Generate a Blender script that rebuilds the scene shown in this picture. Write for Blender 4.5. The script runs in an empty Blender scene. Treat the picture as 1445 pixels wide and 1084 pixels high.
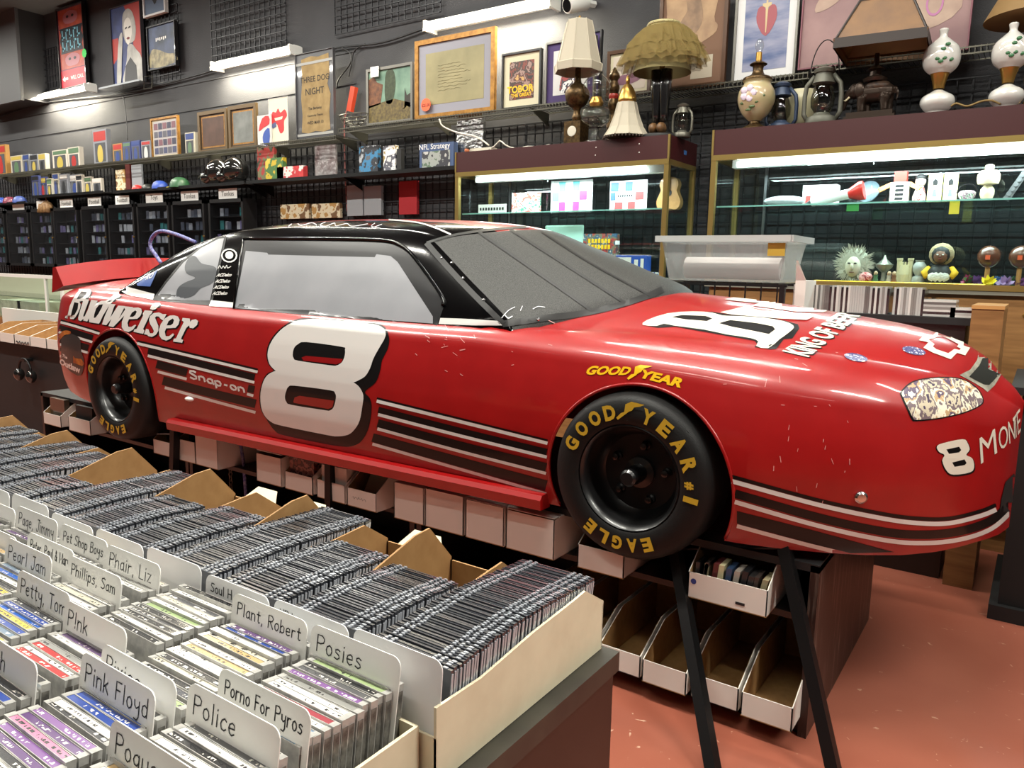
import bpy, bmesh, math, random
from mathutils import Vector, Matrix
from mathutils.bvhtree import BVHTree
random.seed(7)
SC = bpy.context.scene
COL = SC.collection
# ------------------------------------------------------------------ camera
FPX, IW, IH = 1086.0, 1445, 1084
EYE = Vector((0, 0, 1.5))          # the floor lies at FL; everything is lowered by FL at the end
FL = 0.13
_a, _p, _r = math.radians(55.5), math.radians(8.7), math.radians(1.1)
_right = Vector((math.sin(_a), math.cos(_a), 0)); _fh = Vector((-math.cos(_a), math.sin(_a), 0))
CF = _fh*math.cos(_p) + Vector((0, 0, -math.sin(_p))); _up = _right.cross(CF)
CR = _right*math.cos(_r) + _up*math.sin(_r); CU = -_right*math.sin(_r) + _up*math.cos(_r)
cam_d = bpy.data.cameras.new('camera'); cam = bpy.data.objects.new('camera', cam_d); COL.objects.link(cam)
cam_d.sensor_fit = 'HORIZONTAL'; cam_d.sensor_width = 36; cam_d.lens = 36*FPX/IW
cam_d.clip_start = 0.02; cam_d.clip_end = 100
m3 = Matrix((CR, CU, -CF)).transposed(); cam.matrix_world = Matrix.Translation(EYE) @ m3.to_4x4()
SC.camera = cam
# ------------------------------------------------------------------ world and exposure
w = bpy.data.worlds.new('world'); SC.world = w; w.use_nodes = True
w.node_tree.nodes['Background'].inputs[0].default_value = (0.55, 0.58, 0.6, 1)
w.node_tree.nodes['Background'].inputs[1].default_value = 0.05
SC.view_settings.view_transform = 'Standard'; SC.view_settings.look = 'None'
SC.view_settings.gamma = 1.0; SC.view_settings.use_curve_mapping = False
SC.view_settings.exposure = 0.45
# ceiling lamps of the shop, then one added fill lamp: (x, y, length); power in W
CEIL_Z = 4.5
CEIL_LAMPS = [(x, y, p*(.62 if (y > 3 and x > -2) else 1.2 if (y > 1 and x > 0) else 1)) for y, p in ((-1.9, 8), (1.45, 108), (3.5, 80)) for x in (-13.0, -9.0, -5.0, -1.4, 2.2)]+[(-1.0, -.6, 34)]  # last entry is an added fill that brightens the divider cards
def area(name, loc, sx, sy, power, rot=(0, 0, 0), col=(1, .975, .88)):
    d = bpy.data.lights.new(name, 'AREA'); d.shape = 'RECTANGLE'; d.size = sx; d.size_y = sy
    d.energy = power; d.color = col
    o = bpy.data.objects.new(name, d); COL.objects.link(o); o.location = loc; o.rotation_euler = rot
    return o
# ------------------------------------------------------------------ pixels to points
def ray(x, y): return CF + CR*((x-IW/2)/FPX) - CU*((y-IH/2)/FPX)
def onY(x, y, Y): d = ray(x, y); return EYE + d*(Y/d.y)
def onZ(x, y, z): d = ray(x, y); return EYE + d*((z-EYE.z)/d.z)
def onX(x, y, X): d = ray(x, y); return EYE + d*(X/d.x)
def depth(P): return (P-EYE).dot(CF)
def mpp(P): return depth(P)/FPX     # metres per pixel at a point
# ------------------------------------------------------------------ materials
MATS = {}
def lin(c):
    return tuple((v/12.92 if v <= .04045 else ((v+.055)/1.055)**2.4) for v in c)
def S(r, g, b): return lin((r/255, g/255, b/255))     # sRGB 0-255 to linear
def M(name, col=(.5, .5, .5), rough=.5, metal=0, coat=0, noise=None, nscale=20, bump=0, bscale=60, emit=0, spec=.5, alpha=1, cr=.05, stretch=None):
    if name in MATS: return MATS[name]
    m = bpy.data.materials.new(name); m.use_nodes = True; MATS[name] = m
    nt = m.node_tree; b = nt.nodes['Principled BSDF']
    b.inputs['Base Color'].default_value = (*col, 1); b.inputs['Roughness'].default_value = rough
    b.inputs['Metallic'].default_value = metal; b.inputs['Coat Weight'].default_value = coat
    b.inputs['Coat Roughness'].default_value = cr; b.inputs['Specular IOR Level'].default_value = spec
    b.inputs['Alpha'].default_value = alpha
    if emit:
        b.inputs['Emission Color'].default_value = (*col, 1); b.inputs['Emission Strength'].default_value = emit
    if noise or bump:
        tc = nt.nodes.new('ShaderNodeTexCoord'); mp = nt.nodes.new('ShaderNodeMapping')
        if stretch: mp.inputs['Scale'].default_value = stretch
        nt.links.new(tc.outputs['Object'], mp.inputs[0])
    if noise:
        n = nt.nodes.new('ShaderNodeTexNoise'); n.inputs['Scale'].default_value = nscale; n.inputs['Detail'].default_value = 6
        r = nt.nodes.new('ShaderNodeValToRGB'); r.color_ramp.elements[0].position = .35; r.color_ramp.elements[1].position = .68
        r.color_ramp.elements[0].color = (*col, 1); r.color_ramp.elements[1].color = (*noise, 1)
        nt.links.new(mp.outputs[0], n.inputs['Vector']); nt.links.new(n.outputs[0], r.inputs[0]); nt.links.new(r.outputs[0], b.inputs['Base Color'])
    if bump:
        n2 = nt.nodes.new('ShaderNodeTexNoise'); n2.inputs['Scale'].default_value = bscale; n2.inputs['Detail'].default_value = 4
        bp = nt.nodes.new('ShaderNodeBump'); bp.inputs['Strength'].default_value = bump; bp.inputs['Distance'].default_value = .01
        nt.links.new(mp.outputs[0], n2.inputs['Vector']); nt.links.new(n2.outputs[0], bp.inputs['Height']); nt.links.new(bp.outputs[0], b.inputs['Normal'])
    return m
def ART(name, cols, scale=8, kind='noise', rough=.4, seed=0.0, stretch=(1, 1, 1)):
    """printed picture: hard-edged patches of colour"""
    if name in MATS: return MATS[name]
    m = bpy.data.materials.new(name); m.use_nodes = True; MATS[name] = m
    nt = m.node_tree; b = nt.nodes['Principled BSDF']; b.inputs['Roughness'].default_value = rough
    tc = nt.nodes.new('ShaderNodeTexCoord'); mp = nt.nodes.new('ShaderNodeMapping')
    mp.inputs['Location'].default_value = (seed, seed*1.7, seed*.6); mp.inputs['Scale'].default_value = stretch
    nt.links.new(tc.outputs['Object'], mp.inputs[0])
    if kind == 'noise':
        n = nt.nodes.new('ShaderNodeTexNoise'); n.inputs['Scale'].default_value = scale; n.inputs['Detail'].default_value = 5; o = n.outputs[0]; lo, hi = .3, .7
    else:
        n = nt.nodes.new('ShaderNodeTexVoronoi'); n.inputs['Scale'].default_value = scale
        sp = nt.nodes.new('ShaderNodeSeparateColor'); nt.links.new(n.outputs['Color'], sp.inputs[0]); o = sp.outputs[0]; lo, hi = .0, 1.
    nt.links.new(mp.outputs[0], n.inputs['Vector'])
    r = nt.nodes.new('ShaderNodeValToRGB'); cr = r.color_ramp; cr.interpolation = 'CONSTANT' if kind != 'soft' else 'LINEAR'
    k = len(cols)
    cr.elements[0].color = (*cols[0], 1); cr.elements[0].position = 0
    cr.elements[1].color = (*cols[-1], 1); cr.elements[1].position = lo+(hi-lo)*(k-1)/k
    for i in range(1, k-1):
        e = cr.elements.new(lo+(hi-lo)*i/k); e.color = (*cols[i], 1)
    nt.links.new(o, r.inputs[0]); nt.links.new(r.outputs[0], b.inputs['Base Color'])
    return m
def GLASS(name, tint=(.9, 1, .97), refl=1.0, rough=.02):
    if name in MATS: return MATS[name]
    m = bpy.data.materials.new(name); m.use_nodes = True; MATS[name] = m
    nt = m.node_tree; nt.nodes.remove(nt.nodes['Principled BSDF']); out = nt.nodes['Material Output']
    t = nt.nodes.new('ShaderNodeBsdfTransparent'); t.inputs[0].default_value = (*tint, 1)
    g = nt.nodes.new('ShaderNodeBsdfGlossy'); g.inputs['Roughness'].default_value = rough
    lw = nt.nodes.new('ShaderNodeLayerWeight'); lw.inputs[0].default_value = .5
    pw = nt.nodes.new('ShaderNodeMath'); pw.operation = 'POWER'; pw.inputs[1].default_value = 5; nt.links.new(lw.outputs['Facing'], pw.inputs[0])
    fr = nt.nodes.new('ShaderNodeMath'); fr.operation = 'MULTIPLY_ADD'; fr.inputs[1].default_value = .95; fr.inputs[2].default_value = .045; nt.links.new(pw.outputs[0], fr.inputs[0])
    ml = nt.nodes.new('ShaderNodeMath'); ml.operation = 'MULTIPLY'; ml.inputs[1].default_value = refl; ml.use_clamp = True
    mx = nt.nodes.new('ShaderNodeMixShader'); nt.links.new(fr.outputs[0], ml.inputs[0]); nt.links.new(ml.outputs[0], mx.inputs[0])
    nt.links.new(t.outputs[0], mx.inputs[1]); nt.links.new(g.outputs[0], mx.inputs[2]); nt.links.new(mx.outputs[0], out.inputs[0])
    return m
# ------------------------------------------------------------------ objects
def rootloc(o):
    p = Vector((0, 0, 0))
    while o: p += o.location; o = o.parent
    return p
class MB:
    def __init__(s): s.v = []; s.f = []; s.m = []
    def add(s, vs, fs, m=0):
        n = len(s.v); s.v += [Vector(v) for v in vs]
        for f in fs: s.f.append(tuple(i+n for i in f)); s.m.append(m)
        return s
    def box(s, x0, x1, y0, y1, z0, z1, m=0):
        return s.obox(Vector(((x0+x1)/2, (y0+y1)/2, (z0+z1)/2)), Vector(((x1-x0)/2, 0, 0)), Vector((0, (y1-y0)/2, 0)), Vector((0, 0, (z1-z0)/2)), m)
    def obox(s, c, a, b, d, m=0):
        vs = [c+a*i+b*j+d*k for k in (-1, 1) for j in (-1, 1) for i in (-1, 1)]
        return s.add(vs, [(0, 2, 3, 1), (4, 5, 7, 6), (0, 1, 5, 4), (2, 6, 7, 3), (0, 4, 6, 2), (1, 3, 7, 5)], m)
    def bar(s, p, q, r, m=0, n=6, r2=None):
        p = Vector(p); q = Vector(q); d = (q-p).normalized(); r2 = r if r2 is None else r2
        e = d.orthogonal().normalized(); g = d.cross(e)
        vs = [c+(e*math.cos(t)+g*math.sin(t))*rr for c, rr in ((p, r), (q, r2)) for t in [2*math.pi*i/n for i in range(n)]]
        fs = [(i, (i+1) % n, n+(i+1) % n, n+i) for i in range(n)]+[tuple(range(n))[::-1], tuple(range(n, 2*n))]
        return s.add(vs, fs, m)
    def sqbar(s, p, q, wdt, m=0, wd2=None, side=Vector((0, 1, 0))):
        p = Vector(p); q = Vector(q); d = (q-p); c = (p+q)/2
        e = d.cross(side).normalized()*wdt/2; g = d.cross(e).normalized()*(wd2 or wdt)/2
        return s.obox(c, e, g, d/2, m)
    def tube(s, pts, r, n=6, m=0, closed=False):
        pts = [Vector(p) for p in pts]; k = len(pts); base = len(s.v); up = None
        for i, p in enumerate(pts):
            a = pts[i-1] if (i or closed) else pts[i]; b = pts[(i+1) % k] if (i < k-1 or closed) else pts[i]
            d = (b-a).normalized()
            if up is None: up = d.orthogonal().normalized()
            up = (up-d*up.dot(d)).normalized(); g = d.cross(up)
            rr = r[i] if isinstance(r, (list, tuple)) else r
            s.v += [p+(up*math.cos(t)+g*math.sin(t))*rr for t in [2*math.pi*j/n for j in range(n)]]
        for i in range(k if closed else k-1):
            for j in range(n):
                a = base+i*n; b = base+((i+1) % k)*n
                s.f.append((a+j, a+(j+1) % n, b+(j+1) % n, b+j)); s.m.append(m)
        if not closed:
            s.f.append(tuple(base+j for j in range(n))[::-1]); s.m.append(m); s.f.append(tuple(base+(k-1)*n+j for j in range(n))); s.m.append(m)
        return s
    def lathe(s, prof, c, n=20, m=0, axis=Vector((0, 0, 1)), sx=1.0, caps=True):
        c = Vector(c); e = Vector((1, 0, 0)) if abs(axis.z) > .9 else axis.orthogonal().normalized(); g = axis.cross(e)
        base = len(s.v)
        for r, h in prof: s.v += [c+axis*h+(e*math.cos(t)*sx+g*math.sin(t))*max(r, 1e-4) for t in [2*math.pi*j/n for j in range(n)]]
        for i in range(len(prof)-1):
            for j in range(n):
                a = base+i*n; b = a+n; s.f.append((a+j, a+(j+1) % n, b+(j+1) % n, b+j)); s.m.append(m)
        if caps:
            s.f.append(tuple(base+j for j in range(n))[::-1]); s.m.append(m)
            s.f.append(tuple(base+(len(prof)-1)*n+j for j in range(n))); s.m.append(m)
        return s
    def ell(s, c, rx, ry, rz, n=14, m=0, rot=None):
        k = n//2; c = Vector(c); vs = []; fs = []
        for i in range(k+1):
            a = math.pi*i/k
            for j in range(n):
                t = 2*math.pi*j/n; q = Vector((rx*math.sin(a)*math.cos(t), ry*math.sin(a)*math.sin(t), -rz*math.cos(a)))
                if rot: q = rot @ q
                vs.append(c+q)
        for i in range(k):
            for j in range(n): fs.append((i*n+j, i*n+(j+1) % n, (i+1)*n+(j+1) % n, (i+1)*n+j))
        return s.add(vs, fs, m)
    def prism(s, pts, d, m=0):
        """closed outline extruded along d"""
        pts = [Vector(p) for p in pts]; n = len(pts); d = Vector(d)
        return s.add(pts+[p+d for p in pts], [tuple(range(n))[::-1], tuple(range(n, 2*n))]+[(i, (i+1) % n, n+(i+1) % n, n+i) for i in range(n)], m)
    def mesh(s, name, mats, off=Vector((0, 0, 0)), smooth=False):
        me = bpy.data.meshes.new(name); me.from_pydata([v-off for v in s.v], [], s.f)
        for mt in (mats if isinstance(mats, (list, tuple)) else [mats]): me.materials.append(mt)
        if any(s.m): me.polygons.foreach_set('material_index', s.m)
        if smooth:
            me.polygons.foreach_set('use_smooth', [True]*len(me.polygons))
            if smooth is not True: me.set_sharp_from_angle(angle=math.radians(smooth))
        me.update(); return me
    def build(s, name, mats, parent=None, smooth=False, loc=None, off=None):
        """parent: thing; otherwise a top-level mesh with its origin at loc"""
        if parent is not None: o_ = rootloc(parent)
        else:
            if loc is None:
                xs = [v.x for v in s.v]; ys = [v.y for v in s.v]
                loc = Vector(((min(xs)+max(xs))/2, (min(ys)+max(ys))/2, min(v.z for v in s.v)))
            o_ = Vector(loc)
        o = bpy.data.objects.new(name, s.mesh(name, mats, o_, smooth)); COL.objects.link(o)
        if parent is not None: o.parent = parent
        else: o.location = o_
        return o
def bevel(o, wd=.004, seg=2):
    md = o.modifiers.new('bevel', 'BEVEL'); md.width = wd; md.segments = seg; md.limit_method = 'ANGLE'; return o
def tag(o, label, cat, group=None):
    o['label'] = label; o['category'] = cat
    if group: o['group'] = group
    return o
def struct(o): o['kind'] = 'structure'; return o
def stuff(o): o['kind'] = 'stuff'; return o
def thing(name, label, cat, loc, group=None):
    o = bpy.data.objects.new(name, None); COL.objects.link(o); o.location = Vector(loc); o.empty_display_size = .05
    return tag(o, label, cat, group)
def copy_tree(o, parent=None, loc=None, label=None, group=None):
    c = o.copy(); COL.objects.link(c); c.parent = parent
    if loc is not None: c.location = loc
    if label: c['label'] = label
    if group: c['group'] = group
    for ch in o.children: copy_tree(ch, c)
    return c
def setmat(o, m, slot=0):
    o.material_slots[slot].link = 'OBJECT'; o.material_slots[slot].material = m
def boxthing(name, label, cat, x0, x1, y0, y1, z0, z1, mat, group=None):
    return tag(MB().box(x0, x1, y0, y1, z0, z1).build(name, mat), label, cat, group)
# ------------------------------------------------------------------ lettering
def text_tris(txt, shear=0, offset=0, spacing=1.0):
    cu = bpy.data.curves.new('t', 'FONT'); cu.body = txt; cu.shear = shear; cu.offset = offset; cu.space_character = spacing; cu.resolution_u = 3
    o = bpy.data.objects.new('t', cu); me = bpy.data.meshes.new_from_object(o)
    vs = [(v.co.x, v.co.y) for v in me.vertices]; fs = [tuple(p.vertices) for p in me.polygons]
    bpy.data.objects.remove(o); bpy.data.curves.remove(cu); bpy.data.meshes.remove(me)
    return vs, fs
def fill_tris(polys):
    cu = bpy.data.curves.new('f', 'CURVE'); cu.dimensions = '2D'; cu.fill_mode = 'BOTH'
    for p in polys:
        sp = cu.splines.new('POLY'); sp.points.add(len(p)-1); sp.use_cyclic_u = True
        for i, (x, y) in enumerate(p): sp.points[i].co = (x/100, y/100, 0, 1)
    o = bpy.data.objects.new('f', cu); me = bpy.data.meshes.new_from_object(o)
    vs = [(v.co.x*100, v.co.y*100) for v in me.vertices]; fs = [tuple(p.vertices) for p in me.polygons]
    bpy.data.objects.remove(o); bpy.data.curves.remove(cu); bpy.data.meshes.remove(me)
    return vs, fs
def bilin(vs, quad):
    """fit a text's box into a pixel quad (bl, br, tr, tl)"""
    x0 = min(v[0] for v in vs); x1 = max(v[0] for v in vs); y0 = min(v[1] for v in vs); y1 = max(v[1] for v in vs)
    bl, br, tr, tl = [Vector(q) for q in quad]; out = []
    for x, y in vs:
        a = (x-x0)/(x1-x0); b = (y-y0)/(y1-y0)
        p = (bl*(1-a)+br*a)*(1-b)+(tl*(1-a)+tr*a)*b; out.append((p.x, p.y))
    return out
def flat_text(mb, txt, o, ex, ey, size, m=0, center=True, **kw):
    """lettering lying in the plane of ex, ey at o"""
    vs, fs = text_tris(txt, **kw)
    cx = (min(v[0] for v in vs)+max(v[0] for v in vs))/2 if center else 0
    cy = (min(v[1] for v in vs)+max(v[1] for v in vs))/2 if center else 0
    return mb.add([o+ex*((x-cx)*size)+ey*((y-cy)*size) for x, y in vs], fs, m)
def cr(pts, n=5, closed=True):
    out = []; k = len(pts); P = [Vector(p) for p in pts]
    for i in range(k if closed else k-1):
        p0 = P[i-1] if (closed or i) else P[i]; p1 = P[i]; p2 = P[(i+1) % k]; p3 = P[(i+2) % k] if (closed or i < k-2) else P[(i+1) % k]
        for j in range(n):
            t = j/n
            out.append(tuple(.5*((2*p1)+(p2-p0)*t+(2*p0-5*p1+4*p2-p3)*t*t+(3*p1-p0-3*p2+p3)*t**3)))
    if not closed: out.append(tuple(P[-1]))
    return out
# hand-written strokes on a 10-high grid (x height 6); glyph: (width, strokes)
_G = {'P': (6, '0,0 0,10 4,10 6,8.5 5.5,6 3,5 0,5'), 'J': (5, '4.5,10 4.5,2 3,0 1,0 0,2|2,10 6,10'), 'S': (6, '6,9 4,10 1,9 .5,7 3,5.5 5.5,4 5.5,1.5 3,0 0,1'),
 'B': (6, '0,0 0,10 4,10 5,8 4,5.5 0,5.3|4,5.5 6,4 5.5,1 3,0 0,0'), 'M': (8, '0,0 0,10 4,3 8,10 8,0'), 'L': (5, '0,10 0,0 5,0'), 'T': (6, '0,10 6,10|3,10 3,0'), 'H': (6, '0,0 0,10|6,0 6,10|0,5 6,5'),
 'F': (5, '0,0 0,10 5,10|0,5.5 4,5.5'), 'R': (6, '0,0 0,10 4,10 6,8 4.5,5.5 0,5|2,5 6,0'), 'N': (6, '0,0 0,10 6,0 6,10'), 'A': (6, '0,0 3,10 6,0|1.2,4 4.8,4'),
 'a': (5, '4.5,5 3,6 1,5 0,3 1,0.5 3,.5 4.5,2|4.5,6 4.5,1 5.5,0'), 'b': (5, '0,10 0,0|0,4 2.5,6 4.5,5 4.5,1.5 2.5,0 0,1'), 'c': (4.5, '4.5,5 3,6 1,5 0,3 1,.5 3,0 4.5,1'), 'd': (5, '4.5,10 4.5,0|4.5,5 2.5,6 .5,5 0,2.5 1,.3 3,0 4.5,1.5'),
 'e': (5, '0,3 4.5,3.4 4,5.3 2.5,6 .6,5 0,3 .8,.8 2.5,0 4.5,.8'), 'g': (5, '4.5,5 3,6 1,5 0,3 1,1 3,1 4.5,2.5|4.5,6 4.5,-2.5 3,-4 .5,-3.2'), 'h': (5, '0,10 0,0|0,4 2,6 4,5.5 4.5,4 4.5,0'), 'i': (1.5, '.7,6 .7,0|.7,8.3 .9,8.8'),
 'k': (5, '0,10 0,0|4,6 0,2.6|1.5,3.7 4.8,0'), 'l': (1.5, '.7,10 .7,0'), 'm': (7.5, '0,6 0,0|0,4.5 2,6 3.5,5 3.6,0|3.6,4.5 5.5,6 7,5 7,0'), 'n': (5, '0,6 0,0|0,4.5 2,6 4,5.5 4.5,4 4.5,0'), 'o': (5, '2.5,6 .6,5 0,3 .8,.8 2.5,0 4.2,1 4.8,3 4,5.2 2.5,6'),
 'p': (5, '0,6 0,-4|0,4.5 2,6 4,5.3 4.6,3 4,.8 2,0 0,1.2'), 'r': (4, '0,6 0,0|0,4 1.5,5.8 3.6,5.8'), 's': (4.5, '4.2,5.2 2.5,6 .6,5.2 .8,3.8 3.6,2.6 4.2,1.2 2.5,0 0,.6'), 't': (4, '1.8,9 1.8,1 3,0 4,.6|0,6.3 4,6.3'), 'u': (5, '0,6 0,1.5 1.5,0 3.3,.5 4.5,2|4.5,6 4.5,0'),
 'x': (4.5, '0,6 4.3,0|4.3,6 0,0'), 'y': (5, '0,6 .3,3.2 2,2 4.3,3.5|4.5,6 4.5,-2 3,-4 .5,-3.4'), 'z': (4.5, '0,6 4.2,6 0,0 4.4,0'), ',': (1.5, '.8,.5 .2,-1.6'), '&': (6, '6,0 1.5,8 2.5,10 4,8.6 .5,3 1,.4 3,0 5.5,4'), '!': (1.5, '.8,10 .8,3|.8,1 .8,.2'), ' ': (3, ''), '#': (5, '1.5,0 2.5,10|3.5,0 4.5,10|0,3.5 6,3.5|0,6.8 6,6.8'),
 '-': (4, '.5,3.4 3.5,3.4'), 'w': (7, '0,6 1.6,0 3.4,5 5,0 6.8,6'), 'v': (5, '0,6 2.3,0 4.6,6'), 'f': (4, '3.6,9.6 2,9.6 1.5,8 1.5,0|0,6 3.4,6'), 'K': (6, '0,10 0,0|5.5,10 0,4.6|1.6,6 6,0'), 'O': (7, '3.5,10 1,8.6 0,5 1,1.4 3.5,0 6,1.4 7,5 6,8.6 3.5,10'), 'E': (5, '5,10 0,10 0,0 5,0|0,5.2 4,5.2'), 'C': (6, '6,8.6 3.5,10 1,8.6 0,5 1,1.4 3.5,0 6,1.4')}
def strokes(txt, gap=2.2):
    x = 0; out = []
    for ch in txt:
        wd, st = _G[ch]
        for s_ in st.split('|'):
            if s_: out.append([(x+float(a.split(',')[0]), float(a.split(',')[1])) for a in s_.split()])
        x += wd+gap
    return out, x-gap
def hand_text(mb, txt, o, ex, ey, h, wd, m=0, maxw=None, jit=0):
    """hand-written line; o = start of the base line, h = cap height, wd = pen width"""
    st, tw = strokes(txt); k = h/10; kx = k if not maxw else min(k, maxw/tw); nrm = ex.cross(ey)
    for pl in st:
        pts = [o+ex*(x*kx)+ey*(y*k+(random.uniform(-jit, jit) if jit else 0)) for x, y in pl]
        L = []
        for i, p in enumerate(pts):
            d = ((pts[min(i+1, len(pts)-1)]-pts[max(i-1, 0)])).normalized(); q = nrm.cross(d)*wd/2
            if i == 0: p = p-d*wd*.4
            if i == len(pts)-1: p = p+d*wd*.4
            L += [p+q, p-q]
        mb.add(L, [(2*i, 2*i+1, 2*i+3, 2*i+2) for i in range(len(pts)-1)], m)
    return mb
# ------------------------------------------------------------------ room shell
WY = 5.05; XL, XR, YB = -16.0, 4.5, -4.0
wallm = M('charcoal_wall_paint', S(60, 60, 63), .75, noise=S(50, 50, 53), nscale=2.2, bump=.25, bscale=140)
def floor_mat():
    m = M('red_floor_paint', S(150, 66, 48), .34, coat=.25, cr=.25); nt = m.node_tree; b = nt.nodes['Principled BSDF']
    tc = nt.nodes.new('ShaderNodeTexCoord')
    n1 = nt.nodes.new('ShaderNodeTexNoise'); n1.inputs['Scale'].default_value = 1.6; n1.inputs['Detail'].default_value = 8
    r1 = nt.nodes.new('ShaderNodeValToRGB'); r1.color_ramp.elements[0].color = (*S(146, 80, 62), 1); r1.color_ramp.elements[1].color = (*S(168, 100, 80), 1)
    r1.color_ramp.elements[0].position = .3; r1.color_ramp.elements[1].position = .7
    n2 = nt.nodes.new('ShaderNodeTexNoise'); n2.inputs['Scale'].default_value = 26; n2.inputs['Detail'].default_value = 6; n2.inputs['Distortion'].default_value = .6
    r2 = nt.nodes.new('ShaderNodeValToRGB'); r2.color_ramp.elements[0].position = .685; r2.color_ramp.elements[1].position = .72
    mx = nt.nodes.new('ShaderNodeMix'); mx.data_type = 'RGBA'; mx.inputs[7].default_value = (*S(205, 165, 140), 1)
    nt.links.new(tc.outputs['Object'], n1.inputs['Vector']); nt.links.new(tc.outputs['Object'], n2.inputs['Vector'])
    nt.links.new(n1.outputs[0], r1.inputs[0]); nt.links.new(n2.outputs[0], r2.inputs[0])
    nt.links.new(r2.outputs[0], mx.inputs[0]); nt.links.new(r1.outputs[0], mx.inputs[6]); nt.links.new(mx.outputs[2], b.inputs['Base Color'])
    bp = nt.nodes.new('ShaderNodeBump'); bp.inputs['Strength'].default_value = .12; nt.links.new(n1.outputs[0], bp.inputs['Height']); nt.links.new(bp.outputs[0], b.inputs['Normal'])
    return m
struct(MB().box(XL, XR, YB, WY, FL-.1, FL).build('floor', floor_mat()))
struct(MB().box(XL, XR, WY, WY+.12, FL-.1, CEIL_Z+.1).build('wall_back', wallm))
struct(MB().box(XL-.12, XL, YB, WY+.12, FL-.1, CEIL_Z+.1).build('wall_left', wallm))
struct(MB().box(XR, XR+.12, YB, WY+.12, FL-.1, CEIL_Z+.1).build('wall_right', wallm))
struct(MB().box(XL, XR, YB-.12, YB, FL-.1, CEIL_Z+.1).build('wall_front', wallm))
struct(MB().box(XL, XR, YB, WY, CEIL_Z, CEIL_Z+.1).build('ceiling', M('ceiling_paint', S(64, 64, 64), .8)))
# lighter plywood backing strip that the wall lamps light
steel_w = M('white_enamel', S(225, 225, 220), .4)
tube_m = M('lit_tube', (1, .93, .78), .4, emit=14)
for i, (x, y, lamp_w) in enumerate(CEIL_LAMPS):
    t = thing('ceiling_light', 'long white fluorescent fixture on the shop ceiling outside the picture', 'light', (x, y, CEIL_Z-.12), 'ceiling fluorescent fixtures')  # the last of these is the added fill lamp
    MB().box(x-1.2, x+1.2, y-.12, y+.12, CEIL_Z-.09, CEIL_Z).build('housing', steel_w, t)
    MB().bar((x-1.18, y, CEIL_Z-.115), (x+1.18, y, CEIL_Z-.115), .019, n=8).build('tube', steel_w, t)
    a = area('tube_light', (0, 0, -.03), 2.4, .09, lamp_w); a.parent = t
# wall lamps: strip fixtures with one lit tube
def wall_lamp(p, q, Y, label):
    A = onY(*p, Y); B = onY(*q, Y); t = thing('strip_light', label, 'light', (A+B)/2)
    zc = (A.z+B.z)/2; dz = (B.z-A.z)
    MB().box(A.x, B.x, Y+.03, WY, zc+.0, zc+.06).build('housing', steel_w, t)
    MB().bar((A.x+.01, Y, A.z), (B.x-.01, Y, B.z), .028, n=10).build('tube', tube_m, t, smooth=40)
    for X, z in ((A.x, A.z), (B.x, B.z)): MB().box(X-.012, X+.012, Y-.03, WY, z-.03, z+.05).build('end_cap', steel_w, t)
    a = area('tube_light', (0, -.06, -.01), abs(B.x-A.x), .05, 42, (math.radians(20), 0, 0), (1, .92, .72)); a.parent = t
wall_lamp((52, 138), (122, 124), 4.93, 'lit fluorescent strip light under the red and blue sign, far left')
wall_lamp((301, 95), (411, 71), 4.93, 'lit fluorescent strip light above the paired bronze-framed pictures')
wall_lamp((602, 39), (777, 4), 4.93, 'longest lit fluorescent strip light, above the gold framed parchment')
# seams of the boarding on the wall
for k, (px, py, x_end) in enumerate(((100, 184, -5.2), (100, 152, -5.2))):
    zt = onY(px, py, WY).z; struct(MB().box(-13.5, x_end, WY-.008, WY, zt-.006, zt+.006).build('trim_%d' % (k+1), wallm))
# gridwall panels
black_w = M('black_wire', S(26, 26, 30), .45, metal=.3)
def gridwall(X0, X1, z0, z1, label, group, sp=.0762):
    mb = MB(); y = WY-.03; r = .004
    n = max(1, round((X1-X0)/sp)); k = max(1, round((z1-z0)/sp))
    for i in range(n+1): x = X0+(X1-X0)*i/n; mb.box(x-r, x+r, y-r, y+r, z0, z1)
    for j in range(k+1): z = z0+(z1-z0)*j/k; mb.box(X0, X1, y-3*r, y-r, z-r, z+r)
    return tag(mb.build('gridwall_panel', black_w), label, 'wire panel', group)
ORD = ['first', 'second', 'third', 'fourth', 'fifth', 'sixth', 'seventh', 'eighth', 'ninth', 'tenth', 'eleventh', 'twelfth', 'thirteenth', 'fourteenth', 'fifteenth', 'sixteenth', 'seventeenth', 'eighteenth', 'nineteenth', 'twentieth', 'twenty-first', 'twenty-second']
for i in range(22):
    x = -13.2+i*.615
    gridwall(x, x+.605, FL+1.0, 2.56, 'black wire gridwall panel behind the shelves, %s from the left' % ORD[i], 'gridwall panels behind the shelves')
def gw_px(bl, tr, label):
    a = onY(*bl, WY-.03); b = onY(*tr, WY-.03); gridwall(a.x, b.x, a.z, b.z, label, None)
gw_px((300, 92), (402, -35), 'black wire grid panel on the wall above the middle strip light')
gw_px((473, 50), (622, -40), 'black wire grid panel on the wall left of the longest strip light')
gw_px((60, 128), (80, 66), 'narrow black wire grid panel behind the red and blue sign')
gw_px((205, 122), (250, 5), 'black wire grid panel holding the two small pictures at upper left')
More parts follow.
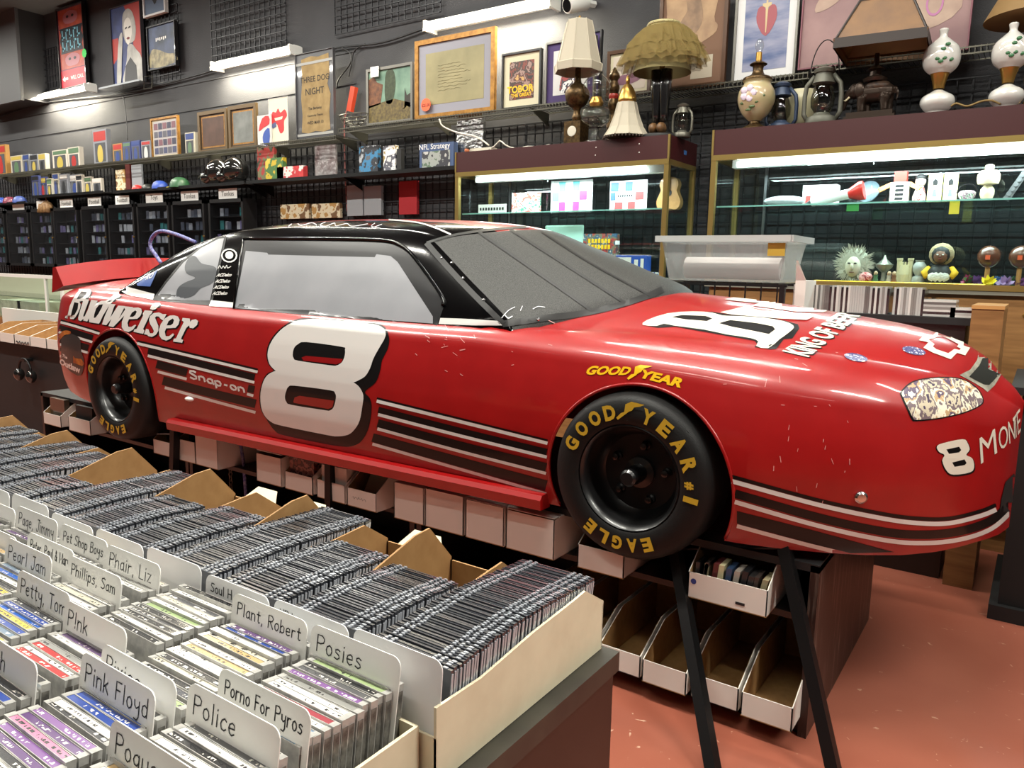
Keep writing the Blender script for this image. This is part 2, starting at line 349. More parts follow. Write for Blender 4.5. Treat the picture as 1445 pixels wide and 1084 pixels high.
# ------------------------------------------------------------------ show car shell
TH = math.radians(1.5); CO = Vector((-1.03, 2.13, 0)); EU = Vector((math.cos(TH), math.sin(TH), 0)); EV = Vector((-math.sin(TH), math.cos(TH), 0))
VC = .725
def cw(u, v, z): return CO+EU*u+EV*v+Vector((0, 0, z))
def onv(x, y, v):
    d = ray(x, y); t = (v-(EYE-CO).dot(EV))/d.dot(EV); return EYE+d*t
def interp(tab, x):
    if x <= tab[0][0]: return tab[0][1]
    for (a, fa), (b, fb) in zip(tab, tab[1:]):
        if x <= b:
            t = (x-a)/(b-a); return fa+(fb-fa)*t
    return tab[-1][1]
def sm(tab, x, h=.07):
    return (interp(tab, x-h)+2*interp(tab, x)+interp(tab, x+h))/4
PLAN = [(-3.655, .725), (-3.65, .45), (-3.63, .22), (-3.60, .13), (-3.55, .075), (-3.45, .03), (-3.3, .006), (-3.1, 0), (.28, 0), (.36, .006), (.47, .035), (.58, .075), (.68, .125), (.77, .19), (.85, .28), (.91, .38), (.96, .49), (1.0, .60), (1.025, .725)]
ZB = [(-3.66, .79), (-3.5, .765), (-3.1, .715), (-2.5, .70), (-.3, .70), (1.1, .70)]
ZS = [(-3.66, 1.30), (-3.4, 1.345), (-3.0, 1.345), (-2.5, 1.325), (-2, 1.30), (-1, 1.288), (-.5, 1.29), (-.1, 1.293), (.2, 1.285), (.5, 1.264), (.7, 1.238), (.85, 1.20), (.93, 1.16), (.98, 1.12), (1.03, 1.06)]
ZC = [(-3.66, 1.33), (-3.55, 1.38), (-3.4, 1.40), (-2.9, 1.41), (-.5, 1.415), (-.14, 1.415), (.2, 1.39), (.5, 1.355), (.7, 1.328), (.85, 1.285), (.92, 1.245), (.97, 1.19), (1.0, 1.14), (1.03, 1.07)]
RR = [(-3.66, .10), (-3, .12), (-2, .10), (-.6, .10), (0, .17), (.5, .20), (1.03, .16)]
us = []
for i in range(13): t = i/12; us.append(-3.655+.355*(1-math.cos(t*math.pi/2)))
u = us[-1]
while u < .24: u += .026; us.append(u)
nf = 34
u0 = us[-1]
for i in range(1, nf+1): t = i/nf; us.append(u0+(1.0245-u0)*math.sin(t*math.pi/2)**.92)
SIDE = [(.045, 0.0), (.034, .05), (.018, .16), (.006, .32), (0, .5), (.002, .62), (.008, .74), (.018, .86), (.034, 1.0)]   # inset, fraction of side height
def section(u):
    ve = interp(PLAN, u); zb = sm(ZB, u); zs = sm(ZS, u); zc = max(sm(ZC, u), zs+.002); r = sm(RR, u); hw = VC-ve
    zt = zs-r*.55; pts = []
    sc_ = min(1, hw/.3)
    N = 26
    for i in range(N+1):
        fz = i/N; pts.append((ve+interp(SIDE, 0)*0+sc_*interp([(f, q) for q, f in SIDE], fz), zb+(zt-zb)*fz))
    v1, z1 = pts[-1]; a = min(r, hw*.5)
    for i in range(1, 11):
        t = i/10*math.pi/2; pts.append((v1+a*math.sin(t)**1.0*(.25+.75*(i/10)), z1+(zs-z1)*math.sin(t)))
    v2, z2 = pts[-1]
    for i in range(1, 19):
        t = i/18; v = v2+(VC-v2)*t; pts.append((v, z2+(zc-z2)*(1-(1-t)**2)))
    full = pts+[(2*VC-v, z) for v, z in pts[-2::-1]]
    return full
WH = [(.03, .835, .312), (-2.83, .835, .312)]          # wheel openings u, z, radius
TIRE_R = .268
def body_mesh():
    secs = [section(u) for u in us]; n = len(secs[0]); verts = []; flag = []
    for u, s in zip(us, secs):
        for j, (v, z) in enumerate(s): verts.append([u, v, z])
    faces = [(i*n+j, i*n+j+1, (i+1)*n+j+1, (i+1)*n+j) for i in range(len(us)-1) for j in range(n-1)]
    faces.append(tuple(range(n))[::-1])
    return [cw(*p) for p in verts], faces
red_paint = M('red_car_paint', S(150, 7, 9), .38, coat=.65, cr=.06, noise=S(158, 11, 12), nscale=9, bump=.02, bscale=25)
def scuff(m):
    nt = m.node_tree; b = nt.nodes['Principled BSDF']; tc = nt.nodes['Texture Coordinate']
    n = nt.nodes.new('ShaderNodeTexNoise'); n.inputs['Scale'].default_value = 7; n.inputs['Detail'].default_value = 9
    r = nt.nodes.new('ShaderNodeMapRange'); r.inputs[1].default_value = .4; r.inputs[2].default_value = .7; r.inputs[3].default_value = .05; r.inputs[4].default_value = .22
    nt.links.new(tc.outputs['Object'], n.inputs['Vector']); nt.links.new(n.outputs[0], r.inputs[0]); nt.links.new(r.outputs[0], b.inputs['Coat Roughness'])
scuff(red_paint)
blk_paint = M('black_car_paint', S(7, 7, 8), .14, coat=.3, cr=.05, spec=.2)
blk_matte = M('matte_black', S(22, 22, 23), .6)
white_v = M('white_vinyl', S(222, 220, 216), .3, coat=.6, cr=.1)
black_v = M('black_vinyl', S(7, 7, 8), .4, coat=.25, cr=.08, spec=.3)
red_v = M('red_vinyl', S(140, 10, 13), .3, coat=.8, cr=.08)
yellow_v = M('yellow_vinyl', S(240, 190, 20), .4, coat=.4)
CAR = thing('show_car', 'red and black racing car shell numbered 8 propped up on stands', 'race car', cw(-1.3, VC, FL))
bv, bf = body_mesh()
bf = [tuple(f[::-1]) for f in bf]
mb = MB(); mb.add(bv, bf)
body = mb.build('body_shell', red_paint, CAR, smooth=55)
sd = body.modifiers.new('thick', 'SOLIDIFY'); sd.thickness = .008; sd.offset = -1
cutters = []
for a, b, r in WH:
    for v0, v1 in ((-.15, .19), (1.26, 1.6)):
        c_ = cw(a, v0, b); k_ = MB().lathe([(r, 0), (r, v1-v0)], c_, 96, axis=EV).build('cutter', red_paint); cutters.append(k_)
        bo_ = body.modifiers.new('cut', 'BOOLEAN'); bo_.operation = 'DIFFERENCE'; bo_.solver = 'EXACT'; bo_.object = k_
bpy.context.view_layer.update(); dg = bpy.context.evaluated_depsgraph_get()
nm_ = bpy.data.meshes.new_from_object(body.evaluated_get(dg)); body.modifiers.clear(); body.data = nm_
nm_.polygons.foreach_set('use_smooth', [True]*len(nm_.polygons)); nm_.set_sharp_from_angle(angle=math.radians(40))
for k_ in cutters: bpy.data.objects.remove(k_)
# rolled lips of the wheel openings
for a, b, r in WH:
    pl = [cw(a+r*math.cos(t_), 0, b+r*math.sin(t_)) for t_ in [math.radians(-24+228*i/50) for i in range(51)]]
    pl = [p for p in pl if p.z > .70]
    out_ = []
    for p in pl:
        uu = (p-CO).dot(EU); s_ = section(uu); vv = interp(sorted([(z, v) for v, z in s_[:28]]), p.z); out_.append(cw(uu, vv+.003, p.z))
    MB().tube(out_, .006, 6).build('arch_lip', red_paint, CAR, smooth=True)
# greenhouse
EDGE = [(-.475, .12, 1.20), (-.50, .10, 1.297), (-.62, .145, 1.375), (-.76, .195, 1.455), (-.90, .245, 1.54), (-1.00, .275, 1.598), (-1.10, .288, 1.628), (-1.25, .292, 1.643), (-1.66, .295, 1.655), (-2.1, .292, 1.645), (-2.32, .28, 1.622), (-2.5, .25, 1.575), (-2.66, .20, 1.50), (-2.80, .15, 1.42), (-2.91, .11, 1.352)]
CENT = [(-.06, 1.31), (-.115, 1.422), (-.27, 1.485), (-.44, 1.55), (-.60, 1.607), (-.74, 1.655), (-.90, 1.682), (-1.15, 1.70), (-1.66, 1.712), (-2.1, 1.70), (-2.38, 1.675), (-2.6, 1.62), (-2.82, 1.545), (-3.02, 1.47), (-3.2, 1.40)]
E2 = cr([(a, b, c) for a, b, c in EDGE], 4, False); C2 = cr([(a, 0, c) for a, c in CENT], 4, False)
mb = MB(); NT = 16; ring = 2*NT+1+8
rows = []
for (eu, ev, ez), (cu_, _, cz) in zip(E2, C2):
    row = []
    zb = sm(ZS, eu)-.03; vb = .085+(.02 if eu > -.6 else 0)
    for k in range(4):
        t = k/4; bow = .012*math.sin(math.pi*t); row.append((eu, vb+(ev-vb)*t-bow, zb+(ez-zb)*t))
    for k in range(2*NT+1):
        t = k/NT; a = 1-abs(1-t)**2.1; v = ev+(2*VC-2*ev)*k/(2*NT)
        row.append((eu+(cu_-eu)*a, v, ez+(cz-ez)*a))
    row += [(x, 2*VC-v, z) for x, v, z in row[3::-1]]
    rows.append(row)
n = len(rows[0]); KW = 4*4+2
mb.v = [cw(*p) for r_ in rows for p in r_]
for i in range(len(rows)-1):
    for j in range(n-1):
        mb.f.append((i*n+j, (i+1)*n+j, (i+1)*n+j+1, i*n+j+1))
        top = 4 <= j < n-5
        t = (j-4)/(2*NT)
        mb.m.append(1 if (top and i < 20) else (2 if (top and 20 <= i < 48 and .2 < t < .8) else 0))
glass_dk = M('stippled_dark_windshield', S(22, 22, 21), .6, noise=S(66, 66, 63), nscale=300)
gh = mb.build('roof_and_pillars', [blk_paint, glass_dk, red_paint], CAR, smooth=50)
gh['label'] = 'glossy black roof with dark windshield'
# surface that decals are laid on
gv = list(mb.v); gf = list(mb.f); nb = len(bv)
TREE = BVHTree.FromPolygons([v[:] for v in bv+gv], list(bf)+[tuple(i+nb for i in f) for f in gf])
def cast(x, y):
    d = ray(x, y).normalized(); h, nr, i, ds = TREE.ray_cast(EYE, d)
    if h is None: return None, None
    if nr.dot(d) > 0: nr = -nr
    return h, nr
def lay(vs, fs, mat, name, off=.0015, step=9, parent=None, matidx=None):
    bm = bmesh.new(); bvs = [bm.verts.new((x, y, 0)) for x, y in vs]
    for f in fs:
        try: bm.faces.new([bvs[i] for i in f])
        except ValueError: pass
    x0 = min(v[0] for v in vs); x1 = max(v[0] for v in vs); y0 = min(v[1] for v in vs); y1 = max(v[1] for v in vs)
    for k in range(1, int((x1-x0)/step)+1):
        bmesh.ops.bisect_plane(bm, geom=bm.verts[:]+bm.edges[:]+bm.faces[:], plane_co=(x0+k*step, 0, 0), plane_no=(1, 0, 0))
    for k in range(1, int((y1-y0)/step)+1):
        bmesh.ops.bisect_plane(bm, geom=bm.verts[:]+bm.edges[:]+bm.faces[:], plane_co=(0, y0+k*step, 0), plane_no=(0, 1, 0))
    bm.verts.index_update(); V = []
    for v in bm.verts:
        h, nr = cast(v.co.x, v.co.y); V.append(None if h is None else h+nr*off)
    F = []
    for f in bm.faces:
        ix = [v.index for v in f.verts]
        if any(V[q] is None for q in ix) or max((V[q]-V[ix[0]]).length for q in ix) > .25: continue
        a, b, c = V[ix[0]], V[ix[1]], V[ix[2]]
        if (b-a).cross(c-a).dot(EYE-a) < 0: ix = ix[::-1]
        F.append(tuple(ix))
    bm.free(); m_ = MB(); m_.add([v or Vector((0, 0, 0)) for v in V], F)
    used = sorted({q for f in F for q in f}); mp_ = {q: i for i, q in enumerate(used)}; m_.v = [m_.v[q] for q in used]; m_.f = [tuple(mp_[q] for q in f) for f in F]
    return m_.build(name, mat, parent or CAR, smooth=True)
def decal(name, polys, mat, off=.0015, step=9, org=(0, 0), k=1.0, parent=None):
    P_ = [[(org[0]+x/k, org[1]+y/k) for x, y in p] for p in polys]
    vs, fs = fill_tris(P_); return lay(vs, fs, mat, name, off, step, parent)
def decal_line(name, pts, wd, mat, off=.0015, step=9, smooth=True):
    P_ = [Vector(p) for p in (cr(pts, 6, False) if smooth and len(pts) > 2 else pts)]; L = []; R_ = []
    for i, p in enumerate(P_):
        d = (P_[min(i+1, len(P_)-1)]-P_[max(i-1, 0)]).normalized(); q = Vector((-d.y, d.x))
        w_ = wd if not isinstance(wd, (tuple, list)) else wd[0]+(wd[1]-wd[0])*i/(len(P_)-1)
        L.append(tuple(p+q*w_/2)); R_.append(tuple(p-q*w_/2))
    k = len(P_); return lay(L+R_, [(i, i+1, k+i+1, k+i) for i in range(k-1)], mat, name, off, step)
def decal_text(name, txt, quad, mat, off=.002, step=8, org=(0, 0), k=1.0, **kw):
    vs, fs = text_tris(txt, **kw); q = [(org[0]+x/k, org[1]+y/k) for x, y in quad]
    return lay(bilin(vs, q), fs, mat, name, off, step)
# --- stripes: white lines with black bands above them
def stripeset(lines):
    for (pw, ww, pb, wb) in lines:
        if pb: decal_line('black_stripe', pb, wb, black_v, .0012)
        decal_line('white_stripe', pw, ww, white_v, .002)
def par(p, dy0, dy1=None):
    dy1 = dy0 if dy1 is None else dy1; n_ = len(p)-1
    return [(x, y+dy0+(dy1-dy0)*i/n_) for i, (x, y) in enumerate(p)]
A1 = [(532, 566), (650, 595), (773, 625.5)]; A2 = [(534, 585), (650, 615), (772, 645)]; A3 = [(533, 605), (650, 637), (771, 668)]; A4 = [(526, 626.5), (650, 662), (771, 696.5)]
stripeset([(A1, 4.6, par(A1, -4), 2.6), (A2, 4.4, par(A2, -6.5, -7), 9), (A3, 4.2, par(A3, -7.5, -8.5), 12), (A4, 4.2, par(A4, -9, -11), (12, 15))])
B1 = [(194, 484.7), (280, 505), (364, 525)]; B2 = [(209, 502), (280, 520), (359.5, 539.7)]; B3 = [(223, 524.5), (264, 535)]; B3b = [(349, 556), (358, 558.5)]; B4 = [(233, 547), (300, 565.5), (361, 582)]
stripeset([(B1, 3.8, par(B1, -3.6), 2.2), (B2, 3.8, par(B2, -7), 9), (B3, 3.8, [(221, 514), (264, 526)], 11), (B3b, 3.8, [(350, 548), (359, 550)], 10), (B4, 4, [(230, 537), (295, 554), (361, 570)], 12)])
T1 = [(71.5, 451), (105, 460), (141, 471)]; T2 = [(70.5, 465), (100, 473.5), (131, 483)]; T3 = [(69.5, 481), (95, 489), (125, 498)]; T4 = [(68, 496), (90, 504)]
stripeset([(T1, 3.3, par(T1, -3), 2), (T2, 3.3, par(T2, -6.3), 8), (T3, 3.3, par(T3, -7), 9), (T4, 3.3, par(T4, -7), 9)])
F1 = [(1033, 679), (1154, 712), (1246, 731.5), (1296, 738), (1339, 738), (1382, 728), (1405, 719)]
F2 = [(1037, 708), (1154, 741.5), (1246, 761.5), (1302, 766), (1354, 761), (1398, 746), (1427, 721)]
F3 = [(1040, 742), (1120, 763.5), (1190, 781)]
stripeset([(F1, 6.2, par(F1, -6.5), 5), (F2, 6.2, par(F2, -11.5), 12)])
decal('black_stripe', [[(1040, 721), (1154, 750), (1246, 775), (1262, 779), (1200, 780.5), (1150, 768), (1040, 738.5)]], black_v, .0012)
stripeset([(F3, 5.6, None, 0)])
# --- big number
def c8(p): return [(355+x/5.42, 440+y/5.42) for x, y in p]
decal('number_shadow', [cr(c8([(430, 50), (650, 60), (900, 80), (1000, 105), (1040, 150), (1055, 220), (1040, 290), (1000, 370), (985, 450), (950, 540), (870, 610), (905, 660), (920, 720), (910, 830), (880, 930), (830, 1000), (760, 1030), (690, 1030), (560, 1010), (250, 945), (180, 910), (120, 830), (70, 740), (62, 620), (90, 520), (125, 470), (168, 450), (130, 400), (115, 330), (130, 250), (180, 170), (260, 100), (340, 62)]), 4)], black_v, .0012)
decal('number_eight', [cr(c8([(440, 60), (560, 62), (880, 92), (960, 105), (1010, 130), (1028, 165), (1018, 210), (960, 310), (930, 370), (910, 430), (870, 495), (800, 534), (784, 541), (800, 552), (830, 580), (858, 640), (850, 720), (830, 830), (790, 900), (740, 940), (660, 952), (570, 940), (230, 870), (150, 840), (100, 790), (75, 720), (72, 620), (95, 530), (130, 480), (178, 455), (188, 452), (178, 444), (140, 400), (125, 330), (140, 260), (180, 190), (250, 120), (340, 75)]), 3),
    cr(c8([(360, 248), (420, 232), (690, 268), (718, 290), (712, 350), (690, 390), (650, 412), (600, 410), (360, 375), (325, 355), (318, 320), (330, 275)]), 3),
    cr(c8([(270, 600), (285, 575), (330, 565), (600, 600), (640, 620), (648, 660), (630, 730), (600, 755), (560, 752), (310, 712), (270, 690), (258, 650)]), 3)], white_v, .0022)
decal('number_inset', [c8([(385, 350), (420, 338), (700, 362), (690, 388), (650, 403), (400, 374)])], red_v, .0022)
decal('number_inset', [c8([(322, 690), (332, 655), (370, 642), (632, 680), (622, 730), (590, 743), (328, 696)])], red_v, .0022)
# --- brewery lettering on the rear quarter, traced letter by letter
BW = {'B': [[(192, 95), (300, 98), (320, 115), (305, 160), (275, 185), (235, 215), (200, 222), (213, 250), (207, 290), (185, 340), (160, 380), (140, 402), (52, 390), (58, 368), (80, 362), (100, 270), (130, 205), (175, 130), (188, 118)], [(218, 122), (272, 127), (266, 150), (238, 178), (205, 196), (172, 198), (198, 150)], [(148, 228), (190, 238), (182, 300), (152, 356), (112, 372), (125, 310)]],
 'u': [[(232, 195), (300, 203), (262, 300), (240, 365), (242, 378), (255, 370), (285, 310), (320, 205), (385, 215), (345, 300), (300, 385), (280, 425), (238, 415), (245, 395), (215, 420), (190, 412), (188, 385), (205, 320), (235, 225)]],
 'd': [[(545, 152), (625, 158), (600, 185), (570, 190), (505, 260), (440, 365), (415, 420), (400, 447), (350, 440), (300, 432), (297, 395), (310, 340), (340, 280), (380, 235), (425, 215), (470, 215), (500, 200), (535, 168)], [(400, 255), (440, 250), (430, 280), (395, 345), (365, 385), (347, 390), (352, 350), (370, 295)]],
 'w': [[(505, 245), (570, 250), (555, 270), (515, 385), (595, 263), (665, 268), (600, 400), (668, 302), (656, 287), (660, 270), (745, 278), (735, 300), (715, 305), (545, 482), (497, 472), (525, 400), (475, 462), (430, 455), (455, 380), (500, 275), (490, 265)]],
 'e': [[(800, 282), (830, 295), (838, 330), (820, 370), (790, 398), (705, 402), (690, 440), (700, 480), (730, 480), (770, 455), (778, 465), (745, 510), (700, 532), (655, 520), (632, 485), (632, 430), (655, 370), (695, 315), (745, 285)], [(770, 312), (785, 325), (770, 360), (745, 378), (712, 378), (735, 335)]],
 'i': [[(990, 235), (1020, 238), (1015, 265), (975, 300), (945, 308), (920, 298), (930, 270), (955, 245)], [(865, 310), (945, 318), (940, 340), (915, 365), (850, 500), (862, 520), (850, 552), (752, 530), (760, 505), (785, 500), (850, 365), (845, 345), (855, 330)]],
 's': [[(1010, 332), (1050, 350), (1088, 350), (1055, 415), (1030, 400), (1010, 375), (985, 372), (970, 385), (985, 420), (1005, 470), (1005, 520), (980, 560), (940, 582), (905, 575), (890, 560), (858, 555), (880, 500), (905, 505), (920, 545), (950, 545), (960, 525), (945, 490), (920, 450), (910, 410), (920, 370), (955, 340)]],
 'e2': [[(1165, 362), (1205, 375), (1222, 410), (1210, 455), (1180, 490), (1085, 495), (1070, 530), (1080, 575), (1115, 575), (1155, 545), (1165, 560), (1130, 600), (1085, 620), (1040, 605), (1015, 570), (1010, 510), (1030, 450), (1070, 395), (1120, 365)], [(1150, 395), (1165, 410), (1155, 445), (1130, 465), (1090, 465), (1110, 420)]],
 'r': [[(1252, 388), (1325, 395), (1330, 430), (1345, 410), (1385, 402), (1410, 420), (1400, 460), (1360, 495), (1325, 490), (1318, 465), (1290, 490), (1245, 580), (1235, 605), (1257, 612), (1248, 642), (1155, 630), (1163, 600), (1185, 598), (1240, 480), (1265, 430), (1245, 415)]]}
for L_, pls in BW.items():
    sh = pls if L_ == 'i' else pls[:1]
    for dx, dy, of in ((10, 11, .0012), (-5, 3, .0014)): decal('letter_shadow', [[(x+dx, y+dy) for x, y in p] for p in sh], black_v, of, 12, (85, 395), 7.225)
    decal('letter', pls, white_v, .0024, 12, (85, 395), 7.225)
# --- tool-maker lettering
Q0 = (60, 440); QK = 4.014
mbq = []
st, tw = strokes('Snap-on', 1.8)
for pl in st:
    pp = [(60+(835+x/tw*310+y*-1.0+4)/QK, 440+(375+x/tw*85-y*4.6)/QK) for x, y in pl]
    decal_line('lettering', pp, 2.6, white_v, .002, 12, False)
# --- windows
def t3(p): return [(300+x/4.014, 300+y/4.014) for x, y in p]
def t1(p): return [(60+x/4.014, 300+y/4.014) for x, y in p]
def t5(p): return [(580+x/4.014, 300+y/4.014) for x, y in p]
win_grey = M('grey_window_panel', S(140, 142, 147), .28, coat=.5, cr=.12, noise=S(150, 151, 156), nscale=5)
win_dark = M('dark_window_edge', S(34, 34, 36), .3, coat=.2, spec=.3)
decal('window_border', [t3([(178, 148), (560, 152), (945, 160), (1060, 188), (1140, 258), (1290, 468), (1308, 540), (1272, 642), (1250, 634), (700, 595), (118, 546)])], win_dark, .0012)
decal('side_window', [t3([(190, 218), (312, 230), (318, 240), (920, 255), (930, 238), (1010, 248), (1050, 282), (1250, 590), (1250, 630), (700, 590), (125, 543)])], win_grey, .0026)
pts = [cast(*p) for p in cr(t3([(178, 148), (560, 150), (945, 158), (1062, 186), (1145, 256), (1295, 465), (1308, 530)]), 4, False)]
MB().tube([h+n_*.004 for h, n_ in pts], .008, 6).build('window_trim', blk_paint, CAR, smooth=True)
pts = [cast(*p) for p in t3([(178, 148), (150, 330), (120, 546)])]
MB().tube([h+n_*.002 for h, n_ in pts], .005, 6).build('window_trim', blk_paint, CAR, smooth=True)
decal('window_border', [t1([(622, 497), (695, 392), (795, 270), (900, 190), (1000, 138), (1045, 133), (958, 530)])], black_v, .0012)
decal('quarter_window', [t1([(640, 488), (705, 400), (800, 285), (900, 203), (1000, 150), (1030, 147), (948, 512)])], win_grey, .0024)
decal('window_emblem', [cr(t1([(840, 250), (872, 252), (905, 290), (985, 315), (970, 395), (900, 430), (860, 470), (800, 490), (762, 480), (770, 430), (810, 398), (868, 372), (818, 345), (810, 300)]), 4)], M('slate_vinyl', S(52, 56, 62), .4), .0034)
decal('belt_stripe', [t1([(442, 440), (462, 410), (490, 424), (636, 462), (626, 496), (480, 468)])], white_v, .0022)
decal('belt_stripe', [t1([(958, 498), (1082, 510), (1080, 542), (944, 532)])], white_v, .0026)
decal('belt_stripe', [t5([(168, 598), (330, 604), (490, 614), (520, 640), (350, 640), (158, 632)])], white_v, .0022)
decal('sticker', [t1([(535, 405), (655, 325), (612, 420), (540, 416)])], M('blue_vinyl', S(48, 82, 150), .35, coat=.5), .0024)
decal_text('lettering', 'RO', t1([(585, 385), (622, 372), (638, 340), (600, 352)]), white_v, .0034, 12, offset=.02)
emb = []
for k in range(14):
    a = k/14*2*math.pi; emb.append((1060+46*math.cos(a), 245+40*math.sin(a)))
decal('crest', [t1(emb), t1([(1060+(x-1060)*.82, 245+(y-245)*.82) for x, y in emb])], white_v, .0026)
decal('crest', [t1([(1060+(x-1060)*.5, 240+(y-240)*.55) for x, y in emb])], white_v, .0026)
for k in range(4):
    x = 985-8*k; y = 365+34.5*k
    decal_text('lettering', 'ACDelco', t1([(x, y), (x+86, y-2), (x+92, y-20), (x+8, y-20)]), white_v, .0026, 12, shear=.3, offset=.03)
for pl in ([(996, 320), (1006, 302), (1016, 318), (1026, 304), (1034, 318)], [(1036, 318), (1046, 300), (1050, 316), (1070, 306)]): decal_line('signature', t1(pl), .8, white_v, .0026, 12)
# windshield seal and dividing strips
seal = M('windshield_seal', S(20, 20, 20), .5)
decal_line('windshield_seal', t5([(90, 172), (230, 132), (400, 105), (560, 90), (712, 82)]), 3.4, seal, .002)
decal_line('windshield_seal', t5([(88, 172), (200, 300), (350, 460), (525, 632)]), 8, seal, .002)
decal_line('windshield_seal', t5([(520, 632), (750, 600), (1000, 568), (1200, 520), (1350, 470), (1425, 435)]), 9, seal, .002)
for a_, b_ in ((t5([(385, 112), (700, 330), (1040, 568)]), 4.2), (t5([(560, 95), (880, 300), (1215, 516)]), 4.0), (t5([(705, 88), (1020, 290), (1350, 470)]), 2.6)):
    decal_line('windshield_strip', a_, b_, seal, .0022)
for p in t5([(175, 258), (232, 285), (295, 373), (412, 495), (720, 607)]):
    h, n_ = cast(*p); MB().lathe([(.006, 0), (.006, .002), (.003, .004)], h+n_*.001, 8, axis=n_).build('rivet', M('chrome', (.7, .7, .7), .2, 1), CAR)
# roof edge line and signature
decal_line('roof_pinstripe', t3([(420, 62), (650, 38), (900, 38), (1140, 55), (1260, 88), (1350, 126)]), 2.2, white_v, .002)
silver_i = M('silver_ink', S(200, 200, 205), .35, metal=.3)
for pl in ([(430, 80), (470, 55), (500, 75), (560, 60), (590, 72)], [(640, 55), (610, 72), (640, 80), (690, 62), (700, 78), (760, 65), (790, 80), (880, 66)], [(900, 90), (960, 68)], [(920, 62), (900, 80), (950, 90)]):
    decal_line('signature', t3(pl), .9, silver_i, .002, 12)
for pl in ([(515, 600), (550, 560), (590, 538)], [(530, 580), (550, 600), (575, 590)], [(620, 560), (632, 532)], [(690, 550), (720, 536), (760, 540)]):
    decal_line('signature', t5(pl), 1.0, silver_i, .003, 12)
# hood lettering
def th(p): return [(900+x/4.516, 405+y/4.516) for x, y in p]
cream_v = M('cream_vinyl', S(222, 216, 200), .35, coat=.4, cr=.12)
decal('letter_shadow', [th([(60, 250), (130, 262), (240, 255), (560, 312), (745, 345), (760, 365), (745, 385), (845, 400), (880, 398), (930, 335), (985, 330), (1030, 265), (1020, 240), (930, 215), (800, 192), (600, 182), (480, 160), (300, 160)])], black_v, .0012)
decal('letter', [cr(th([(30, 245), (60, 215), (190, 172), (350, 160), (470, 167), (545, 187), (650, 190), (800, 200), (930, 222), (990, 250), (985, 275), (925, 322), (905, 335), (830, 395), (755, 380), (768, 352), (720, 330), (560, 305), (420, 275), (230, 250), (165, 238), (120, 252)]), 2), th([(215, 195), (280, 183), (430, 188), (475, 205), (440, 222), (300, 210)]), th([(515, 235), (590, 215), (760, 235), (860, 255), (875, 275), (835, 305), (740, 285), (600, 258)])], cream_v, .0024)
decal('letter', [th([(525, 165), (680, 128), (770, 150), (1130, 188), (1075, 214), (900, 205), (720, 190), (600, 180)])], cream_v, .0024)
decal('letter', [th([(552, 82), (610, 70), (900, 98), (1250, 142), (1180, 165), (1000, 160), (730, 122), (775, 106), (620, 92)])], cream_v, .0024)
for dx, dy, mt, of in ((8, 5, black_v, .0012), (0, 0, cream_v, .0024)):
    decal_text('lettering', 'KING OF BEERS', th([(1090+dx, 452+dy), (1440+dx, 170+dy), (1310+dx, 140+dy), (915+dx, 412+dy)]), mt, of, 10, offset=.035)
# nose: bow-tie outline, small badges, headlamp, grille, number, model name
def tn(p): return [(1180+x/4.713, 450+y/4.713) for x, y in p]
bo = [(548, 146), (590, 104), (640, 114), (662, 94), (712, 100), (798, 142), (812, 138), (856, 160), (842, 180), (888, 196), (855, 246), (800, 230), (758, 272), (640, 228), (578, 196), (612, 160)]
bi = [(612, 140), (636, 136), (670, 124), (706, 118), (770, 150), (788, 160), (812, 172), (800, 190), (826, 200), (818, 212), (784, 204), (742, 232), (664, 206), (640, 188), (652, 172), (630, 156)]
decal('badge', [tn(bo), tn(bi)], cream_v, .0024)
for cx, cy in ((130, 260), (515, 215)):
    e_ = [(cx+80*math.cos(a)*.98, cy+26*math.sin(a)+.18*80*math.cos(a)) for a in [2*math.pi*i/16 for i in range(16)]]
    b_ = decal('sticker', [tn(e_)], ART('badge_print', [S(200, 200, 205), S(60, 60, 110), S(90, 90, 130), S(220, 220, 220)], 90), .002)
hl = [(435, 492), (490, 437), (560, 411), (680, 398), (800, 402), (880, 430), (940, 480), (968, 540), (950, 575), (850, 620), (700, 655), (540, 672), (508, 660), (478, 600), (442, 525)]
decal('headlamp_border', [tn(cr([(700+(x-700)*1.04, 535+(y-535)*1.07) for x, y in hl], 3))], black_v, .0012)
decal('headlamp', [tn(cr(hl, 3))], ART('headlamp_print', [S(70, 60, 85), S(205, 195, 170), S(120, 105, 110), S(232, 228, 205), S(190, 160, 120), S(90, 75, 100), S(238, 235, 215)], 16, seed=3, stretch=(1.8, 1, .7)), .0026)
decal('grille_border', [tn([(818, 375), (890, 338), (935, 275), (955, 172), (1010, 218), (1085, 290), (1096, 370), (1050, 445), (1003, 488), (978, 466), (900, 418)])], M('pale_grille_trim', S(165, 160, 145), .4, noise=S(130, 128, 116), nscale=40), .0014)
decal('grille', [tn([(880, 386), (948, 312), (990, 222), (1075, 292), (1085, 368), (1000, 455), (960, 428)])], M('grille_dark', S(40, 42, 38), .35, coat=.4), .0024)
s8 = [[(665, 850), (700, 828), (835, 800), (868, 825), (882, 870), (860, 905), (900, 928), (912, 985), (885, 1020), (775, 1036), (728, 1008), (700, 942), (715, 905), (680, 885)], [(728, 868), (812, 850), (826, 872), (812, 888), (745, 898)], [(766, 955), (848, 934), (862, 958), (850, 972), (782, 984)]]
decal('number_shadow', [tn(cr([(788+(x-788)*1.06+3, 918+(y-918)*1.05+6) for x, y in s8[0]], 3))], black_v, .0012)
decal('number_eight', [tn(cr(s8[0], 3)), tn(s8[1]), tn(s8[2])], cream_v, .0024)
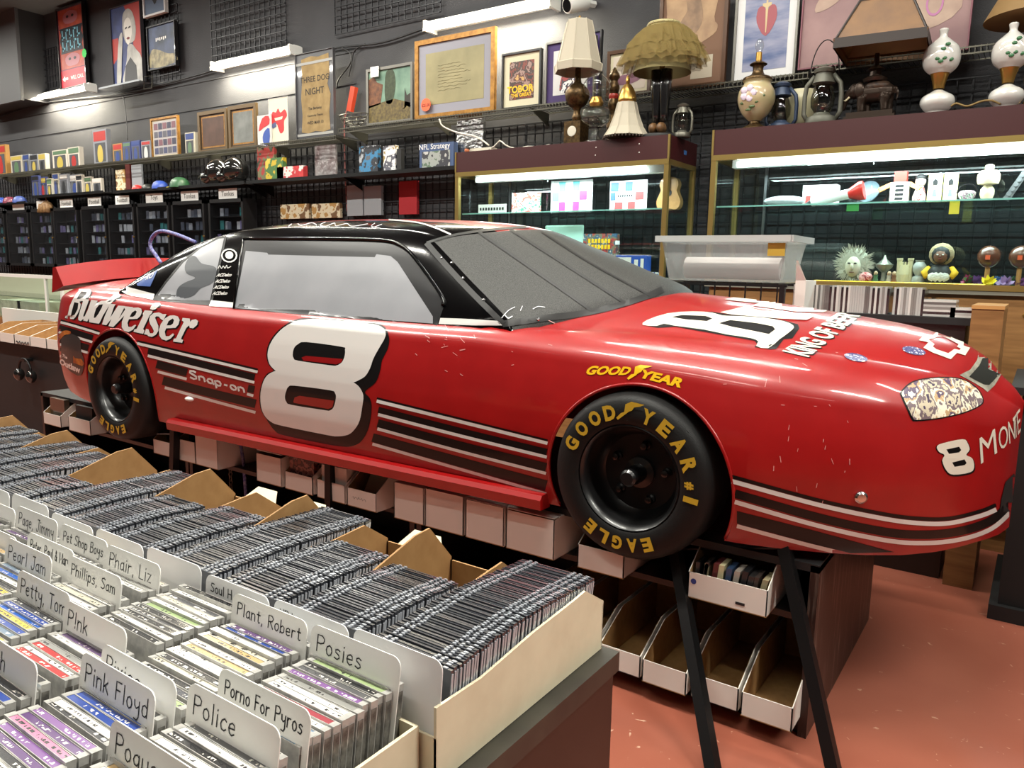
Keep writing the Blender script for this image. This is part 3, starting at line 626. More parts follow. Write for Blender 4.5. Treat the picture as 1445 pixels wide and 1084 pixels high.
for i, (ch, x0, y0, x1, y1, h0, h1) in enumerate((('M', 958, 965, 1066, 890, 170, 160), ('O', 1082, 880, 1140, 840, 150, 140), ('N', 1148, 832, 1186, 795, 145, 135), ('T', 1180, 808, 1206, 770, 145, 150), ('E', 1204, 775, 1222, 745, 150, 150))):
    decal_text('lettering', ch, tn([(x0, y0), (x1, y1), (x1+(-5 if i else -15), y1-h1), (x0-10, y0-h0)]), cream_v, .002, 6)
decal('air_intake', [[(1412, 705), (1418, 680), (1430, 668), (1441, 655), (1440, 700), (1425, 722), (1410, 722)]], M('intake_dark', S(26, 26, 26), .6), .002)
# fender lettering
def tg(p): return [(820+x/9.03, 500+y/9.03) for x, y in p]
decal_text('lettering', 'GOOD', tg([(62, 262), (622, 268), (650, 160), (92, 145)]), yellow_v, .002, 8, shear=.3, offset=.045)
decal_text('lettering', 'YEAR', tg([(750, 298), (1270, 432), (1312, 312), (780, 188)]), yellow_v, .002, 8, shear=.2, offset=.045)
wing = [(588, 306), (640, 258), (680, 250), (690, 165), (760, 138), (912, 156), (860, 172), (792, 188), (770, 225), (735, 240), (700, 270), (608, 326)]
decal('winged_foot', [tg(wing)], yellow_v, .0024)
# tail sticker
def tt(p): return [(60+x/7.225, 455+y/7.225) for x, y in p]
decal('sticker', [cr(tt([(215, 90), (290, 110), (385, 165), (400, 300), (430, 400), (395, 540), (290, 500), (190, 400), (135, 330), (135, 240), (160, 160)]), 3)], M('sticker_slate', S(48, 45, 44), .4, coat=.4), .0026)
decal('sticker_flame', [cr(tt([(128, 320), (125, 240), (165, 150), (215, 88), (290, 90), (285, 120), (230, 130), (180, 190), (165, 260), (150, 345)]), 3)], M('flame_vinyl', S(196, 120, 40), .4, noise=S(150, 70, 30), nscale=30), .0034)
decal('sticker_flame', [tt([(320, 340), (340, 365), (400, 372), (435, 420), (410, 445), (320, 410)])], MATS['flame_vinyl'], .0034)
decal_text('lettering', 'The', tt([(205, 350), (258, 375), (262, 345), (212, 320)]), white_v, .0036, 12, offset=.03)
decal_text('lettering', 'Outlaw', tt([(180, 425), (395, 525), (388, 455), (185, 365)]), white_v, .0036, 12, offset=.05)
# scratches in the paint, bolt
scr = M('scratch', S(215, 150, 145), .6)
rs = random.Random(3)
VS = []; FS = []
for (cx, cy, sx, sy, n_) in ((1120, 630, 40, 45, 16), (650, 500, 60, 25, 12), (1130, 520, 60, 30, 8), (640, 480, 15, 10, 6)):
    for k in range(n_):
        x = rs.gauss(cx, sx); y = rs.gauss(cy, sy); a = rs.uniform(1.2, 1.9) if cy > 600 else rs.uniform(-.3, 1.2); L_ = rs.uniform(2, 11); w_ = rs.uniform(.25, .5)
        c_, s_ = math.cos(a), math.sin(a); b0 = len(VS)
        VS += [(x-s_*w_, y+c_*w_), (x+s_*w_, y-c_*w_), (x+L_*c_+s_*w_, y+L_*s_-c_*w_), (x+L_*c_-s_*w_, y+L_*s_+c_*w_)]; FS.append((b0, b0+1, b0+2, b0+3))
lay(VS, FS, scr, 'scratches', .0018, 400)
h, n_ = cast(1214.5, 701.5)
bl = MB().lathe([(.018, 0), (.018, .006), (.012, .011), (.004, .012)], h, 14, axis=n_).build('bolt', MATS['chrome'], CAR, smooth=30)
h, n_ = cast(268, 563); MB().ell(h, .03, .02, .012).build('highlight_cap', white_v, CAR, smooth=True)
# rocker lip
mb = MB(); prev = None
for u in [-2.40+i*(2.105/40) for i in range(41)]:
    ring_ = [cw(u, .05, .742), cw(u, -.004, .74), cw(u, -.016, .725), cw(u, -.012, .69), cw(u, .05, .688)]; b0 = len(mb.v); mb.v += ring_
    if prev is not None:
        for j in range(4): mb.f.append((prev+j, b0+j, b0+j+1, prev+j+1)); mb.m.append(0)
    else: mb.f.append(tuple(range(b0, b0+5))); mb.m.append(0)
    prev = b0
mb.f.append(tuple(range(prev, prev+5))[::-1]); mb.m.append(0)
mb.build('rocker_panel', red_paint, CAR, smooth=30)
# spoiler across the deck lid, crowned
mb = MB(); N = 16
for i in range(N+1):
    t = i/N; v = .075+(1.45-.15)*t; c_ = 1-(2*t-1)**2; zb = 1.345+.055*c_; zt = 1.448+.062*c_; ub = -3.47+.0*c_; ut = -3.53
    b0 = len(mb.v); mb.v += [cw(ub+.03, v, zb), cw(ut+.02, v, zt), cw(ut-.012, v, zt-.004), cw(ub-.10, v, zb-.04)]
    if i:
        for j in range(4): mb.f.append((b0-4+j, b0+j, b0+(j+1) % 4, b0-4+(j+1) % 4)); mb.m.append(0)
    if i in (0, N): mb.f.append(tuple(range(b0, b0+4)) if i else tuple(range(b0, b0+4))[::-1]); mb.m.append(0)
mb.build('spoiler', red_paint, CAR, smooth=40)
# wheels
rubber = M('tyre_rubber', S(14, 14, 14), .55, bump=.1, bscale=200, spec=.3)
tyre_y = M('tyre_yellow', S(186, 150, 34), .55)
rimm = M('black_rim', S(12, 12, 13), .35, coat=.3)
def wheel(u0, z0, vo, far=False):
    c = cw(u0, vo, z0); ax = -EV if not far else EV; R = TIRE_R; W_ = .215
    t = bpy.data.objects.new('wheel', None); COL.objects.link(t); t.parent = CAR; t.location = c-CAR.location
    pr = [(R*.62, -.03), (R*.64, .004), (R*.68, .010), (R*.78, .012), (R*.90, .006), (R*.955, -.006), (R*.985, -.022), (R, -.045), (R, -W_+.05), (R*.98, -W_+.02), (R*.9, -W_), (R*.62, -W_+.01)]
    MB().lathe(pr, c, 56, axis=ax, caps=False).build('tyre', rubber, t, smooth=35)
    pr = [(R*.635, .0), (R*.62, .004), (R*.59, -.004), (R*.565, -.02), (R*.55, -.06), (R*.50, -.085), (R*.46, -.095), (R*.2, -.10), (.002, -.10)]
    MB().lathe(pr, c, 48, axis=ax, caps=False).build('rim', rimm, t, smooth=35)
    MB().lathe([(.05, -.10), (.05, -.085), (.03, -.08), (.03, -.04), (.027, -.03), (.027, .0), (.02, .008), (.002, .008)], c, 20, axis=ax).build('hub', rimm, t, smooth=35)
    ey = Vector((0, 0, 1)); ex = ey.cross(ax)   # ex to the viewer's right on the near side
    if far: return t
    ex = EU
    for k in range(5):
        a = math.radians(90+72*k-10); p = c+(ex*math.cos(a)+ey*math.sin(a))*R*.34
        MB().lathe([(.016, -.10), (.016, -.09), (.011, -.085), (.011, -.07), (.006, -.068)], p, 10, axis=ax).build('lug_nut', rimm, t, smooth=30)
    def arc(txt, angs, size, hgt):
        for ch, a in zip(txt, angs):
            vs, fs = text_tris(ch, offset=.05); cx = (min(v[0] for v in vs)+max(v[0] for v in vs))/2; y0 = min(v[1] for v in vs); y1 = max(v[1] for v in vs)
            A_ = math.radians(a); rad = ex*math.sin(A_)+ey*math.cos(A_); tan = ex*math.cos(A_)-ey*math.sin(A_); m_ = MB()
            w_ = max(v[0] for v in vs)-min(v[0] for v in vs)
            m_.add([c+tan*((x-cx)/w_*size)+rad*(R*.70+(y-y0)/(y1-y0)*hgt)+ax*(.0135) for x, y in vs], fs); m_.build('tyre_letter', tyre_y, t)
    arc('GOOD', (-66, -49, -33, -18), .040, .048); arc('YEAR', (17, 34, 51, 69), .040, .048); arc('#', (86,), .024, .028); arc('1', (98,), .018, .046); arc('EAGLE', (158, 172, 186, 200, 214), .034, .044)
    m_ = MB(); pl = [(588, 326), (640, 268), (680, 250), (690, 165), (760, 128), (912, 146), (860, 172), (792, 188), (770, 225), (735, 240), (700, 270), (608, 346)]
    m_.add([c+ex*((x-735)/320*.09)+ey*(R*.80-(y-235)/320*.09)+ax*.0135 for x, y in pl], [tuple(range(len(pl)))]); m_.build('winged_foot', tyre_y, t)
    return t
wheel(.018, .856, -.014); wheel(-2.83, .842, -.014)
wheel(.018, .856, 1.464, True); wheel(-2.83, .842, 1.464, True)
# ------------------------------------------------------------------ stands under the car
blk_metal = M('black_metal', S(20, 20, 21), .4, metal=.4)
def stand(label, legs, brace=None):
    t = thing('car_stand', label, 'stand', Vector(legs[0][1]).lerp(Vector(legs[-1][1]), .5))
    for p, q in legs: MB().sqbar(p, q, .034, 0, .034).build('leg', blk_metal, t)
    for p, q in (brace or []): MB().bar(p, q, .006).build('brace', blk_metal, t)
    return t
def floor_pt(x, y): return onZ(x, y, FL)
L1t = onv(952, 770, .13); L1b = floor_pt(1009, 1102); L2t = onv(1106, 768, .10); L2b = floor_pt(1182, 1112)
back1 = L1t+Vector((-.3, .75, 0)); back1.z = FL; back2 = L2t+Vector((-.15, .75, 0)); back2.z = FL
stand('black steel stand with splayed legs beneath the front wheel and bumper', [(L1t, L1b), (L2t, L2b), (cw(.25, 1.22, .70), cw(.25, 1.25, FL)), (cw(.5, 1.22, .70), cw(.5, 1.25, FL))],
      [(L1t+Vector((0, 0, -.01)), L2t+Vector((0, 0, -.01)))])
R1t = onv(247, 590, .09); R2t = onv(466, 640, .09)
stand('black steel stand under the car door just ahead of the rear wheel', [(R1t, Vector((R1t.x-.02, R1t.y-.03, FL))), (R2t, Vector((R2t.x+.02, R2t.y-.03, FL))), (R1t+Vector((0, 1.1, 0)), Vector((R1t.x, R1t.y+1.12, FL))), (R2t+Vector((0, 1.1, 0)), Vector((R2t.x, R2t.y+1.12, FL)))],
      [(R1t+Vector((0, 0, -.05)), R2t+Vector((0, 0, -.05))), (onv(160, 612, .3), onv(244, 612, .09)), (onv(228, 632, .3), onv(246, 604, .09))])
# chain and ropes hanging under the car
ch = MB(); top = onv(323, 606, .25); 
for k in range(16):
    c = top+Vector((0, 0, -.012-.022*k)); a = (Vector((1, 0, 0)) if k % 2 else Vector((0, 1, 0)))
    ch.tube([c+a*(.009*math.cos(t))+Vector((0, 0, .015*math.sin(t))) for t in [2*math.pi*j/8 for j in range(8)]], .0028, 5, closed=True)
tag(ch.build('chain', M('dull_chain', S(120, 112, 100), .45, metal=.8), smooth=True), 'dull steel chain hanging below the car beside the blue rope', 'chain')
rope_m = M('blue_rope', S(52, 60, 140), .7, noise=S(150, 150, 180), nscale=90)
for px, lab in (((268, 604, 274, 690), 'blue rope hanging below the car behind the rear wheel stand leg'), ((337, 608, 347, 700), 'blue rope hanging below the car right of the chain')):
    a = onv(px[0], px[1], .22); b = onv(px[2], px[3], .22); tag(MB().tube([a, a.lerp(b, .5)+Vector((.01, 0, 0)), b], .008, 6).build('rope', rope_m, smooth=True), lab, 'rope')
rp = [onv(60+x/4.014, 300+y/4.014, .62) for x, y in cr([(672, 288), (640, 240), (614, 200), (612, 160), (640, 118), (680, 105), (740, 118), (800, 140), (865, 168)], 4, False)]
rl = tag(MB().tube(rp, .011, 8).build('rope_loop', rope_m, smooth=True), 'looped blue and white rope standing up behind the rear window of the car', 'rope')
# ------------------------------------------------------------------ low racks under the car with white card boxes
lam = M('shaded_brown_laminate', S(30, 22, 19), .4, coat=.15, cr=.3, noise=S(22, 16, 14), nscale=9)  # brown laminate darkened so its colour carries the shade under the car
def scuffed():
    m = M('scuffed_brown_panel', S(44, 28, 24), .38, noise=S(36, 23, 20), nscale=7); nt = m.node_tree; b = nt.nodes['Principled BSDF']
    tc = nt.nodes['Texture Coordinate']; mp = nt.nodes.new('ShaderNodeMapping'); mp.inputs['Scale'].default_value = (30, 30, 3); mp.inputs['Rotation'].default_value = (.35, 0, 0)
    n = nt.nodes.new('ShaderNodeTexNoise'); n.inputs['Scale'].default_value = 1.5; n.inputs['Detail'].default_value = 8
    r = nt.nodes.new('ShaderNodeValToRGB'); r.color_ramp.elements[0].position = .54; r.color_ramp.elements[1].position = .74; r.color_ramp.elements[1].color = (.6, .6, .6, 1)
    mx = nt.nodes.new('ShaderNodeMix'); mx.data_type = 'RGBA'; mx.inputs[7].default_value = (*S(150, 130, 118), 1)
    old = b.inputs['Base Color'].links[0].from_socket
    nt.links.new(tc.outputs['Object'], mp.inputs[0]); nt.links.new(mp.outputs[0], n.inputs['Vector']); nt.links.new(n.outputs[0], r.inputs[0]); nt.links.new(r.outputs[0], mx.inputs[0]); nt.links.new(old, mx.inputs[6]); nt.links.new(mx.outputs[2], b.inputs['Base Color'])
    return m
BY0, BY1, BT = 2.235, 3.21, .665
SH = .50          # upper shelf top
xs = [-.455, -2.0, -3.55, -5.12]
for i in range(3):
    x1, x0 = xs[i], xs[i+1]+.012
    t = thing('media_rack', ['dark brown low rack nearest the front bumper, its scuffed end panel showing', 'dark brown low rack behind the front wheel and door', 'dark brown low rack below the door beside the rear wheel', 'dark brown low rack behind the rear wheel'][i], 'rack', ((x0+x1)/2, (BY0+BY1)/2, FL))
    MB().box(x1-.025, x1, BY0, BY1, FL, BT).build('side_panel', scuffed() if i == 0 else lam, t)
    MB().box(x0, x0+.025, BY0, BY1, FL, BT).build('side_panel', lam, t)
    MB().box(x0, x1, BY0, BY1, BT-.02, BT+.004).build('top', blk_matte, t)
    MB().box(x0+.025, x1-.025, BY0+.02, BY1-.02, SH-.02, SH).build('shelf', lam, t)
    MB().box(x0+.025, x1-.025, BY0+.02, BY1-.02, FL, FL+.06).build('plinth', lam, t)
    MB().box(x0+.025, x1-.025, 2.72, 2.74, FL+.06, BT-.02).build('back_panel', lam, t)
card_w = M('white_card', S(222, 218, 210), .7); card_in = M('kraft_card', S(168, 128, 80), .75, noise=S(156, 116, 70), nscale=40)
def card_box(x0, x1, y0, y1, z0, hf, hb, label, group=None, slope=.35, name='card_box', lowfront=True):
    """open box, low front at y0, sides rising to the back"""
    t = thing(name, label, 'box', ((x0+x1)/2, (y0+y1)/2, z0), group); th_ = .003
    def side(X, m_in):
        pts = [(X, y0, z0), (X, y1, z0), (X, y1, z0+hb), (X, y0+(y1-y0)*slope, z0+hb), (X, y0, z0+hf)]
        return pts
    MB().prism(side(x0, 0), (th_, 0, 0)).build('side', card_w, t); MB().prism(side(x1-th_, 0), (th_, 0, 0)).build('side', card_w, t)
    MB().prism(side(x0+th_, 0), (.0006, 0, 0)).build('lining', card_in, t); MB().prism(side(x1-th_-.0006, 0), (.0006, 0, 0)).build('lining', card_in, t)
    MB().box(x0, x1, y0, y0+th_, z0, z0+hf).build('front', card_w, t)
    MB().box(x0, x1, y1-th_, y1, z0, z0+hb).build('back', card_in, t)
    MB().box(x0, x1, y0, y1, z0, z0+th_).build('bottom', card_in, t)
    return t
ink = M('black_ink', S(22, 22, 26), .6)
EX, EZ = Vector((1, 0, 0)), Vector((0, 0, 1))
# lower row: open boxes pulled out a little, from the right corner leftwards
low = [(1050, 1015, 1108, 1033), (947, 972, 1040, 1010), (893, 950, 938, 970), (800, 910, 880, 945), (720, 880, 795, 905)]
LZ = FL+.062
XA = [-.47, -.63, -.79, -.95, -1.11, -1.27, -1.43]
for i in range(6):
    card_box(XA[i+1]+.006, XA[i]-.006, 2.14+.01*(i % 2), 2.60, LZ, .075, .15, ['open white card box on the bottom shelf at the rack corner', 'open empty white card box, second from the rack corner on the bottom shelf', 'open empty white card box, third from the rack corner on the bottom shelf', 'open empty white card box, fourth from the rack corner on the bottom shelf', 'open white card box, fifth from the rack corner on the bottom shelf', 'open white card box, sixth from the rack corner on the bottom shelf'][i], 'empty card boxes on the bottom shelf')
# upper row, given by the lower front edge in pixels, height in pixels
UY = 2.17
upper = [((972, 800), (1085, 848), 38, 0, 'open white tray of cassettes and discs at the front of the upper shelf', 'cass'),
 ((815, 786), (882, 797), 34, 0, 'white card box on the upper shelf tucked behind the front wheel', ''),
 ((714, 757), (783, 769), 56, 1, 'tall white card box on the upper shelf left of the front wheel', 'dark'),
 ((657, 739), (712, 752), 55, 1, 'tall white card box on the upper shelf, second left of the front wheel', ''),
 ((600, 725), (655, 738), 55, 1, 'tall white card box on the upper shelf, third left of the front wheel', ''),
 ((556, 716), (599, 725), 52, 1, 'tall white card box on the upper shelf, fourth left of the front wheel', ''),
 ((490, 694), (532, 709), 26, 0, 'white card box with handwriting and cardboard inside, under the number eight', 'word'),
 ((447, 684), (488, 697), 26, 0, 'white card box with small price marks, behind the stand leg', 'box'),
 ((402, 675), (442, 685), 25, 0, 'white card box holding a red printed carton below the number eight', 'redbox'),
 ((362, 666), (398, 676), 40, 1, 'tall white card box left of the red carton box', 'dark'),
 ((276, 640), (308, 653), 42, 1, 'tall white card box between the stand leg and the chain', 'dark'),
 ((250, 628), (276, 640), 30, 0, 'white card box just right of the rear stand leg', ''),
 ((216, 622), (246, 630), 20, 0, 'white card box behind the tread of the rear tyre', ''),
 ((97, 597), (128, 606), 20, 0, 'white card box below the rear bumper, left of the rear tyre', 'blackcase'),
 ((61, 583), (86, 592), 16, 0, 'small open white card box at the far left below the rear bumper', 'glass')]
for (a, b, h, closed, lab, kind) in upper:
    A = onY(*a, UY); B = onY(*b, UY); z0 = SH+.001; hpx = h*mpp(A)
    if A.x < -3.4:
        pass
    x0, x1 = A.x, B.x-.004
    t = card_box(x0, x1, UY+.0, UY+.40, z0, hpx if not closed else max(hpx, .13), .15, lab, 'white card boxes on the upper shelf', .25)
    if closed: MB().box(x0+.002, x1-.002, UY+.004, UY+.39, z0+.145, z0+.148).build('lid', card_w, t)
    if kind == 'word':
        m_ = MB(); m_.tube([Vector((x0+.03+.006*q, UY-.0005, z0+.04+.006*math.sin(q*2.3))) for q in range(14)], .001, 4); m_.build('pencil_mark', M('pencil', S(150, 146, 142), .6), t)
        tag(MB().prism([(x0+.02, UY+.06, z0+.02), (x1-.03, UY+.06, z0+.02), (x1-.02, UY+.1, z0+.15), (x0+.05, UY+.1, z0+.145)], (0, .004, 0)).build('card_sheet', M('dull_card', S(150, 142, 120), .7)), 'dull crumpled card sheet standing in a white box under the number eight', 'card')
    if kind in ('box', 'redbox'):
        bm_ = ART('carton_print', [S(90, 40, 36), S(150, 100, 90), S(60, 30, 30), S(120, 60, 50)], 30) if kind == 'redbox' else card_w
        tag(MB().box(x0+.01, x1-.012, UY+.02, UY+.3, z0+.004, z0+.145).build('carton', bm_), 'red printed carton standing in a white card box' if kind == 'redbox' else 'plain white carton standing in a white card box behind the stand leg', 'carton')
    if kind == 'blackcase': boxthing('disc_case', 'black disc case standing in the box below the rear bumper', 'case', x0+.03, x1-.03, UY+.03, UY+.05, z0+.004, z0+.15, blk_matte)
    if kind == 'glass': boxthing('clear_case', 'smoky clear case standing in the small box at far left', 'case', x0+.03, x1-.01, UY+.03, UY+.06, z0+.004, z0+.16, M('smoky_plastic', S(70, 60, 50), .2, coat=.6))
    if kind == 'cass':
        rs = random.Random(5); x = x0+.01; cols = [S(40, 38, 38), S(60, 50, 46), S(150, 140, 110), S(90, 40, 40), S(200, 190, 150), S(50, 70, 100), S(160, 150, 140), S(30, 30, 32)]
        i = 0
        while x < x1-.028:
            w_ = rs.choice((.017, .017, .012)); tl = rs.uniform(.0, .02); hh = rs.uniform(.105, .12); m_ = MB()
            m_.prism([(x, UY+.02, z0+.004), (x+w_, UY+.02, z0+.004), (x+w_+tl, UY+.02, z0+hh), (x+tl, UY+.02, z0+hh)], (0, .07, 0))
            tag(m_.build('cassette', M('cassette_%d' % (i % 8), cols[i % 8], .35, coat=.4)), 'cassette or disc standing in the white tray under the front bumper', 'cassette', 'cassettes in the front tray'); x += w_+.004; i += 1
            if i == 11: x += .012
        m_ = MB(); c = Vector((x0+.018, UY-.0012, z0+.055)); m_.add([c+EX*.009*math.cos(q)+EZ*.009*math.sin(q) for q in [2*math.pi*k/14 for k in range(14)]], [tuple(range(14))]); m_.build('dot_sticker', M('blue_dot', S(40, 60, 130), .5), t)
        m_ = MB(); m_.box(x0+.15, x0+.178, UY-.0012, UY-.0002, z0+.018, z0+.026); m_.build('smudge', ink, t)
# ------------------------------------------------------------------ browsing table with discs in the foreground
TZ = .945
tab_m = M('black_table_top', S(44, 42, 38), .4, noise=S(60, 58, 50), nscale=14)
t = thing('browser_table', 'dark scuffed display table carrying the boxes of discs in the foreground', 'table', (-1.6, .55, FL))
TW = .905
MB().box(-3.2, -.462, .577, .964, TZ-.03, TZ).build('table_top', tab_m, t)
MB().box(-3.2, -.462, .0, .577, TW-.02, TW).build('tray_shelf', tab_m, t)
MB().box(-3.16, -.468, .578, .958, FL, TZ-.03).build('cabinet', lam, t)
MB().box(-3.16, -.468, .02, .576, FL, TW-.02).build('cabinet', lam, t)
# black slim cases in long white boxes
BX = [-.485, -.627, -.77, -.915, -1.06, -1.205, -1.35, -1.495, -1.64, -1.785, -1.93, -2.075, -2.22, -2.365]
card_cream = M('cream_card', S(228, 218, 188), .7, noise=S(220, 208, 178), nscale=25)
BYF, BYB = .60, .955
for k in range(len(BX)-1):
    x1, x0 = BX[k], BX[k+1]
    lab = 'long white card box of black slim cases, ' + ['nearest the aisle corner', 'second from the aisle corner', 'third from the aisle corner', 'fourth from the aisle corner', 'fifth from the aisle corner', 'sixth from the aisle corner', 'seventh from the aisle corner', 'eighth from the aisle corner', 'ninth from the aisle corner', 'tenth from the aisle corner', 'eleventh from the aisle corner', 'twelfth from the aisle corner', 'thirteenth from the aisle corner'][k]
    t = thing('disc_box', lab, 'box', ((x0+x1)/2, .72, TZ), 'boxes of slim cases on the table')
    ztop = 1.05; yf = .579; wl = .004 if k == 0 else (.034, .012, .034, .008)[k % 4]
    def pts(X): return [(X, yf, TZ+.001), (X, BYB, TZ+.001), (X, BYB, ztop-.03), (X, BYB-.055, ztop+wl), (X, BYB-.09, ztop+wl-.003), (X, yf+.19, 1.045+wl*.2), (X, yf+.08, 1.034), (X, yf, 1.036)]
    MB().prism(pts(x1-.002), (-.0035, 0, 0)).build('side', card_cream if k == 0 else card_in, t)
    if k == len(BX)-2: MB().prism(pts(x0+.002), (.0035, 0, 0)).build('side', card_cream, t)
    MB().box(x0+.001, x1-.002, BYB-.003, BYB, TZ, ztop-.035).build('back', card_in, t)
    MB().box(x0+.001, x1-.002, yf, yf+.003, TZ, 1.0).build('front', card_cream, t)
    if k in (0, 2, 4, 5): MB().prism([(x0+.02, BYB, ztop-.04), (x1-.02, BYB, ztop-.04), (x1-.05, BYB+.03, ztop-.018), (x0+.035, BYB+.03, ztop-.018)], (0, .0, .003)).build('flap', card_cream, t)
case_b = M('black_slim_case', S(52, 54, 60), .3, coat=.9, cr=.14); case_c = M('clear_case_edge', S(170, 174, 182), .15, coat=1, cr=.08)
def slim_mesh():
    w_, h_, d_ = .0615, .112, .00225; mb = MB(); mb.box(-w_, w_, -d_, d_, 0, h_, 0)
    for x in (-.046, -.036, .030, .040): mb.box(x-.0022, x+.0022, -d_*.75, d_*.75, h_, h_+.0016, 1)
    mb.box(w_, w_+.0012, -d_*.7, d_*.7, .02, h_-.004, 1)
    for x in (.052,): mb.box(x-.003, x+.003, -d_*.8, d_*.8, h_, h_+.001, 1)
    return mb.mesh('slim_case', [case_b, case_c])
slim = slim_mesh(); restmb = MB(); ncase = 0; rs = random.Random(11)
colspan = [(.602, .912), (.605, .78), (.605, .80), (.605, .90), (.605, .80), (.605, .77), (.605, .88), (.605, .72), (.605, .86), (.605, .88), (.605, .86), (.605, .88), (.605, .86)]
for k in range(len(BX)-1):
    x1, x0 = BX[k], BX[k+1]; xc = (x0+x1)/2; y = colspan[k][0]; i = 0; y1 = colspan[k][1]
    while y < y1:
        t_ = (y-colspan[k][0])/(y1-colspan[k][0])
        dz = .012*math.sin(math.pi*min(1, t_*1.1))*(.5 if k else .9)+rs.uniform(-.0012, .0012); tilt = math.radians(-6-6*t_+rs.uniform(-.8, .8)); dx = rs.uniform(-.0012, .0012)
        L = Vector((xc+dx, y, TZ+.005+dz*.6)); z_ = rs.uniform(-.006, .006)
        if ncase < 300 and k < 7:
            o = bpy.data.objects.new('slim_case', slim); COL.objects.link(o); o.location = L; o.rotation_euler = (tilt, 0, z_)
            tag(o, 'black slim disc case standing in the %s long box from the aisle corner' % ['first', 'second', 'third', 'fourth', 'fifth', 'sixth', 'seventh'][k], 'disc case', 'slim cases in the %s box' % ['first', 'second', 'third', 'fourth', 'fifth', 'sixth', 'seventh'][k]); ncase += 1
        else:
            Mx = Matrix.Translation(L) @ Matrix.Rotation(z_, 4, 'Z') @ Matrix.Rotation(tilt, 4, 'X')
            b0 = len(restmb.v); restmb.v += [Mx @ v.co for v in slim.vertices]
            for p in slim.polygons: restmb.f.append(tuple(b0+q for q in p.vertices)); restmb.m.append(p.material_index)
        y += .0049+rs.uniform(0, .0005)
stuff(tag(restmb.build('slim_cases', [case_b, case_c]), 'further rows of black slim disc cases in the far left boxes', 'disc case'))
# dividers
div_m = M('divider_plastic', S(236, 236, 236), .45); div_n = M('divider_plastic_near', S(242, 241, 236), .45)
def divider(xc, y, ztop, txt, label, w_=.140, h_=.13, mat=None, tilt=-9, fs=.018, second=None):
    m_ = MB(); r = .012; prof = [(-w_/2, -h_), (w_/2, -h_)]
    for k in range(6): a = math.pi/2*k/5; prof.append((w_/2-r+r*math.cos(a), -r+r*math.sin(a)))
    for k in range(6): a = math.pi/2+math.pi/2*k/5; prof.append((-w_/2+r+r*math.cos(a), -r+r*math.sin(a)))
    c = Vector((xc, y, ztop)); up = Vector((0, -math.sin(math.radians(tilt)), math.cos(math.radians(tilt)))); nrm = EX.cross(up)
    m_.prism([c+EX*x+up*z for x, z in prof], nrm*-.0012)
    o = m_.build('divider_card', mat or div_n); tag(o, label, 'divider')
    if txt:
        q = MB(); hand_text(q, txt, c-EX*(w_/2-.012)-up*(.010+fs)+nrm*.0004, EX, up, fs, .0016, maxw=w_-.022, jit=.0003)
        if second: hand_text(q, second, c-EX*(w_/2-.014)-up*(.012+fs*2.1)+nrm*.0004, EX, up, fs*.62, .0013, maxw=w_-.024, jit=.0002)
        q.build('lettering', ink, o)
    return o
for k in range(len(BX)-1):
    if k > 9: break
    xc = (BX[k]+BX[k+1])/2
    divider(xc+.0, .592, 1.082-.003*(k % 3), ['Blazers', 'NBA', 'Soul H', 'Blues', '', '', '', '', '', ''][k] if k in (1, 2) else '', ['white divider in front of the slim cases nearest the aisle corner', 'white divider marked NBA in front of slim cases', 'white divider marked Soul H in front of slim cases', 'white divider in front of the fourth row of slim cases', 'white divider in front of the fifth row of slim cases', 'white divider in front of the sixth row of slim cases', 'white divider in front of the seventh row of slim cases', 'white divider in front of the eighth row of slim cases', 'white divider in front of the ninth row of slim cases', 'white divider in front of the tenth row of slim cases'][k], w_=.134, h_=.13, mat=div_m, tilt=-5, fs=.012)
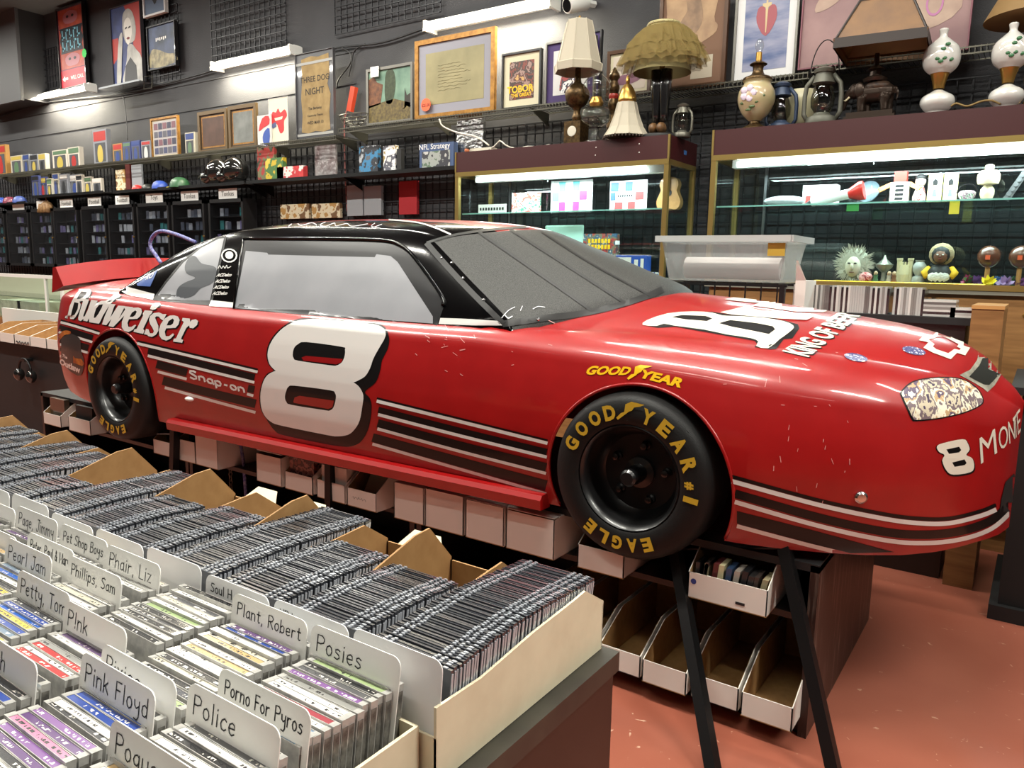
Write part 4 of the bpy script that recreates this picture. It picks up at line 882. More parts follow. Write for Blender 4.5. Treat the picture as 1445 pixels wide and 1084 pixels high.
# jewel cases in the front tray
clear = M('clear_jewel_case', S(150, 150, 148), .12, coat=.8, cr=.05, noise=S(190, 188, 182), nscale=60)
SPC = [S(35, 35, 38), S(60, 62, 70), S(225, 222, 214), S(205, 198, 178), S(120, 80, 140), S(90, 60, 110), S(40, 70, 150), S(30, 90, 180), S(170, 40, 40), S(150, 60, 70), S(190, 160, 110), S(150, 170, 120), S(80, 80, 82), S(235, 232, 224), S(200, 180, 80), S(110, 130, 150), S(20, 20, 22), S(140, 140, 136), S(190, 120, 150)]
def spine_mat(i):
    nme = 'spine_%d' % i
    if nme in MATS: return MATS[nme]
    c = SPC[i]; L_ = sum(c)/3; txt = S(235, 230, 220) if L_ < .25 else S(50, 48, 50)
    m = M(nme, c, .25, coat=.7); nt = m.node_tree; b = nt.nodes['Principled BSDF']
    tc = nt.nodes.new('ShaderNodeTexCoord'); oi = nt.nodes.new('ShaderNodeObjectInfo'); sep = nt.nodes.new('ShaderNodeSeparateXYZ'); nt.links.new(tc.outputs['Object'], sep.inputs[0])
    n = nt.nodes.new('ShaderNodeTexNoise'); n.noise_dimensions = '4D'; n.inputs['Scale'].default_value = 260; n.inputs['Detail'].default_value = 1
    mp = nt.nodes.new('ShaderNodeMapping'); mp.inputs['Scale'].default_value = (1, .55, 0); nt.links.new(tc.outputs['Object'], mp.inputs[0]); nt.links.new(mp.outputs[0], n.inputs['Vector'])
    ml = nt.nodes.new('ShaderNodeMath'); ml.operation = 'MULTIPLY'; ml.inputs[1].default_value = 40; nt.links.new(oi.outputs['Random'], ml.inputs[0]); nt.links.new(ml.outputs[0], n.inputs['W'])
    gt = nt.nodes.new('ShaderNodeMath'); gt.operation = 'GREATER_THAN'; gt.inputs[1].default_value = .53; nt.links.new(n.outputs[0], gt.inputs[0])
    ay = nt.nodes.new('ShaderNodeMath'); ay.operation = 'ABSOLUTE'; nt.links.new(sep.outputs[1], ay.inputs[0])
    lt = nt.nodes.new('ShaderNodeMath'); lt.operation = 'LESS_THAN'; lt.inputs[1].default_value = .0017; nt.links.new(ay.outputs[0], lt.inputs[0])
    # word-sized gaps along the spine, different for each case
    n3 = nt.nodes.new('ShaderNodeTexNoise'); n3.noise_dimensions = '2D'; n3.inputs['Scale'].default_value = 1; n3.inputs['Detail'].default_value = 0
    cb = nt.nodes.new('ShaderNodeCombineXYZ'); m2 = nt.nodes.new('ShaderNodeMath'); m2.operation = 'MULTIPLY'; m2.inputs[1].default_value = 30; nt.links.new(sep.outputs[0], m2.inputs[0]); nt.links.new(m2.outputs[0], cb.inputs[0]); nt.links.new(ml.outputs[0], cb.inputs[1]); nt.links.new(cb.outputs[0], n3.inputs['Vector'])
    g3 = nt.nodes.new('ShaderNodeMath'); g3.operation = 'GREATER_THAN'; g3.inputs[1].default_value = .5; nt.links.new(n3.outputs[0], g3.inputs[0])
    p1 = nt.nodes.new('ShaderNodeMath'); p1.operation = 'MULTIPLY'; nt.links.new(gt.outputs[0], p1.inputs[0]); nt.links.new(lt.outputs[0], p1.inputs[1])
    p2 = nt.nodes.new('ShaderNodeMath'); p2.operation = 'MULTIPLY'; nt.links.new(p1.outputs[0], p2.inputs[0]); nt.links.new(g3.outputs[0], p2.inputs[1])
    mx = nt.nodes.new('ShaderNodeMix'); mx.data_type = 'RGBA'; mx.inputs[6].default_value = (*c, 1); mx.inputs[7].default_value = (*txt, 1); nt.links.new(p2.outputs[0], mx.inputs[0]); nt.links.new(mx.outputs[2], b.inputs['Base Color'])
    return m
JH = .1405; JW = .0625; JT = .0049
jm = MB(); jm.box(-JW, JW, -JT, JT, 0, JH-.0012)
for x in (-JW+.004, JW-.004): jm.box(x-.004, x+.004, -JT, JT, JH-.0012, JH)
jm.box(-JW+.008, JW-.008, -JT, -JT+.0008, JH-.0012, JH); jm.box(-JW+.008, JW-.008, JT-.0008, JT, JH-.0012, JH)
jmesh = jm.mesh('jewel_case', [clear]); smesh = MB().box(-JW+.008, JW-.008, -JT+.0010, JT-.0010, JH-.0011, JH-.0005).mesh('spine_label', [spine_mat(0)])
emesh = MB().box(JW, JW+.0006, -JT+.001, JT-.0014, .01, JH-.008).mesh('hinge_edge', [M('hinge_edge', S(120, 118, 112), .3, noise=S(60, 58, 56), nscale=120)])
SPN = ['charcoal', 'slate', 'white', 'cream', 'purple', 'dark purple', 'blue', 'bright blue', 'red', 'rose', 'tan', 'pale green', 'grey', 'white', 'mustard', 'steel blue', 'black', 'silver', 'pink']
def jewel(x, y, ztop, tilt, si, label, group, rz=0):
    label = label.replace('jewel case', 'jewel case with %s spine' % SPN[si])
    o = bpy.data.objects.new('jewel_case', jmesh); COL.objects.link(o); o.location = (x, y, ztop-JH); o.rotation_euler = (tilt, 0, rz); tag(o, label, 'disc case', group)
    s_ = bpy.data.objects.new('spine_label', smesh); COL.objects.link(s_); s_.parent = o; setmat(s_, spine_mat(si))
    e_ = bpy.data.objects.new('hinge_edge', emesh); COL.objects.link(e_); e_.parent = o
CXR = [-.522, -.667, -.812, -.957, -1.102, -1.252, -1.400, -1.548]
# per column: list of (divider y, text, label) and colour picks for the cases in front of it
K, W_, P_, B_, R_, G_, Y_ = [0, 1, 16, 12], [2, 13, 3, 17], [4, 5, 18], [6, 7, 15], [8, 9], [11, 10], [14, 10]
COLS = [[(.565, 'Posies', K[:2]+[11, 0, 12, 4, 17, 13, 2, 9, 13, 15]), (.443, 'Porno For Pyros', [6, 15]), (.408, 'Police', [17, 0, 12, 2, 0, 13]), (.330, 'Pogues', [8, 16, 10, 2, 1, 0, 2])],
 [(.563, 'Plant, Robert', [12, 15, 5, 6, 13, 3, 10, 13, 10, 2, 13, 0, 3, 16, 1]), (.398, 'Pixies', [11]), (.376, 'Pink Floyd', [0, 7, 6, 6, 2, 0, 4, 5, 18, 4, 5, 16, 2])],
 [(.566, '', [16, 13, 12, 3, 13, 11, 16, 12, 0, 2, 16]), (.428, 'P!nk', [12, 4, 5, 2, 17, 8, 13, 8]), (.334, 'Phish', [16, 15, 0, 6, 16, 4, 5, 0])],
 [(.556, 'Phair, Liz', [3, 18, 17, 2]), (.502, 'Phillips, Sam', [12, 17, 13, 3, 2]), (.437, 'Petty, Tom', [0, 12, 1, 6, 7, 14, 6, 15, 14, 2, 0])],
 [(.560, 'Pet Shop Boys', [10, 12, 12]), (.512, 'Peter, Paul & Mary', [12]), (.482, 'Pearl Jam', [12, 0, 15, 7, 2, 16, 14, 8, 0, 6, 2, 13])],
 [(.560, 'Page, Jimmy', [12, 17, 12, 5]), (.500, '', [16, 0, 10, 12, 6]), (.43, '', [0, 12, 2, 6])],
 [(.560, '', [12, 17, 0, 5]), (.50, '', [2, 1, 0, 6])],
 [(.560, '', [12, 17, 0, 5, 2, 12, 0])]]
rs = random.Random(4)
for ci, col in enumerate(COLS):
    xr = CXR[ci]; xc = xr-.0715
    for di, (y, txt, cs) in enumerate(col):
        nm = txt if txt else 'unnamed'
        where = ('the divider marked %s' % txt) if txt else ('the plain card in column %s' % ['one', 'two', 'three', 'four', 'five', 'six', 'seven', 'eight'][ci])
        if txt: divider(xc, y, 1.086, txt, 'pale divider card hand-lettered %s' % txt, fs=.019 if len(txt) < 12 else .015, second='The Heartbreakers' if txt.startswith('Petty') else None)
        elif not (ci == 2 and di == 0):
            divider(xc, y, 1.075, '', 'plain pale divider card at position %s of the column %s from the aisle' % (['one', 'two', 'three'][di], ['one', 'two', 'three', 'four', 'five', 'six', 'seven', 'eight'][ci]))
        yy = y-.0075
        for i, c in enumerate(cs):
            jewel(xc-.002+rs.uniform(-.002, .004), yy, 1.052+rs.uniform(-.002, .002)+(.006 if c == 16 and ci == 2 and i == 0 else 0), math.radians(-7+rs.uniform(-1, 1)), c, 'jewel case filed in front of %s' % where, 'jewel cases in front of %s' % where, rs.uniform(-.012, .012))
            yy -= .0104
        if ci == 2 and di == 1: pass
# tray that holds them
t = thing('disc_tray', 'low white card tray holding the jewel cases at the front of the table', 'tray', (-1.1, .4, TW))
MB().box(-.512, -.508, .06, .575, TW, 1.01).build('side', card_cream, t)
MB().box(-2.2, -.512, .571, .575, TW, 1.01).build('back', card_cream, t)
MB().box(-2.2, -.512, .06, .571, TW, TW+.004).build('bottom', card_in, t)
for ci in range(7): MB().box(CXR[ci]-.1485, CXR[ci]-.1465, .06, .571, TW+.004, .995).build('partition', card_cream, t)
# ------------------------------------------------------------------ glass wall cases
gold = M('gold_aluminium', S(186, 160, 96), .32, metal=.85); maroon = M('maroon_laminate', S(58, 15, 17), .45)
oak = M('oak_veneer', S(150, 108, 64), .45, noise=S(126, 88, 50), nscale=5, stretch=(1, 1, 9)); glass = GLASS('case_glass', (.93, .985, .97), 1.5); mirror = M('case_mirror', S(150, 158, 158), .04, metal=1)
gl_edge = M('glass_shelf_edge', S(150, 200, 190), .1, coat=.5, alpha=.75)
tube_c = M('lit_case_tube', (.86, .97, 1), .4, emit=6)
YF, YBK = 4.40, 4.83
DZ, SZ, HZ, TZC = 1.445, 1.868, 2.15, 2.288
def showcase(X0, X1, label, npan, seam):
    t = thing('display_case', label, 'display case', ((X0+X1)/2, (YF+YBK)/2, FL))
    MB().box(X0+.02, X1-.02, YF+.03, YBK, FL, DZ-.04).build('base_cabinet', oak, t)
    n_ = 3; wd = (X1-X0-.04)/n_
    for k in range(n_):
        d = MB().box(X0+.03+k*wd, X0+.01+(k+1)*wd, YF+.016, YF+.03, FL+.12, DZ-.06).build('door', oak, t)
        MB().lathe([(.012, 0), (.012, .004), (.004, .006)], (X0+.02+(k+.5)*wd+.1, YF+.016, DZ-.13), 10, axis=Vector((0, -1, 0))).build('lock', M('brass', S(190, 150, 80), .3, .9), d)
    MB().box(X0, X1, YF, YBK, DZ-.04, DZ).build('deck', M('case_deck', S(120, 116, 104), .5), t)
    MB().box(X0, X1, YF-.004, YF+.02, DZ-.02, DZ+.008).build('bottom_rail', gold, t)
    for nm, X in (('post', X0), ('post', X1-.03)):
        MB().box(X, X+.03, YF, YF+.03, DZ, HZ).build('post', gold, t); MB().box(X, X+.03, YBK-.025, YBK, DZ, HZ).build('post', gold, t)
    MB().box(X0, X1, YF-.002, YF+.03, HZ-.03, HZ).build('top_rail', gold, t)
    for X in (X0, X1-.02): MB().box(X, X+.02, YF+.03, YBK, HZ-.03, HZ).build('top_rail', gold, t)
    MB().box(X0+.001, X1-.001, YF, YBK, HZ, TZC).build('header', maroon, t)
    for X in (X0-.001, X1-.011): MB().box(X, X+.012, YF-.003, YF+.012, HZ, TZC+.002).build('header_trim', gold, t)
    MB().box(X0+.03, X1-.03, YBK-.02, YBK-.012, DZ, HZ).build('back_pane', GLASS('back_glass', (.88, .94, .93), 1.2), t)
    xs_ = [X0+.03]+seam+[X1-.03]
    for a, b in zip(xs_, xs_[1:]): MB().box(a, b-.002, YF+.012, YF+.017, DZ+.01, HZ-.03).build('front_pane', glass, t)
    for X in (X0+.012, X1-.017): MB().box(X, X+.005, YF+.03, YBK-.025, DZ, HZ-.03).build('side_pane', glass, t)
    sh = MB().box(X0+.03, X1-.03, YF+.05, YBK-.03, SZ-.008, SZ).build('glass_shelf', GLASS('shelf_glass', (.90, .98, .95)), t)
    MB().box(X0+.03, X1-.03, YF+.047, YF+.05, SZ-.008, SZ).build('shelf_edge', gl_edge, sh)
    for X in (X0+.2, X1-.2): MB().box(X-.008, X+.008, YBK-.035, YBK-.02, DZ, HZ).build('shelf_standard', M('satin_steel', S(150, 152, 155), .3, 1), t)
    MB().bar((X0+.12, YF+.10, HZ-.045), (X1-.2, YF+.10, HZ-.045), .016, n=10).build('tube', tube_c, t, smooth=40)
    MB().box(X0+.08, X1-.08, YF+.13, YF+.19, HZ-.06, HZ-.001).build('ballast', steel_w, t)
    a = area('case_tube_light', (0, -.1, HZ-.08-FL), X1-X0-.3, .06, 15, (0, 0, 0), (.84, .97, 1)); a.parent = t
    return t
C1 = (-3.55, -1.925); C2 = (-1.665, .14)
c1 = showcase(*C1, 'lit glass display case with maroon header behind the car roof', 3, [-2.78])
MB().box(C1[1]-.002, C1[1]+.001, 4.62, 4.66, 2.20, 2.225).build('tape', M('blue_tape', S(70, 120, 190), .5), c1)
for px in ((841, 208), (902, 203), (840, 219), (902, 215)): p = onY(*px, YF-.001); MB().lathe([(.004, 0), (.003, .002)], p, 8, axis=Vector((0, -1, 0))).build('screw', steel_w, c1)
c2 = showcase(*C2, 'lit glass display case with maroon header and toys, at the right', 3, [-.80])
MB().bar((C2[0]+.5, YF+.15, HZ-.05), (C2[1]-.1, YF+.15, HZ-.05), .014, n=8).build('tube', tube_c, c2)
for px in ((1194, 403), (1342, 407)):
    p = onY(*px, YF+.012); MB().box(p.x-.012, p.x+.012, p.y-.002, p.y, p.z-.007, p.z+.007).build('price_tag', M('orange_tag', S(235, 100, 60), .5), c2)
def px_box(name, label, cat, bl, br, top, Y, mat, d=.05, group=None, z0=None, bev=0):
    """box standing at depth Y given by its lower corners and top in pixels"""
    A = onY(*bl, Y); B = onY(*br, Y); T = onY(*top, Y); z_ = min(A.z, B.z) if z0 is None else z0; zt = max(T.z, z_+.004)
    o = tag(MB().box(A.x, B.x, Y, Y+d, z_, zt).build(name, mat), label, cat, group)
    if bev: bevel(o, bev)
    return o, Vector((A.x, Y, z_)), Vector((B.x, Y, zt))
def on_face(parent, name, mat, shapes, A, B, off=.002):
    """flat print on the front of a box: polygons in 0..1 of its face"""
    m_ = MB()
    for pl in shapes: m_.add([Vector((A.x+(B.x-A.x)*x, A.y-off, A.z+(B.z-A.z)*y)) for x, y in pl], [tuple(range(len(pl)))])
    return m_.build(name, mat, parent)
def R4(x0, y0, x1, y1): return [(x0, y0), (x1, y0), (x1, y1), (x0, y1)]
def face_text(parent, txt, mat, A, B, cx, cy, size, off=.003, **kw):
    m_ = MB(); flat_text(m_, txt, Vector((A.x+(B.x-A.x)*cx, A.y-off, A.z+(B.z-A.z)*cy)), EX, EZ, size, **kw); return m_.build('lettering', mat, parent)
Z1, ZD = SZ+.001, DZ+.001
paperw = M('white_paper', S(235, 235, 232), .6)
# --- case by the roof: upper shelf
o, A, B = px_box('price_sign', 'narrow white printed sign at the left end of the roof-side case shelf', 'sign', (675, 298), (714, 297), (675, 289), 4.47, paperw, .004, z0=Z1)
on_face(o, 'print', ink, [R4(.06+.1*k, .3, .12+.1*k, .62) for k in range(9)], A, B)
px_box('magazine', 'stacked colour magazines leaning beside the narrow white sign', 'magazine', (722, 297), (760, 295), (740, 272), 4.6, ART('mag_print', [S(210, 205, 190), S(60, 110, 90), S(200, 190, 170), S(190, 60, 50), S(230, 230, 225)], 22), .03, z0=Z1)
teal, pink, navy, crim = M('teal_print', S(90, 185, 190), .5), M('magenta_print', S(205, 50, 110), .5), M('navy_print', S(50, 80, 160), .5), M('crimson_print', S(150, 60, 60), .5)
o, A, B = px_box('checker_sheet', 'white sheet with teal and magenta squares in the roof-side case', 'poster', (777, 297), (835, 295), (778, 256), 4.62, paperw, .006, z0=Z1)
on_face(o, 'squares', teal, [R4(.2, .66, .36, .96), R4(.54, .66, .70, .96), R4(.04, .36, .2, .64)], A, B); on_face(o, 'squares', pink, [R4(.2, .02, .36, .34), R4(.54, .02, .7, .34), R4(.7, .38, .88, .66)], A, B)
o, A, B = px_box('checker_sheet', 'white sheet with blue and dark red squares in the roof-side case', 'poster', (860, 295), (912, 293), (860, 256), 4.62, paperw, .006, z0=Z1)
on_face(o, 'squares', navy, [R4(.02, .66, .24, .95), R4(.42, .66, .62, .95), R4(.02, .36, .16, .62)], A, B); on_face(o, 'squares', crim, [R4(.7, .36, .92, .62), R4(.14, .02, .36, .3), R4(.5, .02, .7, .3)], A, B)
on_face(o, 'print', ink, [R4(.22+.06*q, .46, .26+.06*q, .54) for q in range(7)], A, B)
def guitar_reflection():  # solid guitar shape standing in for a reflection in the case glass
    s_ = mpp(onY(942, 300, 4.66)); c = onY(942, 301, 4.66); c.z = Z1
    t = thing('guitar_reflection', 'guitar reflection modelled as a small tan guitar in the roof-side case', 'guitar', c)
    pl = [(0, 0), (14, 2), (18, 12), (14, 22), (12, 28), (14, 36), (10, 44), (0, 46)]; pl = pl+[(-x, y) for x, y in pl[-2:0:-1]]
    MB().prism([c+Vector((x*s_, 0, y*s_)) for x, y in cr(pl, 3)], (0, .05, 0)).build('body', M('tan_wood', S(190, 140, 84), .4, coat=.4), t)
    MB().lathe([(5*s_, 0), (5*s_, .002)], c+Vector((0, 0, 24*s_)), 14, axis=Vector((0, -1, 0))).build('sound_hole', blk_matte, t)
    MB().box(c.x-2.4*s_, c.x+2.4*s_, c.y-.008, c.y, c.z+26*s_, c.z+58*s_).build('neck', M('dark_wood', S(64, 40, 26), .5), t)
guitar_reflection()
# --- case by the roof: floor of the case
px_box('serving_tray', 'pale green tray leaning at the back of the roof-side case', 'tray', (768, 350), (822, 352), (775, 318), 4.70, M('pale_green', S(170, 200, 190), .35, coat=.5), .02, z0=ZD, bev=.01)
o, A, B = px_box('game_box', 'colourful boxed game with yellow lettering in the roof-side case', 'game', (822, 372), (868, 374), (822, 330), 4.58, ART('game_print', [S(60, 60, 70), S(170, 60, 60), S(120, 110, 90), S(60, 90, 120), S(200, 190, 170)], 26), .05, z0=ZD)
on_face(o, 'title', yellow_v, [R4(.16+.1*q, y_, .23+.1*q, y_+.1) for q in range(7) for y_ in (.78, .64)], A, B)
b0 = onY(870, 380, 4.55); b0.z = ZD
bt = thing('bottle', 'clear plastic bottle beside the colourful boxed game', 'bottle', b0)
MB().lathe([(.03, 0), (.034, .01), (.034, .12), (.03, .16), (.012, .19), (.012, .21)], b0, 16).build('body', GLASS('clear_plastic', (.9, .95, .96), 1.4), bt, smooth=40); MB().lathe([(.014, .205), (.014, .23)], b0, 12).build('cap', paperw, bt)
o, A, B = px_box('toy_box', 'blue and white toy carton at the front of the roof-side case', 'carton', (868, 391), (912, 392), (868, 360), 4.47, M('bright_blue_print', S(50, 90, 190), .4), .06, z0=ZD)
on_face(o, 'print', paperw, [R4(.06, .5, .5, .9), R4(.6, .2, .72, .8), R4(.8, .3, .9, .85)], A, B)
px_box('card_pack', 'low blue and white packet right of the blue toy carton', 'packet', (914, 393), (934, 393), (914, 384), 4.5, ART('blue_pack', [S(60, 90, 170), S(230, 230, 230), S(90, 130, 190)], 40), .05, z0=ZD)
# --- right case, upper shelf
def P1(x, Y=4.6): p = onY(x, 280, Y); p.z = Z1; return p
def PD(x, Y=4.55): p = onY(x, 385, Y); p.z = ZD; return p
s_ = mpp(P1(1250))
mb = MB(); c = P1(1107); mb.ell(c+Vector((0, 0, .03)), .12, .06, .03, 16); stuff_bag = mb.build('plastic_bag', M('cloudy_plastic', S(170, 180, 182), .25, coat=.6, bump=.8, bscale=40), smooth=True); tag(stuff_bag, 'crumpled clear plastic bag at the left end of the right case shelf', 'bag')
o, A, B = px_box('white_box', 'white box with red marks on the right case shelf', 'box', (1132, 283), (1180, 281), (1132, 262), 4.62, paperw, .08, z0=Z1); on_face(o, 'print', M('red_print', S(200, 50, 45), .5), [R4(.1, .1, .25, .5), R4(.55, .3, .75, .5)], A, B)
c = P1(1180, 4.5); rk = thing('toy_rocket', 'white toy rocket with red tail lying on the right case shelf', 'toy', c)
MB().lathe([(.002, -.15), (.018, -.11), (.026, -.04), (.026, .08), (.02, .11)], c+Vector((-.02, 0, .03)), 14, axis=Vector((.97, 0, .22)).normalized()).build('body', paperw, rk, smooth=40)
MB().lathe([(.024, .08), (.05, .14), (.05, .16)], c+Vector((-.02, 0, .03)), 14, axis=Vector((.97, 0, .22)).normalized()).build('tail', M('red_plastic', S(205, 45, 35), .3, coat=.4), rk, smooth=40)
MB().lathe([(.002, -.16), (.02, -.11)], c+Vector((-.02, 0, .03)), 14, axis=Vector((.97, 0, .22)).normalized()).build('nose_cone', blk_matte, rk)
c = P1(1225, 4.72); MB_ = MB().lathe([(.06, 0), (.062, .01), (.05, .02), (.02, .022)], c+Vector((0, 0, .075)), 20, axis=Vector((-.2, -.9, .3)).normalized()); tag(MB_.build('disc_toy', M('grey_blue', S(110, 130, 140), .35, coat=.4), smooth=40), 'round grey-blue disc propped behind the toy rocket', 'toy')
c = P1(1268, 4.6); rb = thing('toy_robot', 'boxy white toy robot with orange arms and red striped head', 'toy', c)
MB().box(c.x-.045, c.x+.045, c.y, c.y+.05, c.z+.0, c.z+.11).build('body', M('robot_white', S(225, 220, 205), .4), rb); MB().box(c.x-.03, c.x+.03, c.y, c.y+.05, c.z+.11, c.z+.165).build('head', M('robot_stripe', S(200, 70, 60), .4), rb)
for sg in (-1, 1): MB().sqbar(c+Vector((sg*.045, .02, .10)), c+Vector((sg*.10, .0, .07)), .022).build('arm', M('orange_plastic', S(225, 150, 80), .4), rb)
for k in range(4): MB().box(c.x-.02, c.x+.02, c.y-.002, c.y, c.z+.018+k*.022, c.z+.03+k*.022).build('panel_mark', ink, rb)
c = P1(1297, 4.62); fg = thing('figurine', 'small red and white seated figurine next to the toy robot', 'figurine', c)
MB().lathe([(.03, 0), (.034, .03), (.022, .07), (.016, .085)], c, 12).build('body', ART('fig_print', [S(225, 220, 215), S(170, 60, 60), S(230, 225, 220), S(150, 70, 70)], 60), fg, smooth=40); MB().ell(c+Vector((0, 0, .11)), .026, .026, .03).build('head', M('fig_pale', S(220, 205, 195), .5), fg, smooth=True); MB().ell(c+Vector((0, .005, .128)), .028, .028, .022).build('hair', blk_matte, fg, smooth=True)
for px, lab in (((1308, 279), 'left yellow picture card showing a small cartoon child'), ((1330, 278), 'right yellow picture card showing a small cartoon child')):
    o, A, B = px_box('picture_card', lab, 'card', px, (px[0]+20, px[1]), (px[0], 246), 4.6, M('pale_yellow_card', S(235, 225, 150), .5), .006, z0=Z1)
    on_face(o, 'print', paperw, [R4(.12, .08, .88, .9)], A, B, .001); on_face(o, 'hair', blk_matte, [[(.35, .55), (.65, .55), (.68, .75), (.5, .84), (.32, .75)]], A, B); on_face(o, 'clothes', M('sky_print', S(110, 160, 210), .5), [[(.34, .2), (.66, .2), (.6, .45), (.4, .45)]], A, B); on_face(o, 'face', M('skin_print', S(235, 190, 160), .5), [R4(.4, .45, .6, .6)], A, B, .003)
c = P1(1364, 4.58); tp = thing('trinket', 'small painted china basket with flowers on the right case shelf', 'ornament', c); MB().lathe([(.02, 0), (.036, .02), (.04, .04), (.03, .05)], c, 14).build('bowl', ART('china_print', [S(230, 225, 225), S(170, 120, 150), S(230, 230, 230), S(120, 150, 120)], 70), tp, smooth=40); MB().tube([c+Vector((.045*math.cos(a), 0, .04+.045*math.sin(a))) for a in [math.pi*i/8 for i in range(9)]], .003).build('handle', blk_metal, tp)
c = P1(1392, 4.58); wd_ = thing('wooden_doll', 'pale turned wooden doll with a flat round hat', 'doll', c); wdm = M('pale_wood', S(215, 200, 165), .45)
MB().lathe([(.022, 0), (.032, .03), (.03, .055), (.016, .075)], c, 16).build('body', wdm, wd_, smooth=40); MB().lathe([(.016, .075), (.045, .08), (.05, .10), (.05, .125), (.036, .145), (.01, .15)], c, 16).build('hat', wdm, wd_, smooth=40); MB().lathe([(.016, .15), (.02, .155), (.02, .17), (.01, .175)], c, 16).build('knob', wdm, wd_, smooth=40)
c = P1(1436, 4.6); lat = thing('metal_lattice', 'grey pierced metal rail standing at the right end of the case shelf', 'hardware', c)
for k in range(9):
    p = c+Vector((-.05+.012*k, 0, .01+.022*k)); MB().lathe([(.012, 0), (.012, .006)], p, 10, axis=Vector((0, -1, 0))).build('ring', M('grey_metal', S(150, 152, 155), .35, .8), lat)
MB().sqbar(c+Vector((-.05, .006, 0)), c+Vector((.06, .006, .21)), .03, 0, .006).build('rail', MATS['grey_metal'], lat)
# --- right case, deck: fur mask, doll, ornaments, maracas, sticks
c = PD(1203, 4.5); fm = thing('fur_mask', 'pale fur-trimmed carved face mask in the right case', 'mask', c); rs = random.Random(2); m_ = MB(); cc = c+Vector((0, 0, .105))
for k in range(420):
    a = rs.uniform(0, 2*math.pi); r0 = rs.uniform(.035, .082); L_ = rs.uniform(.02, .045); d = Vector((math.cos(a), rs.uniform(-.7, .1), math.sin(a)))
    p = cc+Vector((math.cos(a)*r0, rs.uniform(.0, .03), math.sin(a)*r0*.95)); q = p+d.normalized()*L_; e = d.cross(Vector((0, 1, 0))).normalized()*.004; m_.add([p-e, p+e, q], [(0, 1, 2)])
m_.build('fur', M('pale_fur', S(190, 190, 175), .8), fm)
MB().ell(cc+Vector((0, .02, 0)), .078, .03, .082).build('fur_backing', M('fur_base', S(165, 165, 150), .9), fm, smooth=True)
face = MB().ell(cc+Vector((0, -.004, -.018)), .04, .03, .055).build('face', M('mask_face', S(205, 200, 180), .55), fm, smooth=True)
MB().ell(cc+Vector((0, -.036, -.02)), .009, .012, .018).build('nose', MATS['mask_face'], face, smooth=True)
for sg in (-1, 1): MB().ell(cc+Vector((sg*.016, -.032, .0)), .008, .004, .004).build('eye', blk_matte, face, smooth=True)
MB().ell(cc+Vector((0, -.030, -.048)), .014, .005, .004).build('mouth', M('mask_mouth', S(120, 90, 80), .6), face, smooth=True)
c = PD(1222, 4.46); tag(MB().ell(c+Vector((0, 0, .03)), .035, .03, .03).build('red_ornament', ART('red_orn', [S(170, 60, 60), S(215, 150, 150), S(150, 40, 50)], 50), smooth=True), 'rounded red and pink ornament in front of the fur mask', 'ornament')
c = PD(1247, 4.52); ur = thing('small_urn', 'small silver lidded urn right of the fur mask', 'urn', c); MB().lathe([(.02, 0), (.012, .03), (.012, .06), (.04, .085), (.044, .10), (.03, .11), (.01, .13), (.004, .15)], c, 16).build('body', M('aged_silver', S(150, 150, 140), .35, .7), ur, smooth=40); MB().box(c.x-.03, c.x+.03, c.y-.03, c.y+.03, c.z, c.z+.012).build('plinth', blk_matte, ur)
for k, px in enumerate((1236, 1255, 1262)):
    c = PD(px, 4.45); o = thing('miniature', ['green and brown miniature figure before the silver urn', 'white and brown miniature figure before the silver urn', 'brown miniature figure before the castle ornament'][k], 'figurine', c); MB().lathe([(.014, 0), (.016, .01), (.01, .03), (.012, .045)], c, 10).build('body', M('mini_%d' % k, [S(70, 110, 80), S(180, 170, 160), S(120, 80, 60)][k], .5), o, smooth=40); MB().ell(c+Vector((0, 0, .054)), .01, .01, .012).build('head', M('mini_head', S(190, 160, 130), .5), o, smooth=True)
c = PD(1276, 4.52); ca = thing('castle_ornament', 'cream castle-shaped ornament with crenellated towers', 'ornament', c); cm = M('bone_white', S(205, 195, 160), .5)
MB().lathe([(.028, 0), (.03, .05), (.024, .10)], c, 10).build('keep', cm, ca)
for sg in (-1, 1): MB().lathe([(.013, 0), (.012, .12), (.015, .125), (.015, .135)], c+Vector((sg*.026, 0, 0)), 8).build('tower', cm, ca)
for k in range(5): MB().box(c.x-.03+.014*k, c.x-.022+.014*k, c.y-.006, c.y+.006, c.z+.1, c.z+.115).build('merlon', cm, ca)
c = PD(1297, 4.52); pt = thing('small_jar', 'stack of silver-grey ceramic jars beside the castle ornament', 'jar', c); jmt = M('grey_glaze', S(170, 175, 175), .25, coat=.6)
MB().lathe([(.03, 0), (.036, .02), (.03, .04), (.018, .045)], c, 14).build('lower_jar', jmt, pt, smooth=40); MB().lathe([(.018, .045), (.032, .07), (.034, .095), (.02, .115), (.024, .125)], c, 14).build('upper_jar', jmt, pt, smooth=40)
c = PD(1326, 4.5); dl = thing('hooded_doll', 'dark-faced doll in a fur hood with yellow sleeves and white fur muff', 'doll', c)
MB().lathe([(.055, 0), (.062, .03), (.058, .07), (.04, .095), (.02, .105)], c, 16).build('coat', blk_matte, dl, smooth=40)
MB().ell(c+Vector((0, -.03, .04)), .052, .035, .04).build('muff', M('white_fur', S(228, 226, 218), .9, bump=1, bscale=120), dl, smooth=True)
for sg in (-1, 1): MB().tube([c+Vector((sg*.045, 0, .085)), c+Vector((sg*.066, -.012, .06)), c+Vector((sg*.055, -.03, .04))], [.018, .02, .014], 8).build('sleeve', M('yellow_cloth', S(225, 180, 30), .7), dl, smooth=True)
